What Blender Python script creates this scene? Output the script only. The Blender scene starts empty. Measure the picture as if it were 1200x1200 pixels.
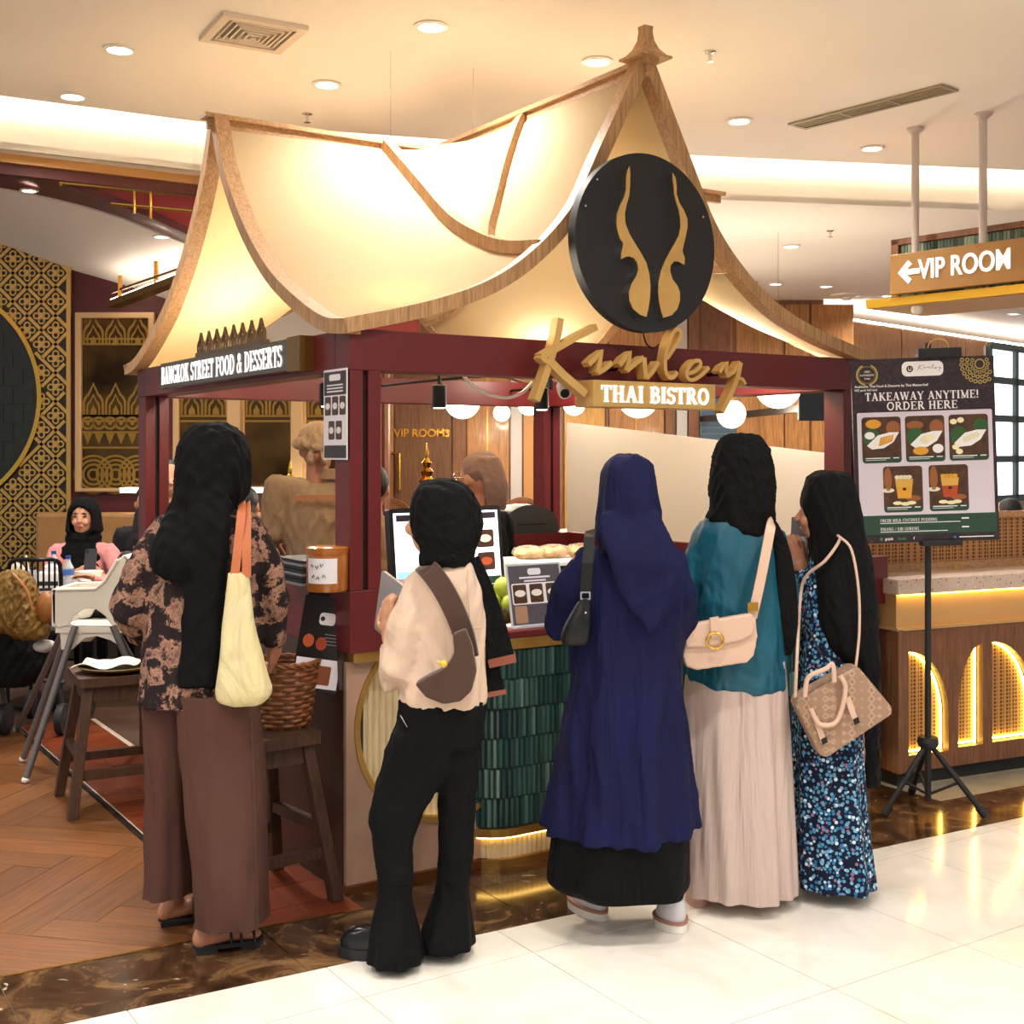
import bpy, bmesh, math, random
import numpy as np
from mathutils import Vector, Matrix
from mathutils.geometry import tessellate_polygon
random.seed(7); rng = np.random.default_rng(7)
sc = bpy.context.scene
COL = sc.collection
# ------------------------------------------------------------------ camera
FPX, HZ, CH = 1450.0, 532.0, 1.52
cam = bpy.data.cameras.new('camera'); camo = bpy.data.objects.new('camera', cam); COL.objects.link(camo)
camo.location = (0, 0, CH); camo.rotation_euler = (math.pi/2, 0, 0)
cam.sensor_width = 36; cam.sensor_fit = 'HORIZONTAL'; cam.lens = FPX/1200*36
cam.shift_y = -(600-HZ)/1200; cam.clip_end = 100
sc.camera = camo
# ------------------------------------------------------------------ world, exposure
wd = bpy.data.worlds.new('world'); sc.world = wd; wd.use_nodes = True
wd.node_tree.nodes['Background'].inputs[0].default_value = (1.0, .98, .95, 1)
wd.node_tree.nodes['Background'].inputs[1].default_value = .42
sc.view_settings.view_transform = 'Standard'; sc.view_settings.look = 'None'
sc.view_settings.gamma = 1; sc.view_settings.use_curve_mapping = False
sc.view_settings.exposure = 0.38
DOWNLIGHT_W = 34.0      # each ceiling downlight
COVE = 14.0             # cove strips, emission strength
# ------------------------------------------------------------------ frames
TH = math.radians(33)
U = Vector((math.cos(TH), math.sin(TH), 0)); V = Vector((-math.sin(TH), math.cos(TH), 0)); ZA = Vector((0, 0, 1))
C0 = Vector((-.5543, 4.2303, 0))
def S(a, b, z=0): return C0 + U*a + V*b + ZA*z
def W(x, y, d): return Vector(((x-600)/FPX*d, d, CH-(y-HZ)/FPX*d))
def G(x, y, z=0):
    d = (CH-z)*FPX/(y-HZ); return Vector(((x-600)/FPX*d, d, z))
def onb(x, y, b):
    r = Vector(((x-600)/FPX, 1, 0)); t = (b+C0.dot(V))/r.dot(V); p = r*t
    return Vector((p.x, p.y, CH-(y-HZ)/FPX*t))
def ona(x, y, a):
    r = Vector(((x-600)/FPX, 1, 0)); t = (a+C0.dot(U))/r.dot(U); p = r*t
    return Vector((p.x, p.y, CH-(y-HZ)/FPX*t))
class F:
    """local frame: origin, in-plane x, in-plane y, out-of-plane z"""
    def __init__(s, o, x, y, z=None):
        s.o = Vector(o); s.x = Vector(x).normalized(); s.y = Vector(y).normalized()
        s.z = Vector(z).normalized() if z is not None else s.x.cross(s.y)
    def __call__(s, x, y, z=0): return s.o + s.x*x + s.y*y + s.z*z
WORLD = F((0, 0, 0), (1, 0, 0), (0, 1, 0))
# ------------------------------------------------------------------ mesh builder
class MB:
    def __init__(s): s.v = []; s.f = []
    def add(s, vs, fs):
        n = len(s.v); s.v += [tuple(p) for p in vs]; s.f += [tuple(i+n for i in q) for q in fs]; return s
    def fbox(s, fr, x0, x1, y0, y1, z0, z1):
        vs = [fr(x, y, z) for z in (z0, z1) for y in (y0, y1) for x in (x0, x1)]
        return s.add(vs, [(0, 2, 3, 1), (4, 5, 7, 6), (0, 1, 5, 4), (2, 6, 7, 3), (0, 4, 6, 2), (1, 3, 7, 5)])
    def box(s, x0, x1, y0, y1, z0, z1): return s.fbox(WORLD, x0, x1, y0, y1, z0, z1)
    def sbox(s, a0, a1, b0, b1, z0, z1): return s.fbox(S, a0, a1, b0, b1, z0, z1)
    def shape(s, loops, fr, z0, z1):
        """extruded 2-D polygon with holes; loops[0] is the outline"""
        loops = [[Vector((p[0], p[1], 0)) for p in l] for l in loops]
        tri = tessellate_polygon(loops); flat = [p for l in loops for p in l]; n = len(flat)
        vs = [fr(p.x, p.y, z0) for p in flat] + [fr(p.x, p.y, z1) for p in flat]
        fs = []
        for t in tri:
            a, b, c = t
            cr = (flat[b]-flat[a]).cross(flat[c]-flat[a]).z
            if cr < 0: b, c = c, b
            fs += [(a, c, b), (a+n, b+n, c+n)]
        k = 0
        for i, l in enumerate(loops):
            m = len(l); ar = sum(l[j].x*l[(j+1) % m].y-l[(j+1) % m].x*l[j].y for j in range(m))
            flip = (ar < 0) != (i > 0)
            for j in range(m):
                a, b = k+j, k+(j+1) % m
                fs.append((b, a, a+n, b+n) if flip else (a, b, b+n, a+n))
            k += m
        return s.add(vs, fs)
    def tube(s, pts, r, n=8, caps=True, ell=1.0, up=None):
        pts = [Vector(p) for p in pts]; m = len(pts)
        rs = list(r) if hasattr(r, '__len__') else [r]*m
        vs = []; prev = None
        for i, p in enumerate(pts):
            t = (pts[min(i+1, m-1)]-pts[max(i-1, 0)]).normalized()
            if prev is None:
                a = Vector(up) if up is not None else (Vector((0, 0, 1)) if abs(t.z) < .9 else Vector((1, 0, 0)))
                x = t.cross(a).normalized()
            else: x = (prev-t*prev.dot(t)).normalized()
            prev = x; y = t.cross(x)
            for k in range(n):
                an = 2*math.pi*k/n; vs.append(p+x*(math.cos(an)*rs[i])+y*(math.sin(an)*rs[i]*ell))
        fs = [(i*n+k, i*n+(k+1) % n, (i+1)*n+(k+1) % n, (i+1)*n+k) for i in range(m-1) for k in range(n)]
        if caps: fs += [tuple(range(n-1, -1, -1)), tuple(range((m-1)*n, m*n))]
        return s.add(vs, fs)
    def ribbon(s, pts, w, t, nrm):
        """flat band along pts: width w across, thickness t along nrm"""
        pts = [Vector(p) for p in pts]; m = len(pts); vs = []
        for i, p in enumerate(pts):
            tg = (pts[min(i+1, m-1)]-pts[max(i-1, 0)]).normalized(); nn = Vector(nrm[i] if isinstance(nrm, list) else nrm)
            nn = (nn-tg*nn.dot(tg)).normalized(); x = tg.cross(nn)
            ww = w[i] if hasattr(w, '__len__') else w
            vs += [p+x*ww/2+nn*t/2, p-x*ww/2+nn*t/2, p-x*ww/2-nn*t/2, p+x*ww/2-nn*t/2]
        fs = [(i*4+k, i*4+(k+1) % 4, i*4+4+(k+1) % 4, i*4+4+k) for i in range(m-1) for k in range(4)]
        fs += [(3, 2, 1, 0), (m*4-4, m*4-3, m*4-2, m*4-1)]
        return s.add(vs, fs)
    def ell(s, c, rx, ry, rz, n=16, m=10, fr=None):
        fr = fr or WORLD; c = Vector(c); vs = []
        for j in range(m+1):
            ph = math.pi*j/m
            for k in range(n):
                an = 2*math.pi*k/n
                vs.append(c + fr.x*(rx*math.sin(ph)*math.cos(an)) + fr.y*(ry*math.sin(ph)*math.sin(an)) + fr.z*(-rz*math.cos(ph)))
        fs = [(j*n+k, j*n+(k+1) % n, (j+1)*n+(k+1) % n, (j+1)*n+k) for j in range(m) for k in range(n)]
        return s.add(vs, fs)
    def capsule(s, pts, rs, n=12):
        s.tube(pts, rs, n)
        for p, r in ((pts[0], rs[0]), (pts[-1], rs[-1])): s.ell(p, r, r, r, n, 6)
        return s
    def lathe(s, c, prof, n=24, fr=None, caps=True):
        fr = fr or WORLD; c = Vector(c); vs = []
        for (r, z) in prof:
            for k in range(n):
                an = 2*math.pi*k/n; vs.append(c + fr.x*(r*math.cos(an)) + fr.y*(r*math.sin(an)) + fr.z*z)
        m = len(prof)
        fs = [(j*n+k, j*n+(k+1) % n, (j+1)*n+(k+1) % n, (j+1)*n+k) for j in range(m-1) for k in range(n)]
        if caps: fs += [tuple(range(n-1, -1, -1)), tuple(range((m-1)*n, m*n))]
        return s.add(vs, fs)
    def loft(s, rings, caps=True):
        n = len(rings[0]); k0 = []
        for r in rings: k0 += r
        m = len(rings)
        fs = [(j*n+k, j*n+(k+1) % n, (j+1)*n+(k+1) % n, (j+1)*n+k) for j in range(m-1) for k in range(n)]
        if caps: fs += [tuple(range(n-1, -1, -1)), tuple(range((m-1)*n, m*n))]
        return s.add(k0, fs)
    def sheet(s, fn, nu, nv, th):
        """thick sheet from fn(i/nu, j/nv)"""
        P = [[Vector(fn(i/nu, j/nv)) for j in range(nv+1)] for i in range(nu+1)]
        vs = []; N = (nu+1)*(nv+1)
        for sgn in (.5, -.5):
            for i in range(nu+1):
                for j in range(nv+1):
                    du = P[min(i+1, nu)][j]-P[max(i-1, 0)][j]; dv = P[i][min(j+1, nv)]-P[i][max(j-1, 0)]
                    nn = du.cross(dv); nn = nn.normalized() if nn.length > 1e-9 else Vector((0, 0, 1))
                    vs.append(P[i][j]+nn*(th*sgn))
        q = lambda i, j: i*(nv+1)+j
        fs = []
        for i in range(nu):
            for j in range(nv):
                fs.append((q(i, j), q(i+1, j), q(i+1, j+1), q(i, j+1)))
                fs.append(tuple(N+k for k in (q(i, j), q(i, j+1), q(i+1, j+1), q(i+1, j))))
        for i in range(nu):
            fs.append((q(i, 0), N+q(i, 0), N+q(i+1, 0), q(i+1, 0))); fs.append((q(i, nv), q(i+1, nv), N+q(i+1, nv), N+q(i, nv)))
        for j in range(nv):
            fs.append((q(0, j), q(0, j+1), N+q(0, j+1), N+q(0, j))); fs.append((q(nu, j), N+q(nu, j), N+q(nu, j+1), q(nu, j+1)))
        return s.add(vs, fs)
ROOT = {}      # object name -> world matrix of its root
def mesh_of(mb, name, m, smooth=False, ang=40):
    me = bpy.data.meshes.new(name); me.from_pydata(mb.v, [], mb.f); me.update()
    if smooth:
        me.shade_smooth()
        try: me.set_sharp_from_angle(angle=math.radians(ang))
        except Exception: pass
    if m: me.materials.append(m)
    return me
def obj(name, mb, m, parent=None, smooth=False, bev=0, label=None, local=False, ang=40):
    me = mesh_of(mb, name, m, smooth, ang) if isinstance(mb, MB) else mb
    if not isinstance(mb, MB):
        if m: me.materials.clear(); me.materials.append(m)
    o = bpy.data.objects.new(name, me); COL.objects.link(o)
    if parent is None:
        co = np.empty(len(me.vertices)*3); me.vertices.foreach_get('co', co); co = co.reshape(-1, 3)
        lo, hi = co.min(0), co.max(0); b = Vector(((lo[0]+hi[0])/2, (lo[1]+hi[1])/2, lo[2]))
        me.transform(Matrix.Translation(-b)); o.location = b; ROOT[o.name] = Matrix.Translation(b)
    else:
        o.parent = parent; mw = ROOT[parent.name]; ROOT[o.name] = mw
        if not local: me.transform(mw.inverted())
    if bev:
        bm = o.modifiers.new('bevel', 'BEVEL'); bm.width = bev; bm.segments = 2; bm.limit_method = 'ANGLE'; bm.angle_limit = math.radians(40)
    if label: o['label'] = label
    return o
def tag(o, label, cat, group=None):
    o['label'] = label; o['category'] = cat
    if group: o['group'] = group
    return o
def thing(name, label, cat, loc, rz=0, group=None):
    o = bpy.data.objects.new(name, None); COL.objects.link(o); o.location = loc; o.rotation_euler = (0, 0, rz); o.empty_display_size = .1
    ROOT[o.name] = Matrix.Translation(Vector(loc)) @ Matrix.Rotation(rz, 4, 'Z')
    return tag(o, label, cat, group)
def struct(name, mb, m, parent=None, **k):
    o = obj(name, mb, m, parent, **k)
    if parent is None: o['kind'] = 'structure'
    return o
def share(name, src, parent, mat4):
    """another object on the same mesh data"""
    o = bpy.data.objects.new(name, src); COL.objects.link(o); o.parent = parent; o.matrix_local = mat4; ROOT[o.name] = ROOT[parent.name]
    return o
def copy_tree(o, loc=None, rz=None, label=None, parent=None):
    c = o.copy(); COL.objects.link(c)
    if parent is not None: c.parent = parent
    if loc is not None: c.location = loc
    if rz is not None: c.rotation_euler = (0, 0, rz)
    if label: c['label'] = label
    ROOT[c.name] = ROOT[o.name]
    for ch in list(o.children): copy_tree(ch, parent=c)
    return c
def evalmesh(o):
    dg = bpy.context.evaluated_depsgraph_get(); return bpy.data.meshes.new_from_object(o.evaluated_get(dg))
def fuse(mb, voxel=.01, smooth=6, fac=.5):
    """voxel union of overlapping closed shapes -> one continuous mesh"""
    me = mesh_of(mb, 'tmp', None); o = bpy.data.objects.new('tmp', me); COL.objects.link(o)
    r = o.modifiers.new('r', 'REMESH'); r.mode = 'VOXEL'; r.voxel_size = voxel
    if smooth: q = o.modifiers.new('s', 'SMOOTH'); q.factor = fac; q.iterations = smooth
    bpy.context.view_layer.update(); out = evalmesh(o)
    bpy.data.objects.remove(o); bpy.data.meshes.remove(me); out.shade_smooth()
    return out
def text_mesh(body, size, depth, bold=0, align='CENTER', fr=None, spacing=1.0, xs=1.0):
    cu = bpy.data.curves.new('t', 'FONT'); cu.body = body; cu.size = size; cu.extrude = depth/2; cu.offset = bold; cu.align_x = align; cu.align_y = 'CENTER'; cu.space_character = spacing; cu.resolution_u = 4
    o = bpy.data.objects.new('t', cu); COL.objects.link(o); bpy.context.view_layer.update(); me = evalmesh(o); bpy.data.objects.remove(o)
    if xs != 1: me.transform(Matrix.Diagonal((xs, 1, 1, 1)))
    if fr:
        m = Matrix.Identity(4)
        for i in range(3): m[i][0] = fr.x[i]; m[i][1] = fr.y[i]; m[i][2] = fr.z[i]; m[i][3] = fr.o[i]
        me.transform(m)
    return me
def cat(pts, k=6, closed=False):
    """Catmull-Rom through points (tuples of any length)"""
    P = [np.array(p, float) for p in pts]; n = len(P); out = []
    rngi = range(n if closed else n-1)
    for i in rngi:
        p0 = P[(i-1) % n] if closed or i > 0 else P[0]; p1 = P[i]; p2 = P[(i+1) % n]; p3 = P[(i+2) % n] if closed or i+2 < n else P[-1]
        for j in range(k):
            t = j/k; out.append(.5*((2*p1)+(-p0+p2)*t+(2*p0-5*p1+4*p2-p3)*t*t+(-p0+3*p1-3*p2+p3)*t**3))
    if not closed: out.append(P[-1])
    return out
# ------------------------------------------------------------------ materials
MATS = {}
def lin(c):
    if isinstance(c, str):
        c = c.lstrip('#'); c = [int(c[i:i+2], 16)/255 for i in (0, 2, 4)]
        c = [x/12.92 if x <= .04045 else ((x+.055)/1.055)**2.4 for x in c]
    return (c[0], c[1], c[2], 1)
class NT:
    def __init__(s, m): s.m = m; s.t = m.node_tree; s.b = s.t.nodes['Principled BSDF']; s.out = s.t.nodes['Material Output']
    def n(s, t, **k):
        q = s.t.nodes.new(t)
        for a, b in k.items():
            if a == 'inp':
                for i, val in b.items(): q.inputs[i].default_value = val
            else: setattr(q, a, b)
        return q
    def l(s, a, b): s.t.links.new(a, b)
    def coord(s, kind='Object', scale=(1, 1, 1), rot=(0, 0, 0)):
        tc = s.n('ShaderNodeTexCoord'); mp = s.n('ShaderNodeMapping'); mp.inputs['Scale'].default_value = scale; mp.inputs['Rotation'].default_value = rot
        s.l(tc.outputs[kind], mp.inputs[0]); return mp.outputs[0]
    def ramp(s, fac, stops, interp='LINEAR'):
        r = s.n('ShaderNodeValToRGB'); r.color_ramp.interpolation = interp; e = r.color_ramp.elements
        while len(e) < len(stops): e.new(.5)
        for i, (p, c) in enumerate(stops): e[i].position = p; e[i].color = lin(c)
        s.l(fac, r.inputs[0]); return r.outputs[0]
    def noise(s, vec, scale, detail=3, rough=.5, dist=0):
        q = s.n('ShaderNodeTexNoise'); q.inputs['Scale'].default_value = scale; q.inputs['Detail'].default_value = detail; q.inputs['Roughness'].default_value = rough; q.inputs['Distortion'].default_value = dist
        if vec is not None: s.l(vec, q.inputs['Vector'])
        return q.outputs['Fac']
    def mix(s, fac, a, b, mode='MIX'):
        q = s.n('ShaderNodeMix', data_type='RGBA', blend_type=mode)
        for i, x in ((0, fac), (6, a), (7, b)):
            if hasattr(x, 'is_linked') or hasattr(x, 'links'): s.l(x, q.inputs[i])
            else: q.inputs[i].default_value = x if i == 0 else lin(x)
        return q.outputs[2]
    def bump(s, h, strength=.2, dist=.01):
        q = s.n('ShaderNodeBump'); q.inputs['Strength'].default_value = strength; q.inputs['Distance'].default_value = dist; s.l(h, q.inputs['Height']); s.l(q.outputs[0], s.b.inputs['Normal'])
    def col(s, c): s.l(c, s.b.inputs['Base Color'])
def mat(name, col, rough=.5, metal=0, var=None, vs=6, fold=None, spec=None, bump=0, bs=60, emis=0, ecol=None, alpha=None, trans=0, sheen=0, stretch=(1, 1, 1), rand=0, coat=0, subs=0, ior=None):
    if name in MATS: return MATS[name]
    m = bpy.data.materials.new(name); m.use_nodes = True; MATS[name] = m; n = NT(m); b = n.b
    b.inputs['Base Color'].default_value = lin(col); b.inputs['Roughness'].default_value = rough; b.inputs['Metallic'].default_value = metal
    if trans: b.inputs['Transmission Weight'].default_value = trans
    if sheen: b.inputs['Sheen Weight'].default_value = sheen; b.inputs['Sheen Roughness'].default_value = .4
    if coat: b.inputs['Coat Weight'].default_value = coat; b.inputs['Coat Roughness'].default_value = .08
    if subs: b.inputs['Subsurface Weight'].default_value = subs; b.inputs['Subsurface Radius'].default_value = (.01, .004, .002)
    if ior: b.inputs['IOR'].default_value = ior
    if alpha is not None: b.inputs['Alpha'].default_value = alpha
    if emis: b.inputs['Emission Color'].default_value = lin(ecol or col); b.inputs['Emission Strength'].default_value = emis
    vec = None; c = None
    if var or bump: vec = n.coord('Object', stretch)
    if var: c = n.mix(n.ramp(n.noise(vec, vs, 5, .6), [(.35, (0, 0, 0)), (.65, (1, 1, 1))]), col, var)
    if rand:
        oi = n.n('ShaderNodeObjectInfo'); h = n.n('ShaderNodeHueSaturation'); mr = n.n('ShaderNodeMapRange'); mr.inputs[3].default_value = 1-rand; mr.inputs[4].default_value = 1+rand
        n.l(oi.outputs['Random'], mr.inputs[0]); n.l(mr.outputs[0], h.inputs['Value'])
        if c: n.l(c, h.inputs['Color'])
        else: h.inputs['Color'].default_value = lin(col)
        c = h.outputs[0]
    if c: n.col(c)
    if spec is not None: b.inputs['Specular IOR Level'].default_value = spec
    if fold:
        fv = n.coord('Object', (1, 1, fold[2])); q = n.n('ShaderNodeBump'); q.inputs['Strength'].default_value = fold[1]; q.inputs['Distance'].default_value = .05
        n.l(n.noise(fv, fold[0], 3, .55, 1.0), q.inputs['Height']); n.l(q.outputs[0], b.inputs['Normal'])
        if bump:
            q2 = n.n('ShaderNodeBump'); q2.inputs['Strength'].default_value = bump; q2.inputs['Distance'].default_value = .002; n.l(n.noise(vec, bs, 3, .6), q2.inputs['Height']); n.l(q.outputs[0], q2.inputs['Normal']); n.l(q2.outputs[0], b.inputs['Normal'])
    elif bump: n.bump(n.noise(vec, bs, 4, .6), bump, .004)
    return m
def wood(name, c1, c2, scale=3, rough=.45, axis=2, rand=0, rot=0, coat=0):
    """grain runs along the chosen object axis"""
    if name in MATS: return MATS[name]
    m = mat(name, c1, rough, coat=coat); n = NT(m)
    st = [14, 14, 14]; st[axis] = 1.0
    vec = n.coord('Object', tuple(x*scale/6 for x in st), (0, 0, rot))
    a = n.noise(vec, 3.0, 6, .62, .8); b = n.noise(vec, 14, 3, .5)
    c = n.ramp(a, [(.28, c2), (.5, c1), (.75, c2)])
    c = n.mix(.18, c, n.ramp(b, [(.4, (0, 0, 0)), (.6, (1, 1, 1))]), 'OVERLAY')
    if rand:
        oi = n.n('ShaderNodeObjectInfo'); h = n.n('ShaderNodeHueSaturation'); mr = n.n('ShaderNodeMapRange'); mr.inputs[3].default_value = 1-rand; mr.inputs[4].default_value = 1+rand
        n.l(oi.outputs['Random'], mr.inputs[0]); n.l(mr.outputs[0], h.inputs['Value']); n.l(c, h.inputs['Color']); c = h.outputs[0]
        # shift the grain piece by piece
        va = n.n('ShaderNodeVectorMath', operation='SCALE'); va.inputs['Scale'].default_value = 9
        cm = n.n('ShaderNodeCombineXYZ'); n.l(oi.outputs['Random'], cm.inputs[0]); n.l(oi.outputs['Random'], cm.inputs[1]); n.l(cm.outputs[0], va.inputs[0])
        mp = [q for q in n.t.nodes if q.type == 'MAPPING'][0]; n.l(va.outputs[0], mp.inputs['Location'])
    n.col(c); n.bump(b, .08, .002)
    return m
RED = mat('oxblood paint', '#66181c', .42, var='#5e161a', vs=3)
REDD = mat('dark red paint', '#541a1c', .5)
BLACK = mat('black metal', '#141416', .4, .3)
BLACKM = mat('matte black', '#17171a', .6)
OAK = wood('limed oak', '#b98f64', '#9f7548', 4, .5, 2)
OAKX = wood('limed oak long', '#b98f64', '#a27a4e', 4, .5, 0)
WALLWOOD = wood('veneer', '#a9743f', '#8a5a2c', 2.2, .4, 2, coat=.15)
WALLWOODL = wood('honey veneer', '#b98a44', '#a2742f', 2.2, .4, 2, coat=.15)
WALNUT = wood('walnut', '#7d5236', '#694127', 3, .42, 2)
WALNUTX = wood('walnut long', '#7a4e33', '#643d25', 3, .42, 0)
STOOLW = wood('stained stool wood', '#4a2e1d', '#2c1b13', 5, .5, 2)
GOLD = mat('satin brass', '#c39a55', .36, .85, var='#b58a45', vs=8)
GOLDP = mat('polished gold', '#d6a94e', .22, 1)
GOLDF = mat('gold face', '#d6ac66', .45, .1, var='#caa05a', vs=9)
CREAM = mat('cream ceiling paint', '#f3eee8', .85)
WHITE = mat('white plastic', '#f0ece4', .4)
PAPER = mat('white paper', '#ebe7ee', .7)
CHROME = mat('chrome', '#d8d8d8', .15, 1)
LAMP = mat('lamp glass', '#fff6e6', .5, emis=9, ecol='#fff1dc')
SKIN = mat('skin', '#b98062', .5, var='#b0765a', vs=12, subs=.08)
SKINL = mat('lighter skin', '#d29a78', .5, var='#c88d6c', vs=12, subs=.08)
# ------------------------------------------------------------------ serif stroke lettering
def arc(cx, cy, rx, ry, a0, a1, n=12): return [(cx+rx*math.cos(math.radians(a0+(a1-a0)*i/n)), cy+ry*math.sin(math.radians(a0+(a1-a0)*i/n))) for i in range(n+1)]
TK, TN = .17, .07
def sv(x, y0=0, y1=1): return [([(x, y0), (x, y1)], TK), ([(x-.15, y0+.03), (x+.15, y0+.03)], .06), ([(x-.15, y1-.03), (x+.15, y1-.03)], .06)]
def sf(x, y): return [([(x-.13, y), (x+.13, y)], .06)]
GL = {
 'T': (.74, sv(.37)[:2]+[([(.04, .96), (.70, .96)], .08), ([(.06, 1), (.06, .74)], .05), ([(.68, 1), (.68, .74)], .05)]),
 'H': (.88, sv(.2)+sv(.68)+[([(.2, .52), (.68, .52)], TN)]),
 'A': (.86, [([(.16, .03), (.41, .97)], TN), ([(.41, 1), (.7, .03)], TK), ([(.26, .34), (.6, .34)], TN)]+sf(.15, .03)+sf(.7, .03)),
 'I': (.42, sv(.21)),
 'B': (.76, sv(.2)+[(arc(.36, .75, .24, .22, 95, -95), .12), (arc(.36, .28, .3, .25, 95, -95), .13), ([(.2, .97), (.36, .97)], TN), ([(.2, .53), (.4, .53)], TN), ([(.2, .03), (.36, .03)], TN)]),
 'S': (.62, [(arc(.32, .73, .22, .23, 20, 270, 10)+arc(.3, .27, .24, .24, 85, -160, 10), .12), ([(.55, .98), (.55, .74)], .05), ([(.06, .02), (.06, .28)], .05)]),
 'R': (.84, sv(.2)+[(arc(.36, .74, .25, .23, 95, -95), .13), ([(.2, .97), (.36, .97)], TN), ([(.2, .5), (.4, .5)], TN), ([(.4, .5), (.72, .03)], TK)]+sf(.73, .03)),
 'O': (.9, [(arc(.45, .5, .33, .46, 0, 360, 20), .14)]),
 'N': (.9, [([(.18, 0), (.18, 1)], TN), ([(.16, .98), (.7, .03)], TK), ([(.72, 0), (.72, 1)], TN)]+sf(.17, .03)+sf(.12, .97)+sf(.72, .97)),
 'G': (.86, [(arc(.45, .5, .33, .46, 45, 330, 16), .13), ([(.72, .04), (.72, .42)], .13), ([(.55, .44), (.84, .44)], .06), ([(.72, .96), (.72, .7)], .05)]),
 'K': (.86, sv(.2)+[([(.25, .45), (.66, .97)], TN), ([(.36, .58), (.72, .03)], TK)]+sf(.66, .97)+sf(.73, .03)),
 'E': (.74, sv(.2)+[([(.2, .96), (.66, .96)], TN), ([(.2, .52), (.52, .52)], TN), ([(.2, .04), (.68, .04)], TN), ([(.65, 1), (.65, .76)], .05), ([(.67, 0), (.67, .26)], .05), ([(.52, .62), (.52, .42)], .05)]),
 'F': (.7, sv(.2)+[([(.2, .96), (.66, .96)], TN), ([(.2, .52), (.52, .52)], TN), ([(.65, 1), (.65, .76)], .05), ([(.52, .62), (.52, .42)], .05)]),
 'D': (.86, sv(.2)+[(arc(.34, .5, .4, .46, 92, -92, 14), .13), ([(.2, .97), (.36, .97)], TN), ([(.2, .03), (.36, .03)], TN)]),
 '&': (.9, [([(.8, .03), (.28, .72)]+arc(.42, .8, .16, .16, 190, -40, 8)+[(.3, .5)]+arc(.32, .26, .24, .23, 110, 320, 10)+[(.78, .5)], .11)]),
 'W': (1.14, [([(.12, .97), (.36, .02)], TK), ([(.36, .02), (.58, .97)], TN), ([(.55, .97), (.8, .02)], TK), ([(.8, .02), (1.02, .97)], TN)]+sf(.12, .97)+sf(.56, .97)+sf(1.02, .97)),
 'Y': (.84, [([(.14, .97), (.42, .45)], TK), ([(.42, .45), (.7, .97)], TN), ([(.42, .5), (.42, 0)], TK)]+sf(.14, .97)+sf(.7, .97)+sf(.42, .03)),
 'M': (1.06, [([(.2, 0), (.2, 1)], TN), ([(.18, .98), (.52, .05)], TK), ([(.52, .05), (.85, .98)], TN), ([(.86, 0), (.86, 1)], TK)]+sf(.2, .03)+sf(.86, .03)+sf(.13, .97)+sf(.92, .97)),
 'L': (.72, sv(.2)+[([(.2, .04), (.66, .04)], TN), ([(.65, 0), (.65, .26)], .05)]),
 'C': (.82, [(arc(.45, .5, .33, .46, 45, 315, 16), .13), ([(.72, .96), (.72, .7)], .05)]),
 'U': (.88, [([(.2, 1), (.2, .3)], TK), (arc(.44, .3, .24, .28, 180, 360, 10), .1), ([(.68, .3), (.68, 1)], TN)]+sf(.2, .97)+sf(.68, .97)),
 'P': (.74, sv(.2)+[(arc(.36, .72, .26, .25, 95, -95), .13), ([(.2, .97), (.36, .97)], TN), ([(.2, .47), (.4, .47)], TN)]),
 '!': (.36, [([(.18, .32), (.18, 1)], .14), ([(.18, 0), (.18, .14)], .15)]),
 '/': (.5, [([(.08, 0), (.42, 1)], .06)]), ' ': (.36, []),
}
def stroke(mb, pts, w, fr, z0, z1):
    """flat polyline stroke of width w (scalar or per point), extruded"""
    P = [Vector((p[0], p[1])) for p in pts]; m = len(P); L = []; R = []
    for i in range(m):
        t = P[min(i+1, m-1)]-P[max(i-1, 0)]
        if t.length < 1e-9: t = Vector((1, 0))
        t.normalize(); nn = Vector((-t.y, t.x)); ww = (w[i] if hasattr(w, '__len__') else w)/2
        L.append(P[i]+nn*ww); R.append(P[i]-nn*ww)
    vs = [fr(p.x, p.y, z) for z in (z0, z1) for p in L+R]; N = 2*m; fs = []
    for i in range(m-1):
        fs += [(N+i, N+m+i, N+m+i+1, N+i+1), (i, i+1, m+i+1, m+i), (i, N+i, N+i+1, i+1), (m+i, m+i+1, N+m+i+1, N+m+i)]
    fs += [(0, m, N+m, N), (m-1, N+m-1, N+2*m-1, 2*m-1)]
    mb.add(vs, fs)
def serif_width(txt, h, track=.04): return sum((GL[c][0]+track)*h for c in txt)
def serif(mb, txt, h, fr, z0, z1, width=None, bold=1.0, track=.04, align='C'):
    w0 = serif_width(txt, h, track); k = (width/w0) if width else 1.0
    x = -w0*k/2 if align == 'C' else 0
    for c in txt:
        w, ss = GL[c]
        for pts, t in ss: stroke(mb, [(x+p[0]*h*k, (p[1]-.5)*h) for p in pts], t*h*bold*(k if k < 1 else 1), fr, z0, z1)
        x += (w+track)*h*k
    return mb
def each_letter(txt, h, width=None, track=.04):
    w0 = serif_width(txt, h, track); k = (width/w0) if width else 1.0; x = -w0*k/2
    for c in txt:
        if GL[c][1]: yield c, x, k
        x += (GL[c][0]+track)*h*k
def letter(c, x, k, h, fr, z0, z1, bold=1.0):
    mb = MB()
    for pts, t in GL[c][1]: stroke(mb, [(x+p[0]*h*k, (p[1]-.5)*h) for p in pts], t*h*bold*(k if k < 1 else 1), fr, z0, z1)
    return mb
def rrect(x0, x1, y0, y1, r, n=5):
    return arc(x1-r, y1-r, r, r, 0, 90, n)+arc(x0+r, y1-r, r, r, 90, 180, n)+arc(x0+r, y0+r, r, r, 180, 270, n)+arc(x1-r, y0+r, r, r, 270, 360, n)
def circ(cx, cy, r, n=32, ry=None): return [(cx+r*math.cos(2*math.pi*i/n), cy+(ry or r)*math.sin(2*math.pi*i/n)) for i in range(n)]
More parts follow.
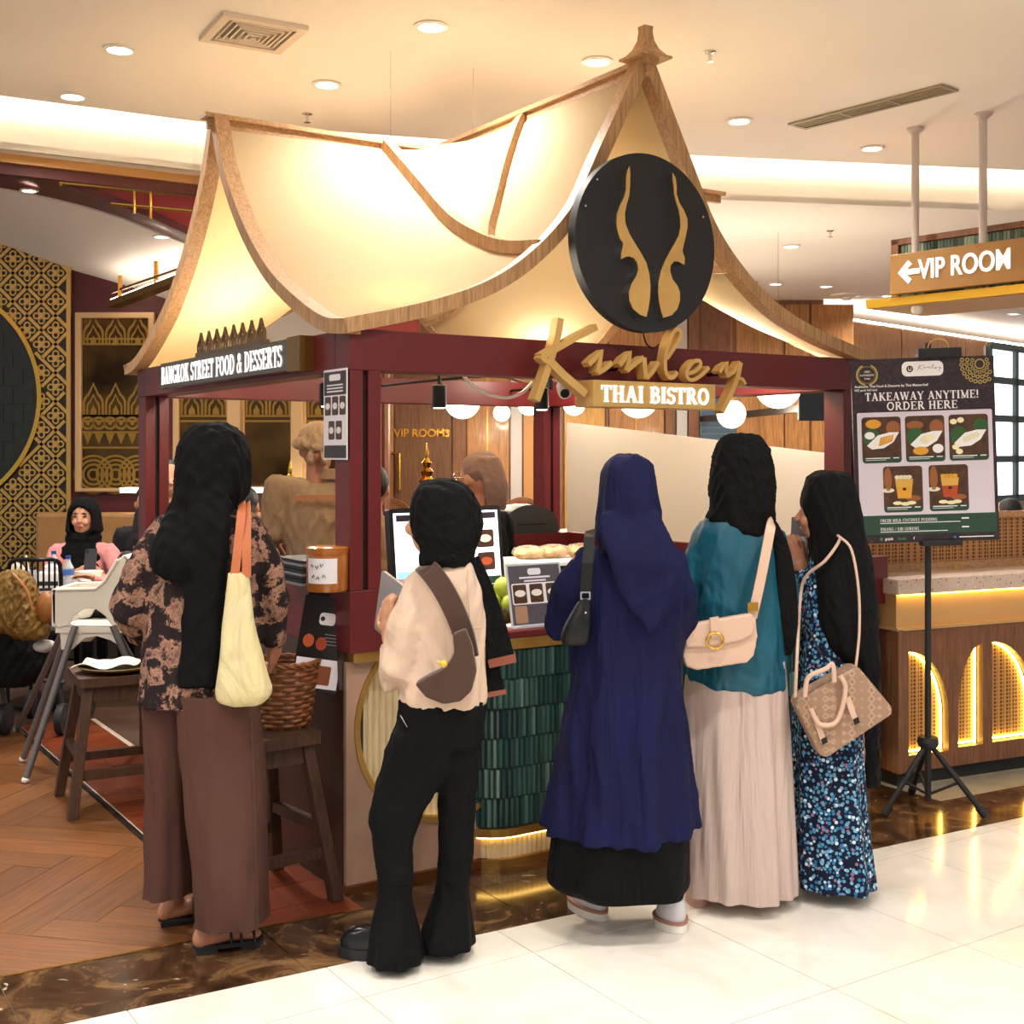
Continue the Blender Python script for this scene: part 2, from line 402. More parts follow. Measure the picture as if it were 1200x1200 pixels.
# ================================================================== FLOOR
def clip(poly, n, c):
    """keep n.p <= c"""
    out = []
    for i in range(len(poly)):
        a, b = poly[i], poly[(i+1) % len(poly)]; da = n[0]*a[0]+n[1]*a[1]-c; db = n[0]*b[0]+n[1]*b[1]-c
        if da <= 0: out.append(a)
        if (da < 0) != (db < 0) and abs(da-db) > 1e-12: t = da/(da-db); out.append((a[0]+(b[0]-a[0])*t, a[1]+(b[1]-a[1])*t))
    return out
def area(p): return abs(sum(p[i][0]*p[(i+1) % len(p)][1]-p[(i+1) % len(p)][0]*p[i][1] for i in range(len(p))))/2
SF = F(C0, U, V)
def inset(p, g):
    c = (sum(q[0] for q in p)/len(p), sum(q[1] for q in p)/len(p)); out = []
    n = len(p)
    ar = sum(p[i][0]*p[(i+1) % n][1]-p[(i+1) % n][0]*p[i][1] for i in range(n)); q = p
    for i in range(n):
        a, b = Vector(p[i]), Vector(p[(i+1) % n]); t = (b-a)
        if t.length < 1e-6: continue
        t.normalize(); nn = (t.y, -t.x) if ar > 0 else (-t.y, t.x)
        q = clip(q, nn, nn[0]*a.x+nn[1]*a.y-g)
        if len(q) < 3: return []
    return q
def inview(p, m=60):
    w = S(p[0], p[1]);
    if w.y < 1.5: return False
    x = 600+FPX*w.x/w.y; y = HZ+CH*FPX/w.y
    return -m-140 < x < 1200+m+140 and y < 1200+m+200
white_edge = lambda a: -.43-.0625*(a+1.05)
n1 = (.0625, 1); c1 = -.43-.0625*1.05       # white floor: n1.p <= c1
n2 = (.078, 1); c2 = -.03-.078*1.13         # marble band ends at n2.p = c2
MT = mat('cream marble tile', '#ece6da', .12, rand=.015)
_n = NT(MT); _v = _n.coord('Object', (1, 1, 1)); _n.col(_n.ramp(_n.noise(_v, 3.0, 8, .65, 1.2), [(.3, '#dcd4c8'), (.5, '#e6e0d6'), (.7, '#ece6dd')]))
MARB = mat('dark emperador marble', '#3a271d', .12)
_n = NT(MARB); _v = _n.coord('Object', (1, 1, 1)); _a = _n.noise(_v, 5, 8, .7, 1.5); _c = _n.ramp(_a, [(.34, '#22160f'), (.5, '#4a3120'), (.64, '#7d5e3d')])
_vo = _n.n('ShaderNodeTexNoise'); _vo.inputs['Scale'].default_value = 9; _vo.inputs['Detail'].default_value = 6; _vo.inputs['Distortion'].default_value = 2.5; _n.l(_v, _vo.inputs['Vector'])
_n.col(_n.mix(_n.ramp(_vo.outputs['Fac'], [(.67, (0, 0, 0)), (.72, (1, 1, 1))]), _c, '#b9a58a'))
TERRA = mat('terracotta tile', '#7f3819', .35, var='#682b12', vs=7, rand=.18)
GROUT = mat('pale grout', '#b8aa98', .8)
PLANK = wood('oak plank', '#7a4c26', '#5f3919', 2.4, .38, 0, rand=.2)
SUB = mat('floor underlay', '#4a2f1c', .8)
floor = struct('floor', MB().box(-9, 11, -5, 22, -.06, -.018), SUB)
fw = struct('floor_cream', MB().shape([[(-7, -6), (7, -6), (7, white_edge(7)), (-7, white_edge(-7))]], SF, -.018, -.004), mat('tile joint', '#c2b6a2', .7))
pa, pb = .575, .68
for i in range(-12, 14):
    for j in range(-9, 1):
        x0 = .27+i*pa; y0 = -.72+j*pb
        p = [(x0, y0), (x0+pa, y0), (x0+pa, y0+pb), (x0, y0+pb)]
        p = clip(p, n1, c1)
        if len(p) < 3 or area(p) < .004: continue
        if not any(inview(q) for q in p): continue
        p = inset(p, .002)
        if len(p) >= 3: obj('tile', MB().shape([p], SF, -.012, 0), MT, fw)
fm = struct('floor_marble', MB().shape([clip(clip([(-6, -2), (7, -2), (7, 2), (-6, 2)], n2, c2), (-n1[0], -n1[1]), -c1)], SF, -.018, -.004), mat('dark joint', '#7d6d5a', .7))
for i in range(-7, 10):
    x0 = -.36+i*.78
    p = [(x0, -2), (x0+.78, -2), (x0+.78, 2), (x0, 2)]
    p = clip(clip(p, n2, c2), (-n1[0], -n1[1]), -c1)
    if len(p) < 3: continue
    p = inset(p, .002); obj('marble_slab', MB().shape([p], SF, -.012, .0005), MARB, fm)
for i in range(0, 4):
    x0 = -.36+i*.78; p = clip([(max(x0, -.0), -2), (min(x0+.78, 2.68), -2), (min(x0+.78, 2.68), .045), (max(x0, -.0), .045)], (-n2[0], -n2[1]), -c2)
    p = inset(p, .001)
    if len(p) >= 3: obj('marble_slab', MB().shape([p], SF, -.012, .0005), MARB, fm)
obj('pale_strip', MB().shape([clip([(2.69, -2), (7, -2), (7, 1.2), (2.69, 1.2)], (-n2[0], -n2[1]), -c2)], SF, -.012, 0.0), mat('grey stone', '#a39c90', .3, var='#8f887c'), fm)
struct('trim_brass', MB().shape([clip(clip([(-6, -2), (.0, -2), (.0, 2), (-6, 2)], n2, c2+.012), (-n2[0], -n2[1]), -c2)], SF, -.012, .002), GOLDP)
ft = struct('floor_terracotta', MB().sbox(-.385, .03, -.3, 3.44, -.018, -.004), GROUT)
for i in range(2):
    for j in range(-1, 18):
        x0 = -.375+i*.187; y0 = -.16+j*.2
        p = clip([(x0, y0), (x0+.187, y0), (x0+.187, y0+.2), (x0, y0+.2)], (-n2[0], -n2[1]), -c2-.012)
        if len(p) < 3: continue
        p = inset(p, .0025)
        if len(p) >= 3: obj('terracotta_tile', MB().shape([p], SF, -.012, .0005), TERRA, ft)
struct('trim_black', MB().sbox(-.40, -.386, -.1, 3.4, -.012, .003), BLACK)
struct('trim_steel', MB().sbox(-.408, -.40, -.1, 3.4, -.012, .0025), CHROME)
fp = struct('floor_wooden', MB().shape([[(-7, -.6), (-.41, -.6), (-.41, 7), (-7, 7)]], SF, -.018, -.006), mat('plank joint', '#3c2412', .8))
LP, WP = .88, .147
ca, sa = math.cos(math.radians(-45)), math.sin(math.radians(-45))
np_ = 0
for j in range(-8, 9):
    for i in range(-60, 61):
        for vert in (0, 1):
            ox = i*WP+j*LP; oy = i*WP-j*LP
            q = [(ox, oy), (ox+LP, oy), (ox+LP, oy+WP), (ox, oy+WP)] if not vert else [(ox, oy+WP), (ox+WP, oy+WP), (ox+WP, oy+WP+LP), (ox, oy+WP+LP)]
            cx, cy = sum(p[0] for p in q)/4, sum(p[1] for p in q)/4
            q2 = [(p[0]*ca-p[1]*sa-1.2, p[0]*sa+p[1]*ca+1.5) for p in q]
            p = clip(clip(q2, (1, 0), -.412), (-n2[0], -n2[1]), -c2-.012)
            if len(p) < 3 or area(p) < .002: continue
            w = [S(*t) for t in p]
            if min(t.y for t in w) > 9.2 or max(t.y for t in w) < 2.6: continue
            if all(600+FPX*t.x/t.y < -25 for t in w) or all(600+FPX*t.x/t.y > 420 for t in w): continue
            p = inset(p, .0011)
            if len(p) < 3: continue
            an = TH-math.pi/4+(math.pi/2 if vert else 0)
            o = obj('plank', MB().shape([p], SF, -.012, random.uniform(-.0003, .0006)), PLANK, fp)
            # turn the object's own axes along the grain
            mw = ROOT[fp.name]; R = Matrix.Rotation(an, 4, 'Z'); cw = S(*[sum(t[k] for t in p)/len(p) for k in (0, 1)])-mw.translation
            o.data.transform((Matrix.Translation(cw) @ R).inverted()); o.matrix_local = Matrix.Translation(cw) @ R
            np_ += 1
print('planks', np_)
# ================================================================== CEILING
ZC, ZC2 = 3.4, 3.2
E0 = [(-6, 4.4), (-4, 5.72), (-2.69, 6.49), (-1.77, 7.0), (-.4, 7.4), (1.24, 7.81), (3.4, 8.2), (9, 9.0)]
E1 = [(x-.12, y+.32) for x, y in E0]
CE2 = mat('cove white', '#f2ebe0', .8)
struct('ceiling', MB().shape([E0+[(11, 9), (11, -5), (-9, -5), (-9, 4.4)]], WORLD, ZC, ZC+.05), CREAM)
struct('ceiling_rear', MB().shape([E1+[(11, 9.4), (11, 22), (-.6, 22), (-.6, 8), (-1.2, 7.78), (-1.92, 7.52), (-2.84, 6.96), (-6.1, 5.0)]], WORLD, ZC2, ZC2+.04), CREAM)
def wallstrip(pts, z0, z1, t=.02):
    mb = MB()
    for (a, b) in zip(pts[:-1], pts[1:]):
        d = (Vector(b)-Vector(a)).normalized(); fr = F((a[0], a[1], 0), (d.x, d.y, 0), (-d.y, d.x, 0)); L = (Vector(b)-Vector(a)).length
        mb.fbox(fr, -.002, L+.002, 0, t, z0, z1)
    return mb
struct('trim_cove_fascia', wallstrip(E1, ZC2, 3.78), CE2)
struct('trim_cove_lid', MB().shape([E0+E1[::-1]], WORLD, 3.76, 3.78), CE2)
struct('trim_cove_back', wallstrip([(x+.06, y-.16) for x, y in E0], ZC+.05, 3.78), CE2)
cs = wallstrip([(x+.04, y-.1) for x, y in E0], ZC+.055, ZC+.085, .02)
tag(obj('cove_light_strip', cs, mat('warm led strip', '#fff3e2', .5, emis=COVE*2.2, ecol='#fff1df')), 'warm light strip hidden behind the edge of the cream ceiling', 'light strip')
def downlight(x, y, label, z=ZC, w=None, r=.055, grp='recessed ceiling downlights', real=True):
    t = thing('downlight', label, 'downlight', (x, y, z), 0, grp)
    obj('trim_ring', MB().lathe((x, y, z), [(r, -.001), (r*1.35, -.002), (r*1.4, -.008), (r*1.05, -.012), (r, -.006)], 24, caps=False), WHITE, t, smooth=True)
    obj('lens', MB().lathe((x, y, z), [(r*1.02, -.002), (r*1.02, -.005)], 20), LAMP, t)
    if real:
        l = bpy.data.lights.new('downlight_lamp', 'SPOT'); l.energy = (w or DOWNLIGHT_W)*4; l.spot_size = math.radians(150); l.spot_blend = .9; l.color = (1, .965, .915); l.shadow_soft_size = .08
        lo = bpy.data.objects.new('downlight_lamp', l); COL.objects.link(lo); lo.parent = t; lo.location = (0, 0, -.03)
    return t
for p, lb in [((140, 57), 'downlight left of the square air vent'), ((85, 112), 'downlight closest to the left cove at far left'), ((383, 98), 'downlight above the left ridge of the canopy'), ((505, 30), 'downlight at the top edge between vent and roof finial'), ((700, 71), 'downlight just left of the wooden roof finial'), ((866, 141), 'downlight left of the long slot vent'), ((1022, 173), 'downlight between slot vent and sign pole')]:
    d = (ZC-CH)*FPX/(HZ-p[1]); downlight((p[0]-600)/FPX*d, d, lb)
for p, lb in [((927, 288), 'downlight in the lower ceiling right of the black disc'), ((968, 335), 'small far downlight in the lower ceiling near the canopy'), ((1040, 346), 'far downlight left of the brass fascia corner')]:
    d = (ZC2-CH)*FPX/(HZ-p[1]); downlight((p[0]-600)/FPX*d, d, lb, ZC2, 20)
for (xx, yy) in [(4.3, 13.0), (6.0, 14.8), (2.6, 12.2), (.9, 12.2), (-.2, 12.0), (.2, 9.6), (3.6, 10.6), (5.2, 12.0)]:  # extra downlights added to brighten the rear walls
    downlight(xx, yy, dict([((4.3, 13.0), 'added downlight above the bend of the far wood wall'), ((6.0, 14.8), 'added downlight deepest along the right wood wall'), ((2.6, 12.2), 'added downlight near the wall television'), ((.9, 12.2), 'added downlight before the honey veneer panel'), ((-.2, 12.0), 'added downlight before the grey column'), ((.2, 9.6), 'added downlight hidden behind the canopy'), ((3.6, 10.6), 'added downlight above the bar'), ((5.2, 12.0), 'added downlight beyond the brass fascia')])[(xx, yy)], ZC2, 22, grp='added fill downlights in the rear ceiling')
k = 0
for yy in (-3.0, -1.0, 1.0, 2.8):
    for xx in (-4.2, -2.1, 0, 2.1, 4.2):
        downlight(xx+(.4 if k % 2 else 0), yy, 'downlight in the mall ceiling behind the viewer', grp='mall downlights behind the viewer', w=DOWNLIGHT_W*.95); k += 1
# square air diffuser
q = [Vector((( x-600)/FPX*((ZC-CH)*FPX/(HZ-y)), (ZC-CH)*FPX/(HZ-y), ZC)) for x, y in [(265, 14), (360, 30), (325, 58), (235, 42)]]
cv = sum(q, Vector())/4; ax = ((q[1]-q[0])+(q[2]-q[3])).normalized(); VF = F(cv, ax, Vector((-ax.y, ax.x, 0)))
VENT = mat('vent enamel', '#d9cbbb', .5); DARKV = mat('vent dark', '#2a2623', .8)
t = thing('air_vent', 'square louvred air diffuser in the cream ceiling', 'air vent', cv)
obj('backing', MB().fbox(VF, -.16, .16, -.16, .16, -.004, -.001), DARKV, t)
obj('frame', MB().shape([[(-.19, -.19), (.19, -.19), (.19, .19), (-.19, .19)], [(-.15, -.15), (-.15, .15), (.15, .15), (.15, -.15)]], VF, -.022, -.001), VENT, t)
for i in range(5):
    s = .135-.025*i
    obj('louvre', MB().shape([[(-s, -s), (s, -s), (s, s), (-s, s)], [(-s+.009, -s+.009), (-s+.009, s-.009), (s-.009, s-.009), (s-.009, -s+.009)]], VF, -.02-.003*i, -.002), VENT, t)
obj('centre_plate', MB().fbox(VF, -.012, .012, -.012, .012, -.035, -.002), VENT, t)
# slot vent
SV0 = Vector((1.68, 7.02, ZC)); SV1 = Vector((2.19, 6.39, ZC)); ax = (SV1-SV0).normalized(); VF = F((SV0+SV1)/2, ax, Vector((-ax.y, ax.x, 0))); Ls = (SV1-SV0).length/2+.06
VE2 = mat('aged vent metal', '#9b917a', .5, .3)
t = thing('slot_vent', 'long narrow slot vent in the ceiling above the direction sign', 'air vent', (SV0+SV1)/2)
obj('backing', MB().fbox(VF, -Ls, Ls, -.055, .055, -.003, -.001), DARKV, t)
obj('frame', MB().shape([[(-Ls-.02, -.08), (Ls+.02, -.08), (Ls+.02, .08), (-Ls-.02, .08)], [(-Ls, -.055), (-Ls, .055), (Ls, .055), (Ls, -.055)]], VF, -.012, -.001), VE2, t)
for y in (-.03, 0, .03): obj('blade', MB().fbox(VF, -Ls, Ls, y-.006, y+.006, -.01, -.002), VE2, t)
for x in (-Ls/3, Ls/3): obj('divider', MB().fbox(VF, x-.008, x+.008, -.055, .055, -.012, -.002), VE2, t)
def sprinkler(x, y, z, label):
    t = thing('sprinkler', label, 'sprinkler', (x, y, z), 0, 'ceiling sprinklers')
    obj('plate', MB().lathe((x, y, z), [(.03, 0), (.03, -.005), (.012, -.012)], 16), CHROME, t, smooth=True)
    obj('nozzle', MB().lathe((x, y, z), [(.008, -.01), (.008, -.045), (.018, -.047), (.018, -.05)], 12), CHROME, t)
for (x, y, z, lb) in [(360, 133, ZC, 'sprinkler head above the left canopy ridge'), (832, 60, ZC, 'sprinkler head right of the roof finial'), (973, 270, ZC2, 'sprinkler head in the lower ceiling'), (885, 330, ZC2, 'sprinkler head close above the right canopy edge')]:
    d = (z-CH)*FPX/(HZ-y); sprinkler((x-600)/FPX*d, d, z, lb)
d = (ZC2-CH)*FPX/(HZ-345); t = thing('smoke_detector', 'round smoke detector plate on the far lower ceiling', 'detector', ((992-600)/FPX*d, d, ZC2))
obj('plate', MB().lathe(((992-600)/FPX*d, d, ZC2), [(.16, 0), (.16, -.02), (.10, -.03)], 24), WHITE, t, smooth=True); obj('sensor', MB().lathe(((992-600)/FPX*d, d, ZC2), [(.05, -.03), (.04, -.06)], 16), WHITE, t)
# ================================================================== LEFT RESTAURANT FRONT
corn = [(-6.1, 4.95), (-2.84, 6.9), (-1.92, 7.46), (-1.2, 7.72), (-.6, 7.95)]
struct('trim_cornice_gold', wallstrip(corn, 3.15, 3.22, .05), mat('aged gold trim', '#b98d57', .4, .4))
struct('trim_cornice_red', wallstrip([(x+.02, y+.05) for x, y in corn], 3.09, 3.2, .05), REDD)
ls = wallstrip([(x, y+.12) for x, y in corn], 3.16, 3.18, .03)
tag(obj('wall_wash_strip', ls, mat('rose led strip', '#ffd0c0', .5, emis=9, ecol='#ffc4b4')), 'light strip behind the cornice washing the red recess', 'light strip')
arch = [(-5.6, 3.62), (-4.6, 3.54), (-3.8, 3.46), (-3.31, 3.368), (-2.9, 3.258), (-2.59, 3.142), (-2.32, 3.037), (-2.08, 2.927), (-1.6, 2.68), (-1.2, 2.42), (-.9, 2.2)]
WY = F((0, 8.0, 0), (1, 0, 0), (0, 0, 1))     # out-of-plane z = -Y
struct('wall_recess', MB().shape([arch+[(-.6, 2.2), (-.6, 4.3), (-5.6, 4.3)]], WY, -.02, 0), mat('red recess paint', '#8e2b26', .5))
struct('trim_arch', MB().loft([[(x, 7.95, z), (x, 8.95, z), (x, 8.95, z+.05), (x, 7.95, z+.05)] for x, z in cat(arch, 4)]), REDD)
back = [(-6.2, 3.52), (-5.6, 3.48), (-4.9, 3.38), (-4.14, 3.22), (-3.85, 3.12), (-3.55, 3.02), (-3.17, 2.91), (-2.76, 2.775), (-2.2, 2.55), (-1.7, 2.3), (-1.3, 2.1)]
A_, B_ = cat(arch, 4), cat(back, 4)
struct('ceiling_vault', MB().sheet(lambda s, t: Vector((A_[round(s*(len(A_)-1))][0], 8.95, A_[round(s*(len(A_)-1))][1]))*(1-t)+Vector((B_[round(s*(len(B_)-1))][0], 10.0, B_[round(s*(len(B_)-1))][1]))*t, len(A_)-1, 8, .03), mat('vault white', '#f0e9df', .8), smooth=True)
for p, lb in [((34, 219), 'downlight in the dark red arch at far left'), ((189, 273), 'downlight in the dark red arch beside the canopy')]:
    z = 1.52+(532-p[1])/1450*8.5; downlight((p[0]-600)/FPX*8.5, 8.5, lb, z-.02, 14, r=.045)
t = thing('brass_rail', 'slim brass rail crossing the red recess', 'rail', W(70, 240, 7.85))
for a, b in [((70, 215), (250, 232)), ((130, 239), (250, 250)), ((72, 202), (72, 218)), ((158, 224), (158, 250)), ((177, 214), (177, 256))]:
    obj('bar', MB().tube([W(*a, 7.85), W(*b, 7.85)], .011, 8), GOLDP, t)
t = thing('brass_shelf', 'angled brass shelf with thin rail under the white vault', 'shelf', W(150, 350, 9.4))
obj('ledge', MB().ribbon([W(133, 357, 9.7), W(222, 323, 8.9)], .1, .05, (0, 0, 1)), mat('bronze', '#6b4a22', .4, .6), t)
obj('glow_strip', MB().ribbon([W(133, 356, 9.75)+ZA*.03, W(222, 322, 8.95)+ZA*.03], .05, .01, (0, 0, 1)), mat('shelf led', '#fff0dc', .5, emis=14, ecol='#ffeedb'), t)
obj('rail', MB().tube([W(130, 343, 9.7), W(222, 311, 8.9)], .012, 8), mat('bronze', '#6b4a22'), t)
for a in ((141, 323, 355, 9.6), (183, 306, 339, 9.25)): obj('post', MB().fbox(F(W(a[0], a[2], a[3]), (1, 0, 0), (0, 1, 0)), -.014, .014, -.014, .014, 0, (a[2]-a[1])/FPX*a[3]), GOLDP, t)
# ---- wall at Y = 10
LX = lambda px: (px-600)/145.0
LZ = lambda py: 1.52-(py-532)/145.0
struct('wall_left', MB().box(-6.5, -1.0, 10.0, 10.15, 0, 3.55), REDD)
WL = F((0, 9.985, 0), (1, 0, 0), (0, 0, 1))
DG = mat('dark slate tile', '#20261f', .35, var='#161c18', vs=9, stretch=(3, 3, .6))
LATG = mat('lattice gold', '#d1a85c', .33, .75)
t = thing('lattice_screen', 'gold flower lattice wall screen around a dark round niche', 'wall screen', (LX(40), 9.98, 0))
cxn, czn, rn = LX(-86), LZ(465), 132/145
pz0, pz1 = .55, 3.3
obj('backing', MB().fbox(WL, LX(-70), LX(84), pz0, pz1, 0, .01), mat('screen backing', '#1c1210', .3), t)
obj('niche', MB().shape([[p for p in circ(cxn, czn, rn, 72) if True]], WL, .012, .02), DG, t)
for r in range(12):
    for c in range(5):
        x0 = cxn+.32+c*.16-(.08 if r % 2 else 0); z0 = czn-rn+.1+r*.15
        if math.hypot(max(abs(x0-cxn), abs(x0+.155-cxn)), max(abs(z0-czn), abs(z0+.145-czn))) < rn-.02: obj('slate', MB().fbox(WL, x0, x0+.155, z0, z0+.145, .02, .026), DG, t)
obj('niche_rim', MB().shape([circ(cxn, czn, rn+.035, 72), circ(cxn, czn, rn, 72)[::-1]], WL, .01, .035), GOLDP, t)
ros = MB()
LF = F((0, 0, 0), (1, 0, 0), (0, 0, 1))
for k in range(4):
    an = math.pi/2*k; cx, cz = .04*math.cos(an), .04*math.sin(an)
    ros.shape([circ(cx, cz, .029, 14), circ(cx, cz, .017, 10)[::-1]], LF, 0, .008)
ros.shape([circ(0, 0, .017, 10)], LF, 0, .014); rosm = mesh_of(ros, 'rosette', LATG)
base = ROOT[t.name].inverted()
pit = 33.3/145
keep = lambda x, z, m: LX(-20) < x < LX(84)-m and pz0+m < z < pz1-m and math.hypot(x-cxn, z-czn) > rn+.035+m
for i in range(-2, 8):
    for j in range(-2, 28):
        x = LX(17)+(i-1)*pit+(0 if j % 2 else pit/2); z = LZ(304)-(j-1)*pit/2
        if keep(x, z, -.02) and x < LX(84)-.06 and z < pz1-.02: share('rosette', rosm, t, base @ Matrix.Translation((x, 9.975, z)))
lat = []
def clipcircle(p0, p1):
    seg = []; N = 60; cur = []
    for k in range(N+1):
        p = p0+(p1-p0)*(k/N)
        if keep(p.x, p.y, 0): cur.append(p)
        else:
            if len(cur) > 1: seg.append((cur[0], cur[-1]))
            cur = []
    if len(cur) > 1: seg.append((cur[0], cur[-1]))
    return seg
for s in (1, -1):
    for k in range(-26, 30):
        x0 = LX(17)+pit/2+k*pit
        a, b = Vector((x0-s*0, pz1)), Vector((x0-s*(pz1-pz0), pz0))
        off = (pz1-LZ(304)) % pit
        a.x += s*off*1.0; b.x += s*off*1.0
        for (p, q) in clipcircle(a, b):
            if (p-q).length < .05: continue
            mb = MB(); stroke(mb, [tuple(p), tuple(q)], .026, WL, .01, .02); obj('lattice_bar', mb, LATG, t)
obj('edge_strip', MB().fbox(WL, LX(80), LX(85), pz0, pz1, .0, .03), LATG, t)
# etched mirror panels
MIR = mat('bronze mirror', '#6f4f2b', .12, .9)
_n = NT(MIR); _v = _n.coord('Object', (1, 1, 1)); _n.col(_n.ramp(_n.noise(_v, 1.6, 3, .5), [(.35, '#2c1e10'), (.6, '#6b4e2a')]))
ETCH = mat('etched gold', '#96732f', .4, .6)
FRAME = mat('champagne frame', '#cda877', .4, .35)
def petal(w, h, t):
    o = [(-w/2, 0)]+arc(0, h*.35, w/2, h*.35, 180, 120, 5)+[(0, h)]+arc(0, h*.35, w/2, h*.35, 60, 0, 5)+[(w/2, 0)]
    return o, [(p[0]*(1-2*t/w), p[1]*(1-1.6*t/h)) for p in o]
def etched(px0, px1, name, label, full=True):
    x0, x1 = LX(px0), LX(px1); zt, zb = LZ(374), LZ(572)
    t = thing(name, label, 'wall panel', ((x0+x1)/2, 9.98, zb), 0, 'etched mirror wall panels'); base = ROOT[t.name].inverted()
    obj('mirror', MB().fbox(WL, x0, x1, zb, zt, 0, .012), MIR, t)
    obj('panel_frame', MB().shape([[(x0-.05, zb-.03), (x1+.05, zb-.03), (x1+.05, zt+.05), (x0-.05, zt+.05)], [(x0, zb), (x0, zt), (x1, zt), (x1, zb)]], WL, 0, .05), FRAME, t, bev=.008)
    def row(mesh, n, z, nm):
        for k in range(n): share(nm, mesh, t, base @ Matrix.Translation((x0+(k+.5)*(x1-x0)/n, 9.972, z)))
    n = max(2, round((px1-px0)/30)); w = (x1-x0)/n
    o, i = petal(w*.95, .26, .018); o2, i2 = petal(w*.62, .17, .014); o3, _ = petal(w*.26, .08, .01)
    pm = MB().shape([o, i[::-1]], LF, 0, .006).shape([o2, i2[::-1]], LF, 0, .006).shape([o3], LF, 0, .006)
    pmm = mesh_of(pm, 'lotus_petal', ETCH); row(pmm, n, LZ(486), 'lotus_petal'); row(pmm, n, LZ(405), 'lotus_petal')
    for z in (LZ(487), LZ(493)): obj('etched_line', MB().fbox(WL, x0, x1, z-.012, z+.004, .012, .018), ETCH, t)
    if not full: return
    row(mesh_of(MB().shape([circ(0, 0, .055, 16), circ(0, 0, .035, 14)[::-1]], LF, 0, .006).shape([circ(0, 0, .018, 10)], LF, 0, .006), 'ring', ETCH), n*2, LZ(496), 'ring')
    row(mesh_of(MB().shape([[(-w/5, 0), (w/5, 0), (0, -.09)]], LF, 0, .006), 'pennant', ETCH), n*2, LZ(508), 'pennant')
    sc_ = MB()
    for r in (.16, .125, .09, .05): sc_.shape([circ(0, 0, r, 24), circ(0, 0, r-.018, 24)[::-1]], LF, 0, .005)
    row(mesh_of(sc_, 'medallion', ETCH), n, LZ(556), 'medallion')
    for z in (LZ(487), LZ(506), LZ(524), LZ(403), LZ(397)): obj('etched_line', MB().fbox(WL, x0, x1, z-.012, z+.004, .012, .018), ETCH, t)
etched(98, 176, 'etched_panel', 'etched bronze mirror panel beside the lattice screen')
etched(212, 268, 'etched_panel', 'etched bronze mirror panel seen through the kiosk behind the black hijab', False)
etched(288, 342, 'etched_panel', 'etched bronze mirror panel between two champagne columns', False)
etched(360, 440, 'etched_panel', 'etched bronze mirror panel behind the kiosk cook', False)
for px0, px1, lb in [(270, 286, 'pale champagne wall column above the seated diners'), (344, 358, 'gold edged champagne column beside the cook')]:
    t = thing('column', lb, 'column', (LX((px0+px1)/2), 9.93, 0))
    obj('shaft', MB().box(LX(px0), LX(px1), 9.86, 9.98, .1, 3.0), FRAME, t, bev=.01); obj('plinth', MB().box(LX(px0)-.02, LX(px1)+.02, 9.84, 9.99, 0, .1), FRAME, t)
t = thing('finial_lamp', 'small gilded spire ornament beside the kiosk cook', 'ornament', W(340, 590, 8.2))
obj('spire', MB().lathe(W(340, 585, 8.2), [(.05, 0), (.055, .03), (.03, .05), (.05, .09), (.025, .11), (.035, .14), (.012, .17), (.016, .19), (.004, .25)], 16), GOLDP, t, smooth=True)
obj('stand', MB().lathe(W(340, 700, 8.2), [(.05, -.2), (.012, -.18), (.012, .65)], 12), GOLDP, t)
# banquette below the panels
t = thing('banquette', 'tan wall bench under the etched mirrors', 'bench', (LX(150), 9.5, 0))
obj('seat_base', MB().box(LX(60), LX(440), 9.2, 9.83, 0, .45), mat('bench base', '#2b1d15', .6), t); obj('back_cushion', MB().box(LX(60), LX(440), 9.65, 9.83, .46, 1.06), mat('tan leather', '#a87d4b', .45, var='#9a7041'), t, bev=.03)
obj('seat_cushion', MB().box(LX(60), LX(440), 9.2, 9.65, .45, .56), mat('tan leather', '#a87d4b'), t, bev=.03)
tag(obj('lit_ledge', MB().box(LX(155), LX(440), 9.68, 9.85, 1.215, 1.255), mat('lit ledge', '#fff4e0', .5, emis=2.2, ecol='#fff0d8')), 'glowing white ledge along the wall above the bench', 'ledge')
# ================================================================== REAR WALLS
Y3 = 13.5
X3 = lambda px: (px-600)/FPX*Y3
Z3 = lambda py: CH-(py-HZ)/FPX*Y3
struct('wall_side', wallstrip([(-1.0, 10.0), (-1.5, 13.55)], 0, 3.2, .03), WALNUT)
wr = struct('wall_rear', MB().box(-1.7, 3.4, Y3, Y3+.1, 0, 3.2), WALNUT)
GREYC = mat('pale grey column', '#b9b2ab', .5); TEALP = mat('petrol paint', '#34586a', .5); CANE = mat('cane weave', '#a5713e', .55)
_n = NT(CANE); _v = _n.coord('Object', (55, 55, 55)); _vv = _n.n('ShaderNodeTexVoronoi', distance='CHEBYCHEV'); _vv.inputs['Scale'].default_value = 1; _vv.inputs['Randomness'].default_value = 0; _n.l(_v, _vv.inputs['Vector'])
_n.col(_n.ramp(_vv.outputs['Distance'], [(.30, '#4c2c12'), (.38, '#b78248')]))
DOORW = wood('door veneer', '#6f4d33', '#5b3d28', 2, .4, 2)
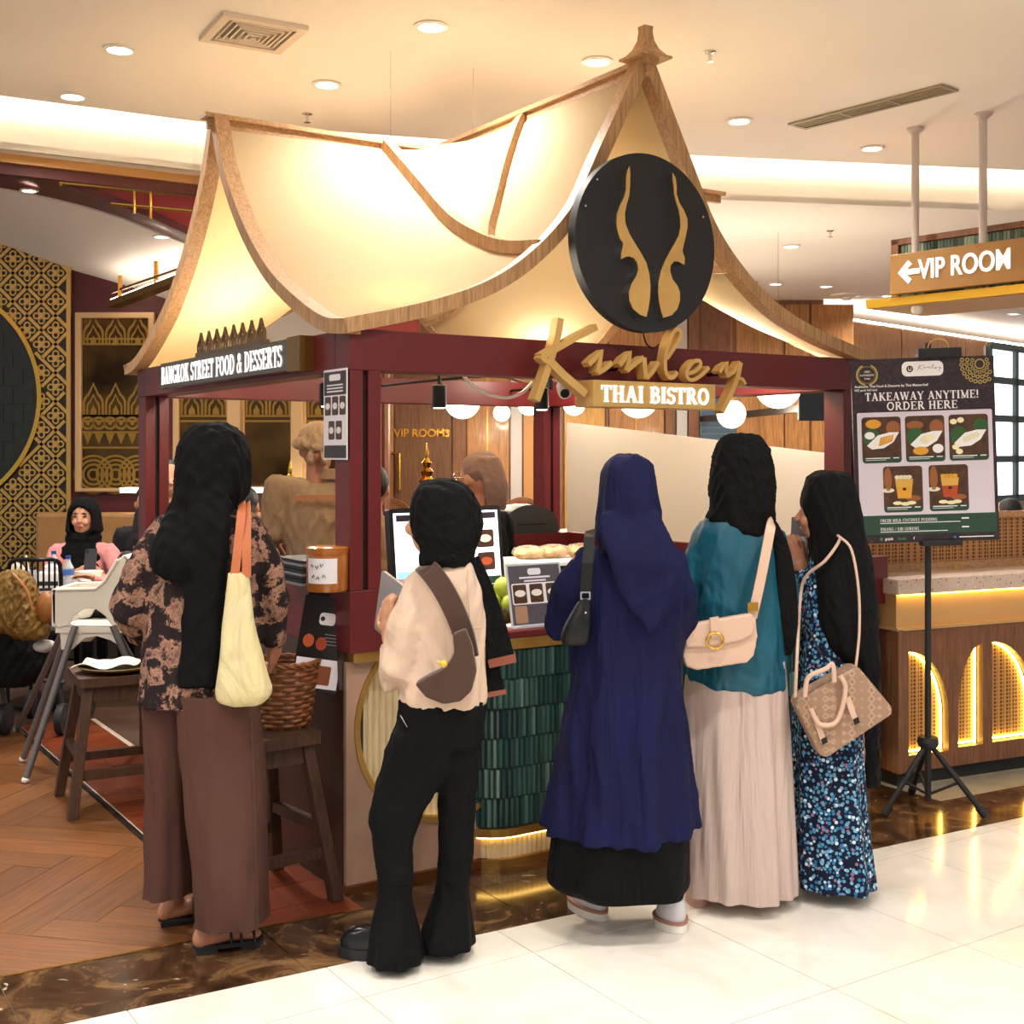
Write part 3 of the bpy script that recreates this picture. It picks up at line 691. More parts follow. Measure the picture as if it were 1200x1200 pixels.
for px0, px1, m, nm in [(446, 456, TEALP, 'strip'), (456, 462, WALLWOOD, 'strip'), (530, 546, WALNUT, 'panel'), (547, 597, WALLWOOD, 'panel'), (598, 612, GREYC, 'strip'), (613, 631, CANE, 'panel'), (632, 638, TEALP, 'strip'), (640, 660, WALNUT, 'panel'),
                        (661, 709, WALLWOODL, 'panel'), (710, 713, WALNUT, 'strip'), (713, 778, WALLWOOD, 'panel'), (779, 791, WALNUT, 'strip'), (792, 805, GREYC, 'strip'), (806, 819, WALNUT, 'strip'), (862, 918, WALLWOOD, 'panel'), (919, 948, WALLWOOD, 'panel'), (950, 1000, WALLWOOD, 'panel')]:
    obj(nm, MB().box(X3(px0)+.004, X3(px1)-.004, Y3-.03-(.02 if nm == 'strip' else 0), Y3, 0, 3.15), m, wr, bev=.004)
for px in (571, 745, 890): obj('lipping', MB().box(X3(px)-.008, X3(px)+.008, Y3-.045, Y3-.03, 0, 3.15), GOLD, wr)
dr = struct('door_1', MB().box(X3(463), X3(529), Y3-.05, Y3, 0, 2.6), DOORW)
obj('lettering', text_mesh('VIP ROOM3', .118, .012, .004, fr=F((X3(495), Y3-.056, Z3(508)), (1, 0, 0), (0, 0, 1))), GOLDP, dr)
obj('door_handle', MB().tube([(X3(461), Y3-.05, Z3(531)), (X3(461), Y3-.11, Z3(531)), (X3(469), Y3-.11, Z3(531)), (X3(469), Y3-.11, Z3(574)), (X3(469), Y3-.05, Z3(574))], .018, 8), GOLDP, dr)
# louvred window with round top, seen behind the teal dressed shopper
w1 = struct('window_1', MB().box(X3(820), X3(861), Y3-.03, Y3, Z3(575), Z3(440)), mat('window glass grey', '#8fa0a8', .2))
for k in range(16): obj('slat', MB().box(X3(821), X3(860), Y3-.06, Y3-.03, Z3(560)+k*.062, Z3(560)+k*.062+.04), mat('slate blue slat', '#40586a', .5), w1)
obj('sill', MB().box(X3(818), X3(863), Y3-.09, Y3, Z3(578), Z3(572)), WHITE, w1)
struct('wall_right', MB().add([(3.4, 13.5, 0), (9.5, 19.6, 0), (9.5, 19.6, 3.02), (3.4, 13.5, 3.02), (3.47, 13.6, 0), (9.57, 19.7, 0), (9.57, 19.7, 3.02), (3.47, 13.6, 3.02)], [(0, 1, 2, 3), (4, 7, 6, 5), (3, 2, 6, 7), (0, 4, 5, 1), (0, 3, 7, 4), (1, 5, 6, 2)]), WALLWOOD)
wrt = bpy.data.objects['wall_right']
RW = F((3.4, 13.5, 0), (1, 1, 0), (0, 0, 1))
for k in range(9): obj('panel', MB().fbox(RW, k*.95+.01, k*.95+.94, .2, 2.55, 0, .02), WALLWOOD, wrt, bev=.004)
for k in range(5): obj('frieze_panel', MB().fbox(RW, k*1.7+.01, k*1.7+1.69, 2.6, 3.0, 0, .03), WALLWOOD, wrt, bev=.004)
tag(obj('wall_top_strip', MB().fbox(RW, 0, 8.6, 3.03, 3.05, -.08, -.02), mat('warm led strip', '#ffe9cc')), 'light strip along the top of the far wood wall', 'light strip')
# bright window grid
r = lambda px: None
def onplane(x, y, o, n):
    dv = Vector(((x-600)/FPX, 1, -(y-HZ)/FPX)); cpt = Vector((0, 0, CH)); k = (Vector(o)-cpt).dot(n)/dv.dot(n); return cpt+dv*k
def rwl(x, y, off=0):
    p = onplane(x, y, RW.o+RW.z*off, RW.z); return (p-RW.o).dot(RW.x), p.z
xa, za = rwl(1157, 405, .05); xb, zb = rwl(1230, 585, .05)
zt_, zb_ = za, rwl(1157, 585, .05)[1]
w2 = struct('window_2', MB().fbox(RW, xa, xb, zb_, zt_, .03, .05), mat('daylit pane', '#ffffff', .4, emis=2.4, ecol='#f4f8ff'))
MUL = mat('dark green mullion', '#2f3d36', .5)
for px in (1157, 1188, 1222):
    x = rwl(px, 500, .05)[0]; obj('mullion', MB().fbox(RW, x-.05, x+.05, zb_, zt_, .05, .1), MUL, w2)
for py in (405, 445, 490, 538, 585):
    z = rwl(1160, py, .05)[1]; obj('transom', MB().fbox(RW, xa, xb, z-.045, z+.045, .05, .1), MUL, w2)
# globe pendants
def globe(px, py, rp, d, label):
    c = W(px, py, d); r = rp/FPX*d; t = thing('globe_pendant', label, 'pendant lamp', c, 0, 'globe pendants in the restaurant')
    obj('globe', MB().ell(c, r, r, r, 24, 14), mat('opal globe', '#fff4e2', .4, emis=3.2, ecol='#ffe9cc'), t, smooth=True, ang=80)
    obj('cap', MB().lathe(c, [(r*.45, r*.86), (r*.4, r*1.1), (.012, r*1.15)], 16), GOLD, t); obj('cord', MB().tube([c+Vector((0, 0, r)), Vector((c.x, c.y, ZC2))], .002, 6), GOLD, t)
    l = bpy.data.lights.new('globe_lamp', 'POINT'); l.energy = 30; l.color = (1, .86, .66); l.shadow_soft_size = r
    lo = bpy.data.objects.new('globe_lamp', l); COL.objects.link(lo); lo.parent = t; lo.location = (0, -r*1.3, -r*.6)
for a in [(542, 470, 21, 9.4, 'large globe lamp above the brown headscarf'), (588, 484, 10, 12.6, 'small globe lamp right of the large one, seen behind the kiosk'), (620, 474, 13, 11.6, 'globe lamp beside the rear right kiosk post, left side'), (673, 474, 13, 11.6, 'globe lamp just right of the rear kiosk post'), (748, 466, 24, 9.4, 'large globe lamp under the gold plaque sign'),
          (857, 485, 17, 11.0, 'globe lamp above the teal dressed shopper'), (912, 452, 27, 9.4, 'large globe lamp beside the wall television')]: globe(*a)
t = thing('television', 'black wall television on a bracket beside a globe lamp', 'television', W(962, 492, 9.8))
fr = F(W(962, 476, 9.8), (1, .1, 0), (0, 0, 1)); obj('housing', MB().fbox(fr, -.18, .18, -.115, .115, -.03, .0), BLACK, t, bev=.006); obj('screen', MB().fbox(fr, -.17, .17, -.105, .105, 0, .003), mat('dark screen', '#0c0f14', .12), t)
obj('bracket', MB().fbox(fr, -.03, .03, -.03, .03, -3.7, -.03), BLACK, t)
# ================================================================== RIGHT COUNTER
P0 = G(1053, 925); P1 = G(1200, 903); rd = (P1-P0).normalized(); RC = F(P0, rd, (0, 0, 1), rd.cross(ZA))   # z out towards viewer
def rc(x, y): p = onplane(x, y, RC.o, RC.z); return (p-RC.o).dot(RC.x), p.z
t = thing('bar_counter', 'walnut bar counter with glowing arched cane panels', 'counter', P0)
zw0, zw1, zt0, zt1 = .07, rc(1053, 738)[1], rc(1053, 697)[1], rc(1053, 679)[1]
obj('kick', MB().fbox(RC, .03, 2.6, 0, zw0, -.6, -.04), BLACKM, t)
holes = []; panels = []
def halfarch(px0, px1, pyt, pyb, side):
    x0, z0 = rc(px0, pyb); x1, z1 = rc(px1, pyt); w = x1-x0; h = z1-z0
    e = .32 if h > .32 else h
    if side == 'r': return [(x0, z0), (x1, z0)]+arc(x0, z1-e, w, e, 0, 90, 10)
    return [(x1, z1)]+arc(x1, z1-e, w, e, 90, 180, 10)+[(x0, z0), (x1, z0)]
for a in [(1065, 1112, 760, 886, 'r'), (1123, 1152, 754, 876, 'l'), (1163, 1212, 748, 870, 'r'), (1224, 1256, 742, 862, 'l'), (1268, 1322, 736, 854, 'r')]:
    holes.append(halfarch(*a)); panels.append(a)
rev = lambda l: l[::-1]
obj('front_panel', MB().shape([[(0, zw0), (2.6, zw0), (2.6, zw1), (0, zw1)]]+[rev(h) for h in holes], RC, -.035, 0), WALNUT, t)
obj('body', MB().fbox(RC, 0, 2.6, zw0, zw1, -.62, -.07), WALNUT, t); obj('side_panel', MB().fbox(RC, 0, .012, zw0, zw1, -.62, -.036), WALNUT, t)
obj('corner_post', MB().fbox(RC, -.012, .018, zw0, zw1, -.03, .012), WALNUT, t, bev=.004)
LEDY = mat('amber led', '#ffe07a', .5, emis=16, ecol='#ffdc64')
for h, a in zip(holes, panels):
    cp = obj('cane_panel', MB().shape([h], RC, -.07, -.055), CANE, t)
    if a[4] == 'r': pts = [h[1]]+h[2:12]
    else: pts = [h[0], h[-1]]
    obj('led_strip', MB().tube([RC(p[0]+(-.008 if a[4] == 'r' else -.008), p[1], -.045) for p in pts], .006, 6), LEDY, cp)
    obj('led_strip', MB().tube([RC(h[0][0]+.01 if a[4] == 'r' else h[-2][0]+.01, h[0][1]+.008 if a[4] == 'r' else h[-1][1]+.008, -.045), RC(h[1][0]-.01 if a[4] == 'r' else h[-1][0]-.01, h[1][1]+.008 if a[4] == 'r' else h[-1][1]+.008, -.045)], .005, 6), LEDY, cp)
obj('brass_band', MB().fbox(RC, -.005, 2.62, zw1, zt0, -.6, -.01), mat('brushed brass band', '#cfa872', .4, .35), t); obj('brass_lip', MB().fbox(RC, -.015, 2.63, zw1-.006, zw1+.008, -.62, .01), mat('brushed brass band', '#cfa763'), t)
obj('worktop_light', MB().fbox(RC, 0, 2.6, zt0-.006, zt0-.001, -.006, .012), mat('amber led soft', '#ffd468', .5, emis=12, ecol='#ffc043'), t)
TERR = mat('terrazzo', '#d9bfae', .3); _n = NT(TERR); _v = _n.coord('Object', (1, 1, 1)); _vo = _n.n('ShaderNodeTexVoronoi'); _vo.inputs['Scale'].default_value = 60; _n.l(_v, _vo.inputs['Vector']); _hs = _n.n('ShaderNodeSeparateColor'); _n.l(_vo.outputs['Color'], _hs.inputs[0])
_n.col(_n.mix(_n.ramp(_vo.outputs['Distance'], [(.2, (1, 1, 1)), (.3, (0, 0, 0))]), '#dcc5b5', _n.ramp(_hs.outputs[0], [(.2, '#5a3a30'), (.5, '#b08a78'), (.8, '#f2e6dc')])))
obj('worktop', MB().fbox(RC, -.02, 2.64, zt0, zt1, -.62, .02), TERR, t, bev=.006)
t = thing('cane_screen', 'curved cane balustrade panel standing on the terrazzo bar top', 'screen', RC(.3, zt1, -.4))
z0, z1 = zt1+.0, zt1+.28
pth = [RC(-.10, 0, -.62), RC(-.10, 0, -.45)]+[RC(.05-.15*math.cos(x), 0, -.45+.15*math.sin(x)) for x in [.3, .6, .9, 1.2]]+[RC(.05, 0, -.30), RC(2.6, 0, -.30)]
def wallpath(p, za, zb, th): return MB().loft([[q+Vector((0, 0, za)), q+Vector((0, 0, zb)), q+RC.z*th+Vector((0, 0, zb)), q+RC.z*th+Vector((0, 0, za))] for q in p])
obj('cane', wallpath(pth, z0+.035, z1-.03, .012), CANE, t); obj('bottom_rail', wallpath(pth, z0, z0+.04, .03), OAKX, t); obj('top_rail', wallpath(pth, z1-.03, z1, .03), OAKX, t)
obj('foot', MB().lathe(RC(.62, zt1, -.28), [(.02, 0), (.02, .02)], 12), GOLDP, t)
# ---- VIP ROOM hanging fascia
q0 = Vector((2.43, 7.23, 0)); q1 = Vector((2.70, 6.92, 0)); sd = (q1-q0).normalized()
BX = F(W(1046, 350, 7.35)*1.0, sd, (0, 0, 1), sd.cross(ZA))
Lb = 1.6; zt_b = .345
REED = mat('reeded green tile', '#3f5a50', .25); _n = NT(REED); _g = _n.n('ShaderNodeNewGeometry'); _n.col(_n.ramp(_g.outputs['Random Per Island'], [(0, '#2c443c'), (.5, '#4f6b60'), (1, '#8fa394')]))
t = thing('fascia_box', 'wood framed fascia of green reeded tiles with brass base', 'fascia', BX(0, 0, 0))
obj('core', MB().fbox(BX, 0, Lb, 0, zt_b, -.5, -.03), WALNUT, t)
mb = MB(); x = .05
while x < Lb-.03: mb.fbox(BX, x, x+.018, .005, zt_b-.035, -.03, -.015); x += .021
o = obj('reeded_tiles', mb, REED, t); o['kind'] = 'stuff'
obj('frame_top', MB().fbox(BX, -.01, Lb, zt_b-.03, zt_b+.005, -.5, .0), WALNUT, t); obj('frame_side', MB().fbox(BX, -.01, .035, 0, zt_b, -.5, 0), WALNUT, t)
obj('brass_base', MB().fbox(BX, -.13, Lb, -.055, -.005, -.55, .08), mat('yellow brass', '#bf9a2e', .35, .6), t)
obj('soffit', MB().fbox(BX, -.1, Lb, -.06, -.055, -.5, .05), mat('soffit', '#b99c78', .6), t)
obj('sensor_dome', MB().ell(BX(.16, -.075, .0), .035, .035, .035, 14, 8), WHITE, t, smooth=True)
t = thing('direction_sign', 'brass VIP ROOM sign with white arrow hung on two poles', 'sign', BX(.7, .0, .1))
obj('board', MB().fbox(BX, .05, 1.35, .008, .24, .06, .11), mat('sign brass', '#9c733c', .5, .2), t, bev=.004)
SF2 = F(BX(.05, .128, .112), sd, (0, 0, 1), BX.z)
obj('lettering', text_mesh('VIP ROOM', .16, .01, .0018, 'LEFT', F(SF2(.19, 0, .004), sd, (0, 0, 1), BX.z), xs=.74), mat('sign white', '#ffffff', .5, emis=.5), t)
mb = MB(); stroke(mb, [(.085, 0), (.195, 0)], .03, SF2, 0, .008); stroke(mb, [(.135, .055), (.075, 0), (.135, -.055)], .032, SF2, 0, .008)
obj('arrow', mb, mat('sign white', '#ffffff'), t)
for (x, y) in ((1087, 155), (1166, 138)):
    d = (ZC-CH)*FPX/(HZ-y); p = Vector(((x-600)/FPX*d, d, ZC)); s = (p-BX.o).dot(BX.x); b = BX(s, .23, .085)
    obj('pole', MB().tube([b, Vector((b.x, b.y, ZC))], .022, 12), mat('grey pole', '#c3b9b4', .45), t); obj('flange', MB().lathe((b.x, b.y, ZC), [(.05, 0), (.05, -.012), (.028, -.03)], 16), mat('grey pole', '#c3b9b4'), t)
# ================================================================== KIOSK
LK, MK = 2.56, 2.5
ZB0, ZB1 = 1.808, 1.95
t = K = thing('food_kiosk', 'oxblood food kiosk with a swooping oak and canvas roof', 'kiosk', S(1.28, 1.25, 0))
GRV = mat('groove black', '#0d0a0a', .6)
def post(a, b, dirx):
    o = obj('post', MB().sbox(a, a+.05, b, b+.12, 1.05, ZB0).sbox(a+.07, a+.12, b, b+.12, 1.05, ZB0), RED, K, bev=.003)
    obj('groove', MB().sbox(a+.05, a+.07, b+.02, b+.1, 1.05, ZB0), GRV, o)
for a, b in ((0, 0), (LK-.12, 0), (0, MK-.14), (LK-.12, MK-.12)): post(a, b, 0)
obj('beam', MB().sbox(0, LK, 0, .12, ZB0, ZB1), RED, K, bev=.003); obj('beam', MB().sbox(0, LK, MK-.12, MK, ZB0, ZB1), RED, K, bev=.003)
obj('beam', MB().sbox(0, .12, .121, MK-.121, ZB0, ZB1), RED, K, bev=.003); obj('beam', MB().sbox(LK-.12, LK, .121, MK-.121, ZB0, ZB1), RED, K, bev=.003)
obj('soffit_track', MB().sbox(.14, LK-.14, .125, .16, ZB0+.005, ZB0+.04), BLACK, K)
zFp = [(-.03, 1.955), (.3, 2.035), (.568, 2.137), (.776, 2.28), (.942, 2.459), (1.056, 2.67), (1.161, 2.868), (1.262, 3.06)]
zLp = [(-.02, 1.955), (.152, 1.977), (.398, 2.071), (.686, 2.223), (.958, 2.447), (1.175, 2.714), (1.285, 2.95)]
def interp(P):
    Q = np.array(cat(P, 8)); return lambda x: float(np.interp(x, Q[:, 0], Q[:, 1]))
zF, zL = interp(zFp), interp(zLp)
LA, LB = 2.56, 2.6           # roof mirror lengths
def curve_pts(P): return [tuple(p) for p in cat(P, 5)]
rib = []
for p in [(632, 293), (600, 290), (570, 282), (530, 258), (490, 212), (462, 168)]:
    q = ona(*p, .8); rib.append(((q-C0).dot(V), q.z))
rib[0] = (.0, zF(.8)); rib[-1] = (1.29, 2.96)
zR = interp(rib)
ma = lambda a, f: LA-a if f else a
mb_ = lambda b, f: LB-b if f else b
FAB = bpy.data.materials.new('canvas'); FAB.use_nodes = True; MATS['canvas'] = FAB; _n = NT(FAB)
_n.b.inputs['Base Color'].default_value = lin('#dac8a4'); _n.b.inputs['Roughness'].default_value = .9
_tr = _n.n('ShaderNodeBsdfTranslucent'); _tr.inputs[0].default_value = lin('#e6d2a8'); _mx = _n.n('ShaderNodeMixShader'); _mx.inputs[0].default_value = .42
_n.l(_n.b.outputs[0], _mx.inputs[1]); _n.l(_tr.outputs[0], _mx.inputs[2]); _n.l(_mx.outputs[0], _n.out.inputs[0])
_v = _n.coord('Object', (1, 1, 1)); _n.bump(_n.noise(_v, 3.5, 3, .5), .25, .03)
for fa in (0, 1):
    for fb in (0, 1):
        def shA(s, q):
            a, b = .8*s, 1.295*q; lin0 = (1-s)*zL(0)+s*zR(0)
            z = (1-s)*zL(b)+s*zR(b)+(zF(a)-lin0)*(1-q)**2.2 - .035*math.sin(math.pi*s)*math.sin(math.pi*q)
            return S(ma(a, fa), mb_(b, fb), z-.02)
        obj('canvas_panel', MB().sheet(shA, 14, 18, .004), FAB, K, smooth=True, ang=80)
        def shB(s, q):
            b = 1.295*s; a = .8+.475*q; g = (zF(a)-zF(.8))/(zF(1.275)-zF(.8)); z = zR(b)+(3.06-zR(b))*g - .02*math.sin(math.pi*s)*math.sin(math.pi*q)
            return S(ma(a, fa), mb_(b, fb), z-.02)
        obj('canvas_panel', MB().sheet(shB, 12, 12, .004), FAB, K, smooth=True, ang=80)
        fr_ = [S(ma(p[0], fa), mb_(0, fb), p[1]) for p in curve_pts(zFp)]; obj('rafter', MB().ribbon(fr_, .052, .065, V), OAK, K)
        lr_ = [S(ma(0, fa), mb_(p[0], fb), p[1]) for p in curve_pts(zLp)]; obj('rafter', MB().ribbon(lr_, .052, .065, U), OAK, K)
        rr_ = [S(ma(.8, fa), mb_(p[0], fb), p[1]) for p in curve_pts(rib)]; obj('rib', MB().ribbon(rr_, .05, .055, U), OAK, K)
        br_ = [shB((.40+.45*(q/10)**.8)/1.295, q/10)+Vector((0, 0, .015)) for q in range(11)]; obj('rib', MB().ribbon(br_, .045, .05, V), OAK, K)
obj('ridge', MB().sbox(-.07, 2.9, 1.265, 1.335, 2.955, 2.975).sbox(-.05, 2.88, 1.285, 1.315, 2.915, 2.955), OAKX, K)
obj('ridge', MB().sbox(1.245, 1.315, -.06, 2.66, 3.062, 3.082).sbox(1.265, 1.295, -.04, 2.64, 3.015, 3.062), OAKX, K)
for b in (-.02, 2.62):
    o = obj('finial', MB().loft([[S(1.28+sx*w, b+sy*w, z) for sx, sy in ((-1, -1), (1, -1), (1, 1), (-1, 1))] for w, z in ((.075, 3.082), (.075, 3.092), (.06, 3.098), (.038, 3.125), (.024, 3.16), (.02, 3.195), (.022, 3.215))]), OAK, K)
obj('suspension_wire', MB().tube([S(.83, 1.3, 2.97), S(.83, 1.3, 3.399)], .002, 5), CHROME, K)
obj('suspension_wire', MB().tube([S(1.28, 1.3, 3.08), S(1.28, 1.3, 3.399)], .002, 5), CHROME, K)
# uplights in the canopy
for i, (a, b, lb, e) in enumerate([(.42, .42, 'uplight on the kiosk beam near the front corner', 15), (.35, 1.7, 'uplight on the kiosk beam at the left rear', 14), (2.2, .42, 'uplight on the kiosk beam at the right front', 18), (2.2, 2.0, 'uplight on the kiosk beam at the right rear', 9), (1.3, 1.3, 'uplight hung in the middle of the kiosk', 6)]):
    u_ = thing('uplight', lb, 'spotlight', S(a, b, ZB1), 0, 'uplights inside the canopy')
    obj('housing', MB().lathe(S(a, b, ZB1-.06), [(.035, 0), (.035, .06), (.03, .065)], 16), BLACK, u_); obj('lens', MB().lathe(S(a, b, ZB1+.006), [(.028, 0), (.028, .004)], 16), LAMP, u_)
    obj('arm', MB().tube([S(a, b, ZB1-.05), S(a, .1 if b < 1.3 else MK-.1, ZB1-.05)], .008, 6), BLACK, u_)
    l = bpy.data.lights.new('uplight_lamp', 'POINT'); l.energy = e; l.color = (1, .88, .68); l.shadow_soft_size = .05
    lo = bpy.data.objects.new('uplight_lamp', l); COL.objects.link(lo); lo.parent = u_; lo.location = (0, 0, .07)
for (a, b, lb) in [(.55, .35, 'black cylinder spotlight under the front beam'), (1.0, .3, 'small bright spotlight beside the gold letter K'), (.12, .45, 'spotlight inside the left beam above the cook')]:
    u_ = thing('track_spot', lb, 'spotlight', S(a, b, 1.7), 0, 'spotlights under the kiosk beams')
    fr = F(S(a, b, 1.745), U, (V*.9-ZA*.3))
    obj('can', MB().lathe(S(a, b, 1.70), [(.026, 0), (.028, .01), (.028, .085), (.02, .09)], 16), BLACK, u_, smooth=True); obj('lens', MB().lathe(S(a, b, 1.698), [(.022, 0), (.022, .003)], 12), LAMP, u_)
    obj('stem', MB().tube([S(a, b, 1.79), S(a, b, 1.83)], .008, 6), BLACK, u_)
    l = bpy.data.lights.new('track_lamp', 'SPOT'); l.energy = 26; l.spot_size = math.radians(110); l.spot_blend = .6; l.color = (1, .88, .7); l.shadow_soft_size = .03
    lo = bpy.data.objects.new('track_lamp', l); COL.objects.link(lo); lo.parent = u_; lo.location = (0, 0, -.01)
tag(obj('loose_cable', MB().tube([tuple(p) for p in cat([tuple(onb(x, y, .2)) for x, y in [(541, 437), (552, 450), (572, 462), (595, 466), (612, 460), (624, 448)]], 5)], .007, 6), WHITE), 'white cable drooping below the front beam', 'cable')
tag(obj('loose_cable', MB().tube([tuple(p) for p in cat([tuple(onb(x, y, -.08)) for x, y in [(753, 386), (757, 402), (766, 408), (772, 404)]], 5)], .004, 6), BLACK), 'black cable hanging below the round logo sign', 'cable')
t = thing('security_camera', 'small white bullet security camera beside the gold letter K', 'camera', onb(660, 470, .0))
c = onb(661, 457, -.04); dv = (-V*.8-U*.45-ZA*.4).normalized(); fr = F(c, dv.cross(ZA), ZA.cross(dv.cross(ZA)), dv)
fr = F(c, dv.cross(ZA).normalized(), dv.cross(dv.cross(ZA)).normalized()*-1, dv)
obj('barrel', MB().lathe(c, [(.02, -.05), (.026, -.04), (.026, .03), (.022, .035)], 18, fr), WHITE, t, smooth=True); obj('lens', MB().lathe(c, [(.018, .036), (.017, .04)], 16, fr), BLACK, t)
obj('mount', MB().tube([c, onb(655, 446, .0), S(.86, .02, ZB0)], .007, 6), WHITE, t)
# ---- signs
t = thing('logo_sign', 'round black sign with two gold horn shapes', 'sign', S(1.204, -.13, 1.99))
FB = F(S(0, 0, 0), U, (0, 0, 1), -V)
CA, CZ, CR = 1.204, 2.335, .345
obj('disc', MB().shape([circ(CA, CZ, CR, 72)], FB, .08, .125), mat('sign black', '#1b1b1f', .55), t, smooth=True, ang=30)
obj('bracket', MB().fbox(FB, .90, 1.57, 2.385, 2.41, .03, .08), BLACK, t)
Lh = [(458, 130), (462, 180), (460, 250), (455, 310), (440, 360), (428, 420), (432, 480), (455, 540), (490, 600), (530, 665), (560, 720), (578, 790), (585, 860), (582, 930), (572, 1000), (560, 1050), (520, 1035), (480, 1000), (458, 950), (455, 900), (470, 850), (500, 800), (512, 760), (505, 720), (485, 690), (455, 680), (430, 685), (408, 697), (408, 660), (418, 620), (420, 600), (400, 570), (385, 520), (378, 470), (382, 420), (400, 370), (425, 320), (438, 270), (438, 220), (440, 180), (448, 150)]
Rh = [(722, 170), (738, 200), (745, 250), (745, 300), (760, 350), (790, 400), (810, 450), (812, 500), (800, 560), (785, 620), (780, 650), (795, 690), (792, 732), (760, 712), (730, 710), (708, 735), (705, 770), (720, 820), (750, 860), (765, 900), (765, 950), (750, 1000), (715, 1040), (665, 1055), (650, 1010), (640, 960), (633, 900), (636, 840), (650, 770), (675, 710), (700, 660), (735, 600), (760, 550), (770, 500), (768, 450), (760, 400), (745, 350), (732, 300), (728, 250), (722, 210)]
def to_ab(P, ox, oy, s, b):
    out = []
    for x, y in P:
        p = onb(ox+x/s, oy+y/s, b); out.append(((p-C0).dot(U), p.z))
    return out
for P in (Lh, Rh):
    q = to_ab(P, 650, 170, 5.215, -.16); h = obj('horn', MB().shape([q], FB, .124, .157), mat('bright steel return', '#d9d6d0', .15, 1), t)
    obj('gold_face', MB().shape([q], FB, .157, .161), GOLDF, h)
for x, y in ((258, 210), (187, 372), (905, 440)):
    q = to_ab([(x, y)], 650, 170, 5.215, -.125)[0]; obj('screw', MB().shape([circ(q[0], q[1], .004, 8)], FB, .125, .128), CHROME, t)
t = thing('script_sign', 'gold script lettering sign across the front beam', 'sign', S(1.2, -.13, 1.72))
KS = {'letter_k': [([(230, 52), (218, 130), (190, 230), (160, 320), (118, 437)], 32), ([(398, 92), (300, 142), (215, 190), (140, 232)], 30), ([(135, 228), (150, 245), (190, 268)], 22), ([(185, 262), (240, 318), (345, 408)], 36)],
      'letter_i': [([(362, 268), (395, 235), (422, 205), (412, 260), (402, 308)], 24), ([(402, 308), (435, 290), (470, 260)], 22)],
      'letter_n': [([(505, 272), (530, 240), (556, 212), (548, 262), (538, 298)], 24), ([(538, 298), (580, 262), (618, 236)], 22), ([(618, 236), (622, 290), (628, 335)], 24), ([(628, 335), (655, 305), (684, 258)], 20)],
      'letter_l': [([(728, 240), (765, 185), (790, 140), (790, 112), (772, 104), (748, 135), (730, 190), (720, 250), (722, 300), (740, 330), (762, 325), (776, 302)], 19)],
      'letter_e': [([(828, 312), (862, 298), (885, 272), (880, 252), (858, 254), (832, 280), (820, 310), (828, 335), (852, 340), (890, 318), (926, 282)], 18)],
      'letter_y': [([(975, 305), (990, 280), (1012, 260), (1004, 300), (1012, 322), (1040, 305), (1072, 258)], 19), ([(1072, 258), (1060, 320), (1035, 390), (985, 492)], 26), ([(1052, 330), (1080, 338), (1094, 362)], 16)]}
for nm, ss in KS.items():
    mb = MB()
    for i, (P, w) in enumerate(ss):
        q = to_ab([tuple(p) for p in (cat(P, 4) if nm in ('letter_l', 'letter_e') else P)], 600, 360, 4.0, -.12)
        stroke(mb, q, w/4.0/FPX*4.75*1.05, FB, .075+.002*i, .12+.002*i)
    obj(nm, mb, GOLDF, t)
for a in (.8, 1.1, 1.4, 1.62): obj('standoff', MB().fbox(FB, a, a+.012, 1.84, 1.852, 0, .08), BLACK, t)
t = thing('plaque_sign', 'gold THAI BISTRO plaque with lit white letters under the beam', 'sign', S(1.22, -.1, 1.697))
obj('box', MB().fbox(FB, .925, 1.532, 1.696, 1.797, .03, .15), GOLDF, t, bev=.003)
PF = F(S(1.228, -.151, 1.7465), U, (0, 0, 1), -V)
LIT = mat('lit letter', '#ffffff', .5, emis=.75)
for ch, x, k in each_letter('THAI BISTRO', .062, .54): obj('letter', letter(ch, x, k, .062, PF, 0, .006, 1.15), LIT, t)
t = thing('street_food_sign', 'smoked BANGKOK STREET FOOD & DESSERTS sign with pointed crest', 'sign', S(-.03, 1.1, 1.82))
FL = F(S(0, 0, 0), -V, (0, 0, 1), -U)      # x = -b
obj('board', MB().fbox(FL, -1.955, -.42, 1.825, 1.945, .02, .05), mat('smoked bronze panel', '#5b4d3c', .25, .5), t, bev=.003)
obj('end_cap', MB().fbox(FL, -.42, -.30, 1.822, 1.948, .0, .055), mat('dull brass', '#80602c', .4, .7), t)
LFm = F(S(-.051, 1.20, 1.885), -V, (0, 0, 1), -U)
for ch, x, k in each_letter('BANGKOK STREET FOOD & DESSERTS', .08, 1.46): obj('letter', letter(ch, x, k, .08, LFm, 0, .003, .85), LIT, t)
for i in range(8):
    b = 1.42-i*.1; o_, i_ = petal(.085, .1, .013); o2, _ = petal(.03, .045, .01)
    mb = MB().shape([[(-b+p[0], 1.95+p[1]) for p in o_], [(-b+p[0], 1.95+p[1]+.002) for p in i_][::-1]], FL, .03, .04).shape([[(-b+p[0], 1.955+p[1]) for p in o2]], FL, .03, .04)
    obj('crest_petal', mb, mat('crest bronze', '#6b5434', .35, .7), t)
obj('crest_base', MB().fbox(FL, -1.47, -.66, 1.945, 1.962, .025, .045), mat('crest bronze', '#6b5434'), t)
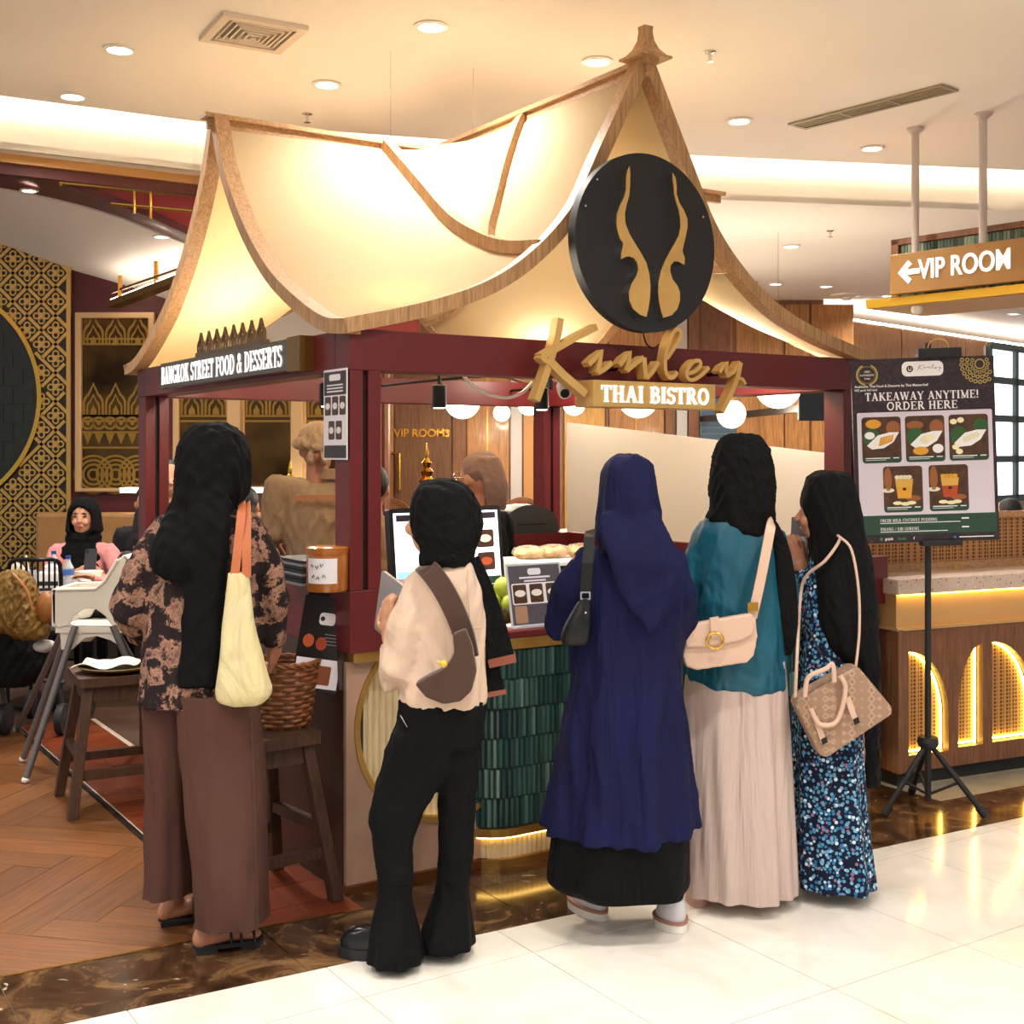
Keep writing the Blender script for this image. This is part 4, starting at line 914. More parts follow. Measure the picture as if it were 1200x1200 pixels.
# ---- counter
t = CT = thing('kiosk_counter', 'oxblood topped kiosk counter with green reeded tile front', 'counter', S(1.3, .3, 0))
obj('left_ledge', MB().sbox(0, .3, 0, MK, .835, 1.05), RED, t, bev=.003); obj('right_ledge', MB().sbox(2.5, 2.71, -.02, MK, .835, 1.05), RED, t, bev=.003)
obj('corner_block', MB().sbox(.3, .37, 0, .28, .835, 1.05), RED, t); obj('front_shelf', MB().sbox(.37, 2.5, -.03, .5, .84, .868), RED, t, bev=.006)
obj('rear_ledge', MB().sbox(.3, 2.5, 2.2, MK, .83, 1.05), RED, t); obj('rear_body', MB().sbox(.3, 2.5, 2.25, MK-.03, 0, .83), STOOLW, t)
DKP = wood('dark side panel', '#3a241a', '#2b1a12', 3, .35, 2)
obj('side_panel', MB().sbox(.001, .08, .06, MK-.03, 0, .835), DKP, t); obj('side_panel', MB().sbox(2.62, 2.66, .2, MK-.03, 0, .835), DKP, t)
obj('under_trim', MB().sbox(.02, .5, .01, .06, .8, .835), GOLD, t)
FT = F(S(0, .04, 0), U, (0, 0, 1), -V)
PINK = mat('rose limed panel', '#b3917c', .45, var='#a98671', vs=5); CRL = mat('fluted cream', '#dcc79c', .4)
for m_, nm in ((0, 'arch_panel'), (1, 'arch_panel')):
    mm = (lambda p: (2.66-p[0], p[1])) if m_ else (lambda p: (p[0]+.005, p[1]))
    out = [(0, .02), (.76, .02), (.76, .56)]+arc(.4, .56, .36, .36, 0, -222, 30)+[(0, .8)]
    o = obj(nm, MB().shape([[mm(p) for p in out]], FT, -.02, .0), PINK, t)
    rimo = [mm(p) for p in arc(.4, .56, .36, .36, 0, -222, 30)]
    mb = MB(); stroke(mb, rimo, .02, FT, -.03, .008); obj('brass_rim', mb, GOLD, o)
    mb = MB(); x = .04
    while x < .76:
        q = mm((x, 0)); mb.tube([FT(q[0], .05, -.06), FT(q[0], .8, -.06)], .014, 8); x += .026
    obj('flutes', mb, CRL, o)
    obj('glow_strip', MB().tube([FT(p[0], p[1], -.028) for p in rimo], .004, 6), mat('warm led thin', '#ffe2a8', .5, emis=3, ecol='#ffdf9c'), o)
obj('plinth', MB().sbox(.0, 2.68, .02, .06, 0, .03), mat('bronze base', '#7a4a26', .3, .6), t)
# tile front path (rounded ends)
R_ = .16; path = [(.50, .3), (.50, R_)] + [(.50+R_-R_*math.cos(x), R_-R_*math.sin(x)-.02) for x in np.linspace(0, math.pi/2, 9)][1:] + [(2.64-R_, -.02)] + [(2.64-R_+R_*math.sin(x), R_-R_*math.cos(x)-.02) for x in np.linspace(0, math.pi/2, 9)][1:] + [(2.64, .3)]
acc = [0]
for p, q in zip(path[:-1], path[1:]): acc.append(acc[-1]+math.dist(p, q))
def along(s):
    i = min(max(np.searchsorted(acc, s)-1, 0), len(path)-2); k = (s-acc[i])/max(acc[i+1]-acc[i], 1e-9); p, q = path[i], path[i+1]
    tx, ty = (q[0]-p[0]), (q[1]-p[1]); L = math.hypot(tx, ty); return (p[0]+tx*k, p[1]+ty*k), (tx/L, ty/L)
def pathloft(z0, z1, off, inn):
    rings = []
    for i in range(len(path)):
        s = min(acc[i]+1e-6, acc[-1]-1e-6); p, tg = along(s); n_ = (tg[1], -tg[0])
        rings.append([S(p[0]+n_[0]*off, p[1]+n_[1]*off, z0), S(p[0]+n_[0]*off, p[1]+n_[1]*off, z1), S(p[0]-n_[0]*inn, p[1]-n_[1]*inn, z1), S(p[0]-n_[0]*inn, p[1]-n_[1]*inn, z0)])
    return MB().loft(rings)
TILE = mat('bottle green glaze', '#2c4640', .18); _n = NT(TILE); _g = _n.n('ShaderNodeNewGeometry'); _n.col(_n.ramp(_g.outputs['Random Per Island'], [(0, '#22393a'), (.5, '#2f4d49'), (.85, '#42655c'), (1, '#6f8c82')]))
obj('tile_backing', pathloft(.13, .80, -.004, .03), mat('dark grout', '#1d2a28', .8), t)
mb = MB(); wt, ht = .0215, .108
for r_ in range(6):
    s = .01+(wt/2 if r_ % 2 else 0)
    while s < acc[-1]-.01:
        p, tg = along(s); n_ = (tg[1], -tg[0]); z0 = .145+r_*.109; fr = F(S(p[0], p[1], z0), U*tg[0]+V*tg[1], ZA, U*n_[0]+V*n_[1])
        h = ht*random.uniform(.96, 1); w2_ = wt*.44
        mb.add([fr(-w2_, 0, -.005), fr(w2_, 0, -.005), fr(w2_, h, -.005), fr(-w2_, h, -.005), fr(-w2_*.5, .003, .006), fr(w2_*.5, .003, .006), fr(w2_*.5, h-.003, .006), fr(-w2_*.5, h-.003, .006)], [(4, 5, 6, 7), (0, 1, 5, 4), (1, 2, 6, 5), (2, 3, 7, 6), (3, 0, 4, 7)])
        s += wt
o = obj('reeded_tiles', mb, TILE, t); o['kind'] = 'stuff'
obj('upper_brass_trim', pathloft(.80, .84, .008, .03), GOLD, t); obj('lower_brass_rim', pathloft(.112, .142, .012, .03), GOLD, t)
mb = MB(); s = 0
while s < acc[-1]: p, tg = along(s); n_ = (tg[1], -tg[0]); mb.tube([S(p[0]-n_[0]*.02, p[1]-n_[1]*.02, .03), S(p[0]-n_[0]*.02, p[1]-n_[1]*.02, .112)], .012, 6); s += .022
o = obj('base_flutes', mb, CRL, t); o['kind'] = 'stuff'
obj('base_glow', pathloft(.105, .111, .004, -.001), mat('warm led base', '#ffdc8a', .5, emis=8, ecol='#ffd470'), t); obj('base_rim', pathloft(0.0, .03, .01, .05), GOLD, t)
# white splash board on the right ledge
q = [ona(665, 495, 2.52), ona(1000, 532, 2.52)]; bq = [((p-C0).dot(V), p.z) for p in q]
FRt = F(S(2.52, 0, 0), V, (0, 0, 1), -U)
o = tag(obj('splash_board', MB().shape([[(min(bq[0][0], MK-.13), 1.052), (.13, 1.052), (.13, bq[1][1]), (min(bq[0][0], MK-.13), bq[0][1])]], FRt, -.004, .004), mat('white board', '#efe7dc', .5)), 'white splash board along the right side of the kiosk', 'board')
# ================================================================== PEOPLE
def loftpx(d, rows, n=56, sub=5, folds=(), ex=2.3, mb=None):
    """garment from rows (image y, left x, right x, depth in metres, depth offset): rings round a body at distance d"""
    rows = [r if len(r) == 5 else tuple(r)+(0,) for r in rows]; Q = cat(rows, sub); rings = []; m = len(Q)
    for i, (y, xl, xr, dep, dd) in enumerate(Q):
        T = i/(m-1); D = d+dd; c = W((xl+xr)/2, y, D); c.z = CH-(y-HZ)/FPX*(D-dep*.45*min(1, max(0, (y-640)/250))); rx = max((xr-xl)/2/FPX*D, .002); ry = max(dep/2, .002); ring = []
        for k in range(n):
            an = 2*math.pi*k/n; ca_, sa_ = math.cos(an), math.sin(an)
            s = 1.0
            for (cnt, a0, a1, ph, tw) in folds: s += (a0+(a1-a0)*T)*math.sin(cnt*an+ph+tw*T)
            x = math.copysign(abs(ca_)**(2/ex), ca_)*rx*s; yv = math.copysign(abs(sa_)**(2/ex), sa_)*ry*s
            ring.append(Vector((c.x+x, c.y+yv, c.z)))
        rings.append(ring)
    rings = rings[::-1]
    return (mb or MB()).loft(rings)
def wrinkle(me, amp, seed, wl=(.04, .12), vert=.25, n=6, mask=None):
    r = np.random.default_rng(seed); N = len(me.vertices); co = np.empty(N*3); me.vertices.foreach_get('co', co); co = co.reshape(-1, 3); no = np.empty(N*3); me.vertices.foreach_get('normal', no); no = no.reshape(-1, 3)
    f = np.zeros(N)
    for i in range(n):
        th = r.uniform(0, math.pi); L = r.uniform(*wl); k = 2*math.pi/L; kz = k*vert*r.uniform(-1, 1)
        warp = r.uniform(.3, 1.2)*np.sin(co[:, 2]*r.uniform(6, 16)+r.uniform(0, 6))
        w_ = np.sin(k*(co[:, 0]*math.cos(th)+co[:, 1]*math.sin(th))+kz*co[:, 2]+warp+r.uniform(0, 6))
        gate = .5+.5*np.sin(co[:, 2]*r.uniform(5, 14)+co[:, 0]*r.uniform(-6, 6)+r.uniform(0, 6))
        f += (1.3-2.2*np.abs(w_)**.7)*gate*1.25/n**.5
    if mask is not None: f *= mask(co)
    co += no*(amp*f)[:, None]; me.vertices.foreach_set('co', co.ravel()); me.update(); return me
def hand(mb, wrist, dr, pn, side=1, curl=.5, size=1.0, thumb=.7):
    y = Vector(dr).normalized(); z = (Vector(pn)-y*Vector(pn).dot(y)).normalized(); x = y.cross(z)*side; w = Vector(wrist); s = size
    fr = F(w, x, y, z)
    mb.ell(w+y*.045*s, .037*s, .05*s, .015*s, 14, 8, fr); mb.capsule([w-y*.01*s, w+y*.03*s], [.025*s, .024*s], 10)
    for i, (off, ln) in enumerate(((.026, .064), (.009, .072), (-.009, .067), (-.026, .052))):
        p = w+y*.082*s+x*off*s; an = curl*.5; pts = [w+y*.05*s+x*off*.8*s, p]; 
        for j, q in enumerate((.42, .32, .26)):
            dv = y*math.cos(an)+z*math.sin(an); p = p+dv*(ln*q*s*1.05); pts.append(p); an += curl*.9
        mb.capsule(pts, [.0095*s, .0092*s, .0085*s, .008*s, .007*s], 10)
    p0 = w+y*.022*s+x*.026*s; p1 = p0+(y*.55+x*.75+z*.15*thumb).normalized()*.04*s; p2 = p1+(y*.8+x*.25+z*.5*thumb).normalized()*.032*s; p3 = p2+(y*.9+z*.45*thumb).normalized()*.022*s
    mb.capsule([p0, p1, p2, p3], [.014*s, .012*s, .0105*s, .008*s], 10)
    return mb
def body(J, face=(0, 1, 0), k=.85, voxel=.009, hands=None, hk=1.0):
    """one continuous figure from joints (world vectors)"""
    mb = MB(); f_ = Vector(face).normalized(); rt = f_.cross(ZA).normalized(); hf = F(J['head'], rt, f_, ZA); h = J['head']
    mb.ell(h+ZA*.012, .072*hk, .09*hk, .105*hk, 20, 14, hf); mb.ell(h-ZA*.05*hk+f_*.02*hk, .055*hk, .066*hk, .066*hk, 16, 10, hf)
    mb.capsule([h+f_*.085*hk+ZA*.012*hk, h+f_*.104*hk-ZA*.022*hk], [.009*hk, .014*hk], 8); mb.ell(h+f_*.082*hk-ZA*.058*hk, .024*hk, .012*hk, .011*hk, 10, 8, hf)
    for s in (-1, 1): mb.ell(h+rt*(s*.073*hk)-ZA*.01, .012, .024, .032, 10, 8, hf); mb.ell(h+rt*(s*.032*hk)+f_*.074*hk-ZA*.03*hk, .024*hk, .02*hk, .022*hk, 10, 8, hf)
    mb.capsule([J['neck']-ZA*.03, h-ZA*.06*hk-f_*.01], [.052*k/.85, .045], 12)
    pel, che = J['pelvis'], J['chest']
    sw = (J['shR']-J['shL']); sx = sw.normalized(); tf = F(che, sx, ZA.cross(sx), ZA)
    mb.ell(che, .135*k, .088*k, .16*k, 16, 10, tf); mb.ell(pel, .14*k, .1*k, .12*k, 16, 10, tf); mb.tube([pel, (pel+che)/2, che, J['neck']-ZA*.02], [.115*k, .1*k, .11*k, .06*k], 16)
    mb.capsule([J['shL'], J['neck']-ZA*.04, J['shR']], [.045*k, .06*k, .045*k])
    for s in 'LR':
        mb.capsule([J['sh'+s], J['el'+s], J['wr'+s]], [.048*k, .037*k, .027*k])
        mb.capsule([J['hip'+s], J['kn'+s], J['an'+s]], [.085*k, .055*k, .036*k])
        if 'toe'+s in J:
            a, tt = J['an'+s], J['toe'+s]; fl = Vector((tt-a)); fl.z = 0; fl.normalize(); hz_ = min(a.z, .1)
            mb.capsule([a, Vector((a.x, a.y, .04))-fl*.025], [.034*k/.85, .03], 10); mb.tube([Vector((a.x, a.y, .035))-fl*.03, Vector((a.x, a.y, .05))+fl*.05, tt], [.028, .033, .022], 12, ell=.8); mb.ell(tt, .03, .03, .014, 10, 6)
    for hd in hands or []: hand(mb, **hd)
    me = fuse(mb, voxel, 3); return me
def P(x, y, d): return W(x, y, d)
JET = mat('black crepe', '#08080a', .85, spec=.18, fold=(7, .8, .35), bump=.15, bs=220)
JET2 = mat('soft black cotton', '#0a0a0c', .88, spec=.18, fold=(9, .8, .6), bump=.2, bs=160)
NAVY = mat('navy crepe', '#12153f', .85, spec=.2, fold=(6, .9, .2), bump=.2, bs=260, var='#0f1236', vs=4)
def pat_blouse():
    m = mat('floral print blouse', '#2a2122', .85, spec=.2, fold=(7, .6, .5)); n = NT(m); v = n.coord('Object', (1, 1, 1))
    a = n.noise(v, 15, 2, .5, .6); b = n.noise(v, 65, 5, .75, 1.2)
    q = n.n('ShaderNodeMath', operation='MULTIPLY_ADD'); q.inputs[1].default_value = .55; n.l(b, q.inputs[0]); n.l(a, q.inputs[2])
    n.col(n.ramp(q.outputs[0], [(.77, '#241c1e'), (.80, '#8a6556'), (.85, '#b38873'), (.885, '#3a2b29'), (.91, '#a97f6d'), (.95, '#3a2b29')])); return m
def pat_ditsy():
    m = mat('ditsy blue print', '#17223d', .8, spec=.2, fold=(6, .8, .15)); n = NT(m); v = n.coord('Object', (1, 1, 1)); vo = n.n('ShaderNodeTexVoronoi'); vo.inputs['Scale'].default_value = 75; n.l(v, vo.inputs['Vector'])
    s = n.n('ShaderNodeSeparateColor'); n.l(vo.outputs['Color'], s.inputs[0])
    c = n.ramp(s.outputs[0], [(.0, '#5f93b8'), (.35, '#c4d6e2'), (.5, '#2f6f9e'), (.75, '#7fb0cc'), (.9, '#8a6a86')], 'CONSTANT')
    n.col(n.mix(n.ramp(vo.outputs['Distance'], [(.42, (1, 1, 1)), (.5, (0, 0, 0))]), '#10182e', c)); return m
def pat_mono():
    m = mat('monogram canvas', '#a98a72', .6); n = NT(m); v = n.coord('Object', (36, 36, 36), (0, 0, .4)); vo = n.n('ShaderNodeTexVoronoi', distance='MANHATTAN'); vo.inputs['Randomness'].default_value = 0; vo.inputs['Scale'].default_value = 1; n.l(v, vo.inputs['Vector'])
    n.col(n.ramp(vo.outputs['Distance'], [(.25, '#8c6f5b'), (.45, '#b3957d'), (.7, '#94765f')])); return m
BLOUSE, DITSY, MONO = pat_blouse(), pat_ditsy(), pat_mono()
def eyes(t, h, f_, hk=1.0):
    f_ = Vector(f_).normalized(); rt = f_.cross(ZA).normalized()
    for s in (-1, 1):
        c = h+rt*(s*.03*hk)+f_*.083*hk+ZA*.008*hk
        obj('eye', MB().ell(c, .012*hk, .006*hk, .005*hk, 10, 6, F(c, rt, f_, ZA)), mat('eye dark', '#1a1210', .3), t); c2 = c+ZA*.02*hk+f_*.004
        obj('eyebrow', MB().ell(c2, .02*hk, .006*hk, .004*hk, 10, 6, F(c2, rt, f_, ZA)), mat('eye dark', '#1a1210'), t)
    c = h+f_*.092*hk-ZA*.058*hk; obj('lips', MB().ell(c, .022*hk, .008*hk, .008*hk, 12, 6, F(c, rt, f_, ZA)), mat('lips', '#8e4a42', .5), t)
def shoe(t, heel, toe, w, h, up, sole, accent=None):
    heel, toe = Vector(heel), Vector(toe); heel.z = toe.z = 0; d = (toe-heel).normalized(); L = (toe-heel).length; fr = F(heel, d, ZA.cross(d), ZA)
    def outl(g): return [(L*.5+(L*.5+g)*math.cos(a)*(1 if math.cos(a) > 0 else 1), (w/2+g)*math.sin(a)*(1+.12*math.cos(a))) for a in np.linspace(0, 2*math.pi, 28, endpoint=False)]
    rings = [[fr(x, y, .028) for x, y in outl(-.002)]]
    for z, a0, a1, ww in ((.05, .0, .99, .95), (.07, .0, .93, .85), (.09, .0, .72, .72), (h, .02, .45, .6)):
        rings.append([fr(L*(a0+a1)/2+L*(a1-a0)/2*math.cos(a), w/2*ww*math.sin(a), z) for a in np.linspace(0, 2*math.pi, 28, endpoint=False)])
    s = obj('shoe', MB().loft(rings), up, t, smooth=True, ang=70)
    obj('sole', MB().shape([outl(.006)], fr, 0.001, .032), sole, s, smooth=True, ang=50)
    if accent: obj('midsole_band', MB().shape([outl(.008)], fr, .026, .036), accent, s)
    return s
# ---------------------------------------------------------------- shopper with tote
d = 3.85
t = thing('person', 'woman in long black hijab, floral blouse and mocha wide trousers', 'person', G(240, 1105), 0, 'shoppers at the kiosk')
J = dict(head=P(252, 552, d), neck=P(248, 605, d), chest=P(242, 655, d), pelvis=P(238, 810, d), shL=P(192, 625, d), elL=P(158, 708, d-.02), wrL=P(180, 740, d+.2), shR=P(292, 625, d), elR=P(317, 695, d+.03), wrR=P(322, 757, d+.1), hipL=P(215, 820, d+.03), hipR=P(262, 820, d), knL=P(203, 950, d+.08), knR=P(268, 955, d-.02))
J['anL'] = G(204, 1082); J['anL'].z = .08; J['anR'] = G(246, 1114); J['anR'].z = .08
J['toeL'] = G(236, 1078); J['toeL'].z = .035; J['toeR'] = G(296, 1107); J['toeR'].z = .035
obj('body', body(J, (.75, .66, 0), .8, .006, [dict(wrist=J['wrR'], dr=P(319, 790, d+.18)-J['wrR'], pn=(-1, .3, 0), side=1, curl=.6), dict(wrist=J['wrL'], dr=(.5, .7, .2), pn=(.6, -.2, -.6), side=1, curl=.7)]), SKIN, t)
m = loftpx(d, [(594, 232, 264, .1), (600, 208, 285, .15), (612, 188, 298, .2), (640, 180, 303, .235), (700, 174, 302, .255), (760, 169, 301, .275), (832, 164, 301, .3)])
m.capsule([P(196, 620, d), P(168, 668, d-.01), P(152, 712, d-.02), P(166, 738, d+.1)], [.055, .062, .068, .055]); m.capsule([P(290, 620, d), P(310, 655, d+.01), P(320, 700, d+.03), P(321, 748, d+.08)], [.055, .055, .05, .044])
obj('blouse', wrinkle(fuse(m, .009, 4), .0075, 1, (.08, .2), .5), BLOUSE, t)
MOCHA = mat('mocha crepe', '#573a32', .85, spec=.2, fold=(4, .7, .15), bump=.2, bs=240, var='#50352e', vs=3)
tr = loftpx(d+.06, [(815, 168, 245, .26), (900, 171, 232, .24), (980, 172, 229, .22), (1040, 171, 228, .22), (1056, 170, 228, .22)], folds=[(3, .0, .05, .5, 1), (8, .0, .05, 1, 1)]); tr = loftpx(d-.04, [(815, 206, 302, .27), (900, 213, 308, .26), (1000, 225, 313, .25), (1075, 231, 315, .25), (1093, 231, 315, .25)], folds=[(3, .0, .05, 2, 1), (7, .0, .045, 0, 1)], mb=tr)
q_ = obj('trousers', wrinkle(mesh_of(tr, 'trousers', None, True, 70), .006, 4, (.1, .3), .06), MOCHA, t); obj('side_seam', MB().tube([P(294, 840, d-.165), P(298, 930, d-.165), P(302, 1085, d-.16)], .002, 5), mat('seam mocha', '#4a302a', .9), q_)
m = loftpx(d, [(494.5, 243, 258, .03), (498, 228, 272, .12), (508, 217, 283, .19), (525, 210, 291, .235), (548, 207, 294, .25), (570, 205, 292, .25), (588, 203, 285, .235), (602, 195, 276, .22, -.01), (622, 186, 277, .27, -.02), (645, 179, 275, .29, -.03), (664, 181, 262, .28, -.03), (677, 196, 238, .24, -.03)])
m = loftpx(d-.14, [(560, 225, 270, .06, .06), (590, 222, 271, .05, .02), (620, 219, 271, .05, .0), (700, 214, 264, .045), (770, 211, 257, .045), (800, 208, 256, .045), (808, 209, 252, .04)], folds=[(6, .0, .09, 0, 1.5)], ex=2.6, mb=m)
hj = obj('hijab', wrinkle(fuse(m, .008, 3), .0045, 2, (.05, .14), .7), JET, t)
for s in 'LR':
    a, tt = Vector(J['an'+s]), Vector(J['toe'+s]); dv = (tt-a); dv.z = 0; L = dv.length; dv.normalize(); fr = F((a.x, a.y, 0)-dv*.05 if False else Vector((a.x, a.y, 0))-dv*.05, dv, ZA.cross(dv), ZA); L += .085
    so = obj('sandal', MB().shape([[(L*.5+L*.5*math.cos(q), .038*math.sin(q)*(1+.15*math.cos(q))) for q in np.linspace(0, 2*math.pi, 26, endpoint=False)]], fr, .014, .026).fbox(fr, .008, .07, -.03, .03, 0, .016).fbox(fr, .14, L-.015, -.03, .03, 0.001, .016), BLACKM, t, label='black strappy sandal')
    for x, hh in ((.12, .075), (.15, .066), (.19, .055)): obj('strap', MB().tube([fr(x-.01, y, .02+(hh-.02)*math.sqrt(max(0, 1-(y/.04)**2))) for y in np.linspace(-.04, .04, 11)], .004, 6), BLACKM, so)
# tote
b_ = thing('tote_bag', 'cream canvas tote with orange straps on the left shopper', 'bag', P(286, 828, d-.19))
CANV = mat('cream canvas', '#cfc49b', .85, spec=.2, fold=(6, .8, .7), bump=.3, bs=180, var='#d3c592', vs=5)
m = loftpx(d-.19, [(670, 267, 292, .025), (700, 264, 295, .05), (740, 260, 301, .07), (790, 255, 314, .09), (812, 253, 319, .09), (824, 256, 312, .07), (829, 270, 302, .03)], ex=3.2); obj('bag_body', wrinkle(fuse(m, .008, 3), .0022, 5, (.09, .2), .4), CANV, b_)
OR = mat('orange leather', '#b5653c', .55)
for pts in ([(283, 590, d-.05), (283, 602, d-.15), (279, 640, d-.19), (275, 675, d-.2)], [(289, 590, d-.04), (289, 602, d-.14), (289, 640, d-.19), (289, 676, d-.2)]): obj('strap', MB().ribbon([tuple(q) for q in cat([tuple(P(*p)) for p in pts], 5)], .026, .004, (0, -1, .1)), OR, b_)
# ---------------------------------------------------------------- shopper with silver tablet
d = 3.72
t = thing('person', 'woman in short black hijab, beige top and flared black trousers', 'person', G(495, 1125), 0, 'shoppers at the kiosk')
J = dict(head=P(512, 608, d+.02), neck=P(520, 650, d), chest=P(522, 710, d), pelvis=P(520, 825, d), shL=P(492, 690, d), elL=P(468, 790, d), wrL=P(456, 745, d+.17), shR=P(556, 685, d+.02), elR=P(560, 760, d+.12), wrR=P(545, 740, d+.28), hipL=P(500, 845, d-.02), hipR=P(545, 845, d+.02), knL=P(462, 965, d-.02), knR=P(532, 970, d+.05))
J['anL'] = G(463, 1118); J['anL'].z = .09; J['anR'] = G(532, 1110); J['anR'].z = .09; J['toeL'] = G(430, 1120); J['toeL'].z = .035; J['toeR'] = G(518, 1112); J['toeR'].z = .035
obj('body', body(J, (-.8, .6, 0), .68, .006, [dict(wrist=J['wrL'], dr=(-.1, .25, 1), pn=(.7, .6, 0), side=1, curl=.55), dict(wrist=J['wrR'], dr=(-.2, .8, .3), pn=(0, .1, -1), side=1, curl=.5)]), SKINL, t)
BEIGE = mat('beige knit', '#d3b8a3', .88, spec=.2, fold=(6, .6, .5), bump=.3, bs=260)
m = loftpx(d, [(652, 508, 548, .1), (660, 494, 556, .14), (675, 482, 563, .18), (700, 480, 568, .2), (740, 482, 570, .2), (790, 474, 571, .21), (825, 468, 571, .22), (832, 472, 568, .21)], ex=2.4)
m.capsule([P(495, 690, d), P(480, 735, d-.02), P(472, 785, d-.02), P(464, 792, d+.04), P(457, 762, d+.13)], [.06, .072, .07, .055, .035]); m.capsule([P(553, 690, d+.02), P(560, 760, d+.12), P(547, 742, d+.24)], [.05, .05, .035])
tp = obj('top', wrinkle(fuse(m, .007, 4), .0055, 7, (.08, .2), .7), BEIGE, t)
obj('back_seam', MB().tube([P(528, 742, d-.102), P(550, 738, d-.1), P(567, 735, d-.07)], .0025, 6), mat('seam beige', '#bfa592', .9), tp); obj('back_seam', MB().tube([P(551, 742, d-.101), P(549, 700, d-.1), P(548, 668, d-.08)], .0018, 6), mat('seam beige', '#bfa592'), tp)
m = loftpx(d, [(822, 468, 571, .21), (850, 464, 569, .225), (880, 456, 562, .22)])
l1 = [(862, 460, 545, .2, -.02), (900, 448, 532, .175, -.02), (940, 437, 508, .15, -.02), (965, 432, 494, .14, -.02), (1000, 438, 485, .125, -.02), (1050, 443, 484, .12, -.03)]
l2 = [(862, 500, 568, .19, .03), (920, 512, 560, .16, .04), (1000, 513, 555, .125, .05), (1040, 512, 551, .12, .05)]
m = loftpx(d, l1, mb=m); m = loftpx(d, l2, mb=m)
BLK = mat('black twill', '#09090b', .88, spec=.18, fold=(6, .6, .4), bump=.2, bs=260)
tr = obj('trousers', wrinkle(fuse(m, .008, 3), .0045, 8, (.08, .2), .8), BLK, t)
obj('flared_hem', loftpx(d-.03, [(1040, 443, 484, .115), (1062, 441, 483, .12), (1090, 436, 488, .17), (1120, 432, 494, .22), (1137, 431, 497, .24)], folds=[(9, .0, .06, 0, .5)]), BLK, tr, smooth=True, ang=70); obj('flared_hem', loftpx(d+.05, [(1032, 512, 551, .115), (1055, 508, 550, .12), (1085, 499, 553, .17), (1112, 492, 556, .22), (1119, 492, 556, .22)], folds=[(9, .0, .06, 1, .5)]), BLK, tr, smooth=True, ang=70)
obj('side_zip', MB().tube([P(469, 838, d-.115), P(477, 852, d-.12)], .0016, 5), CHROME, tr)
m = loftpx(d+.01, [(560.5, 508, 525, .04), (564, 496, 540, .13), (574, 487, 552, .19), (590, 481, 562, .22), (610, 480, 566, .235), (628, 484, 564, .235), (642, 492, 558, .22), (655, 490, 556, .21), (663, 492, 553, .19)])
hj = obj('hijab', wrinkle(fuse(m, .008, 4), .0035, 9, (.05, .13), .9), JET2, t)
TRIM = mat('rust trim', '#8a4a36', .7)
for pts, cuff in (([(552, 655, d-.02), (566, 690, d-.03), (578, 730, d-.02), (588, 772, d+.0)], .03), ([(556, 700, d+.0), (566, 745, d+.01), (572, 785, d+.02), (577, 812, d+.02)], .03)):
    q = [tuple(x) for x in cat([tuple(P(*p)) for p in pts], 5)]; obj('scarf_end', MB().ribbon(q, [.05+.03*i/(len(q)-1) for i in range(len(q))], .018, (0, -1, 0)), JET2, hj); e = Vector(q[-1])-Vector(q[-3]); obj('scarf_trim', MB().ribbon([Vector(q[-1])-e*.25, Vector(q[-1])+e*.45], .083, .021, (0, -1, 0)), TRIM, hj)
sl = mat('black patent', '#0d0d0f', .25)
for s, h_, t_ in (('L', (470, 1122), (398, 1119)), ('R', (540, 1115), (497, 1114))):
    q = shoe(t, G(*h_), G(*t_), .075, .085, sl, BLACKM)
    if s == 'L':
        for k in range(3): obj('buckle_gem', MB().ell(G(414+7*k, 1113)+Vector((0, 0, .065)), .011, .011, .008, 8, 6), CHROME, q)
b_ = thing('shoulder_bag', 'dark brown felt crescent bag on the beige top', 'bag', P(525, 822, d-.14))
poly = [(487, 800), (500, 815), (520, 823), (540, 820), (553, 808), (559, 785), (554, 755), (546, 735), (531, 742), (533, 765), (521, 782), (502, 791)]
fr = F(P(0, 0, d-.135), (1, 0, 0), (0, 0, 1)); sx = (d-.135)/FPX
m = MB().shape([[(x*sx, -y*sx) for x, y in poly]], fr, -.03, .035); FELT = mat('brown felt', '#493229', .95, bump=.5, bs=200, sheen=.3)
obj('bag_body', fuse(m, .006, 5), FELT, b_); obj('strap', MB().ribbon([tuple(q) for q in cat([tuple(P(*p)) for p in [(498, 664, d-.03), (503, 668, d-.09), (516, 685, d-.115), (530, 710, d-.125), (543, 742, d-.125), (549, 770, d-.125)]], 5)], .062, .012, [(-.3, -.6, 1)]*5+[(-.3, -1, .3)]*21), FELT, b_)
obj('charm', MB().ell(P(520, 778, d-.19), .011, .011, .011, 12, 8).tube([P(512, 775, d-.185), P(520, 778, d-.19)], .004, 6), mat('lemon charm', '#d8b23a', .4), b_, smooth=True)
tb = thing('tablet', 'slim silver tablet held by the woman in the beige top', 'tablet', P(462, 742, d+.22))
o_ = P(449, 668, d+.30); xv = P(478, 690, d+.14)-o_; yv = P(462, 738, d+.22)-P(452, 668, d+.29); fr = F(o_, xv, yv-xv.normalized()*yv.dot(xv.normalized())); SIL = mat('brushed silver', '#b9b4b2', .3, .8)
obj('shell', MB().shape([rrect(0, xv.length, 0, .2, .012)], fr, -.005, .005), SIL, tb); obj('screen', MB().shape([rrect(.006, xv.length-.006, .006, .194, .008)], fr, .005, .0065), mat('dark screen', '#0c0f14'), tb); obj('lens', MB().shape([circ(xv.length-.02, .02, .006, 12)], fr, -.007, -.005), BLACK, tb)
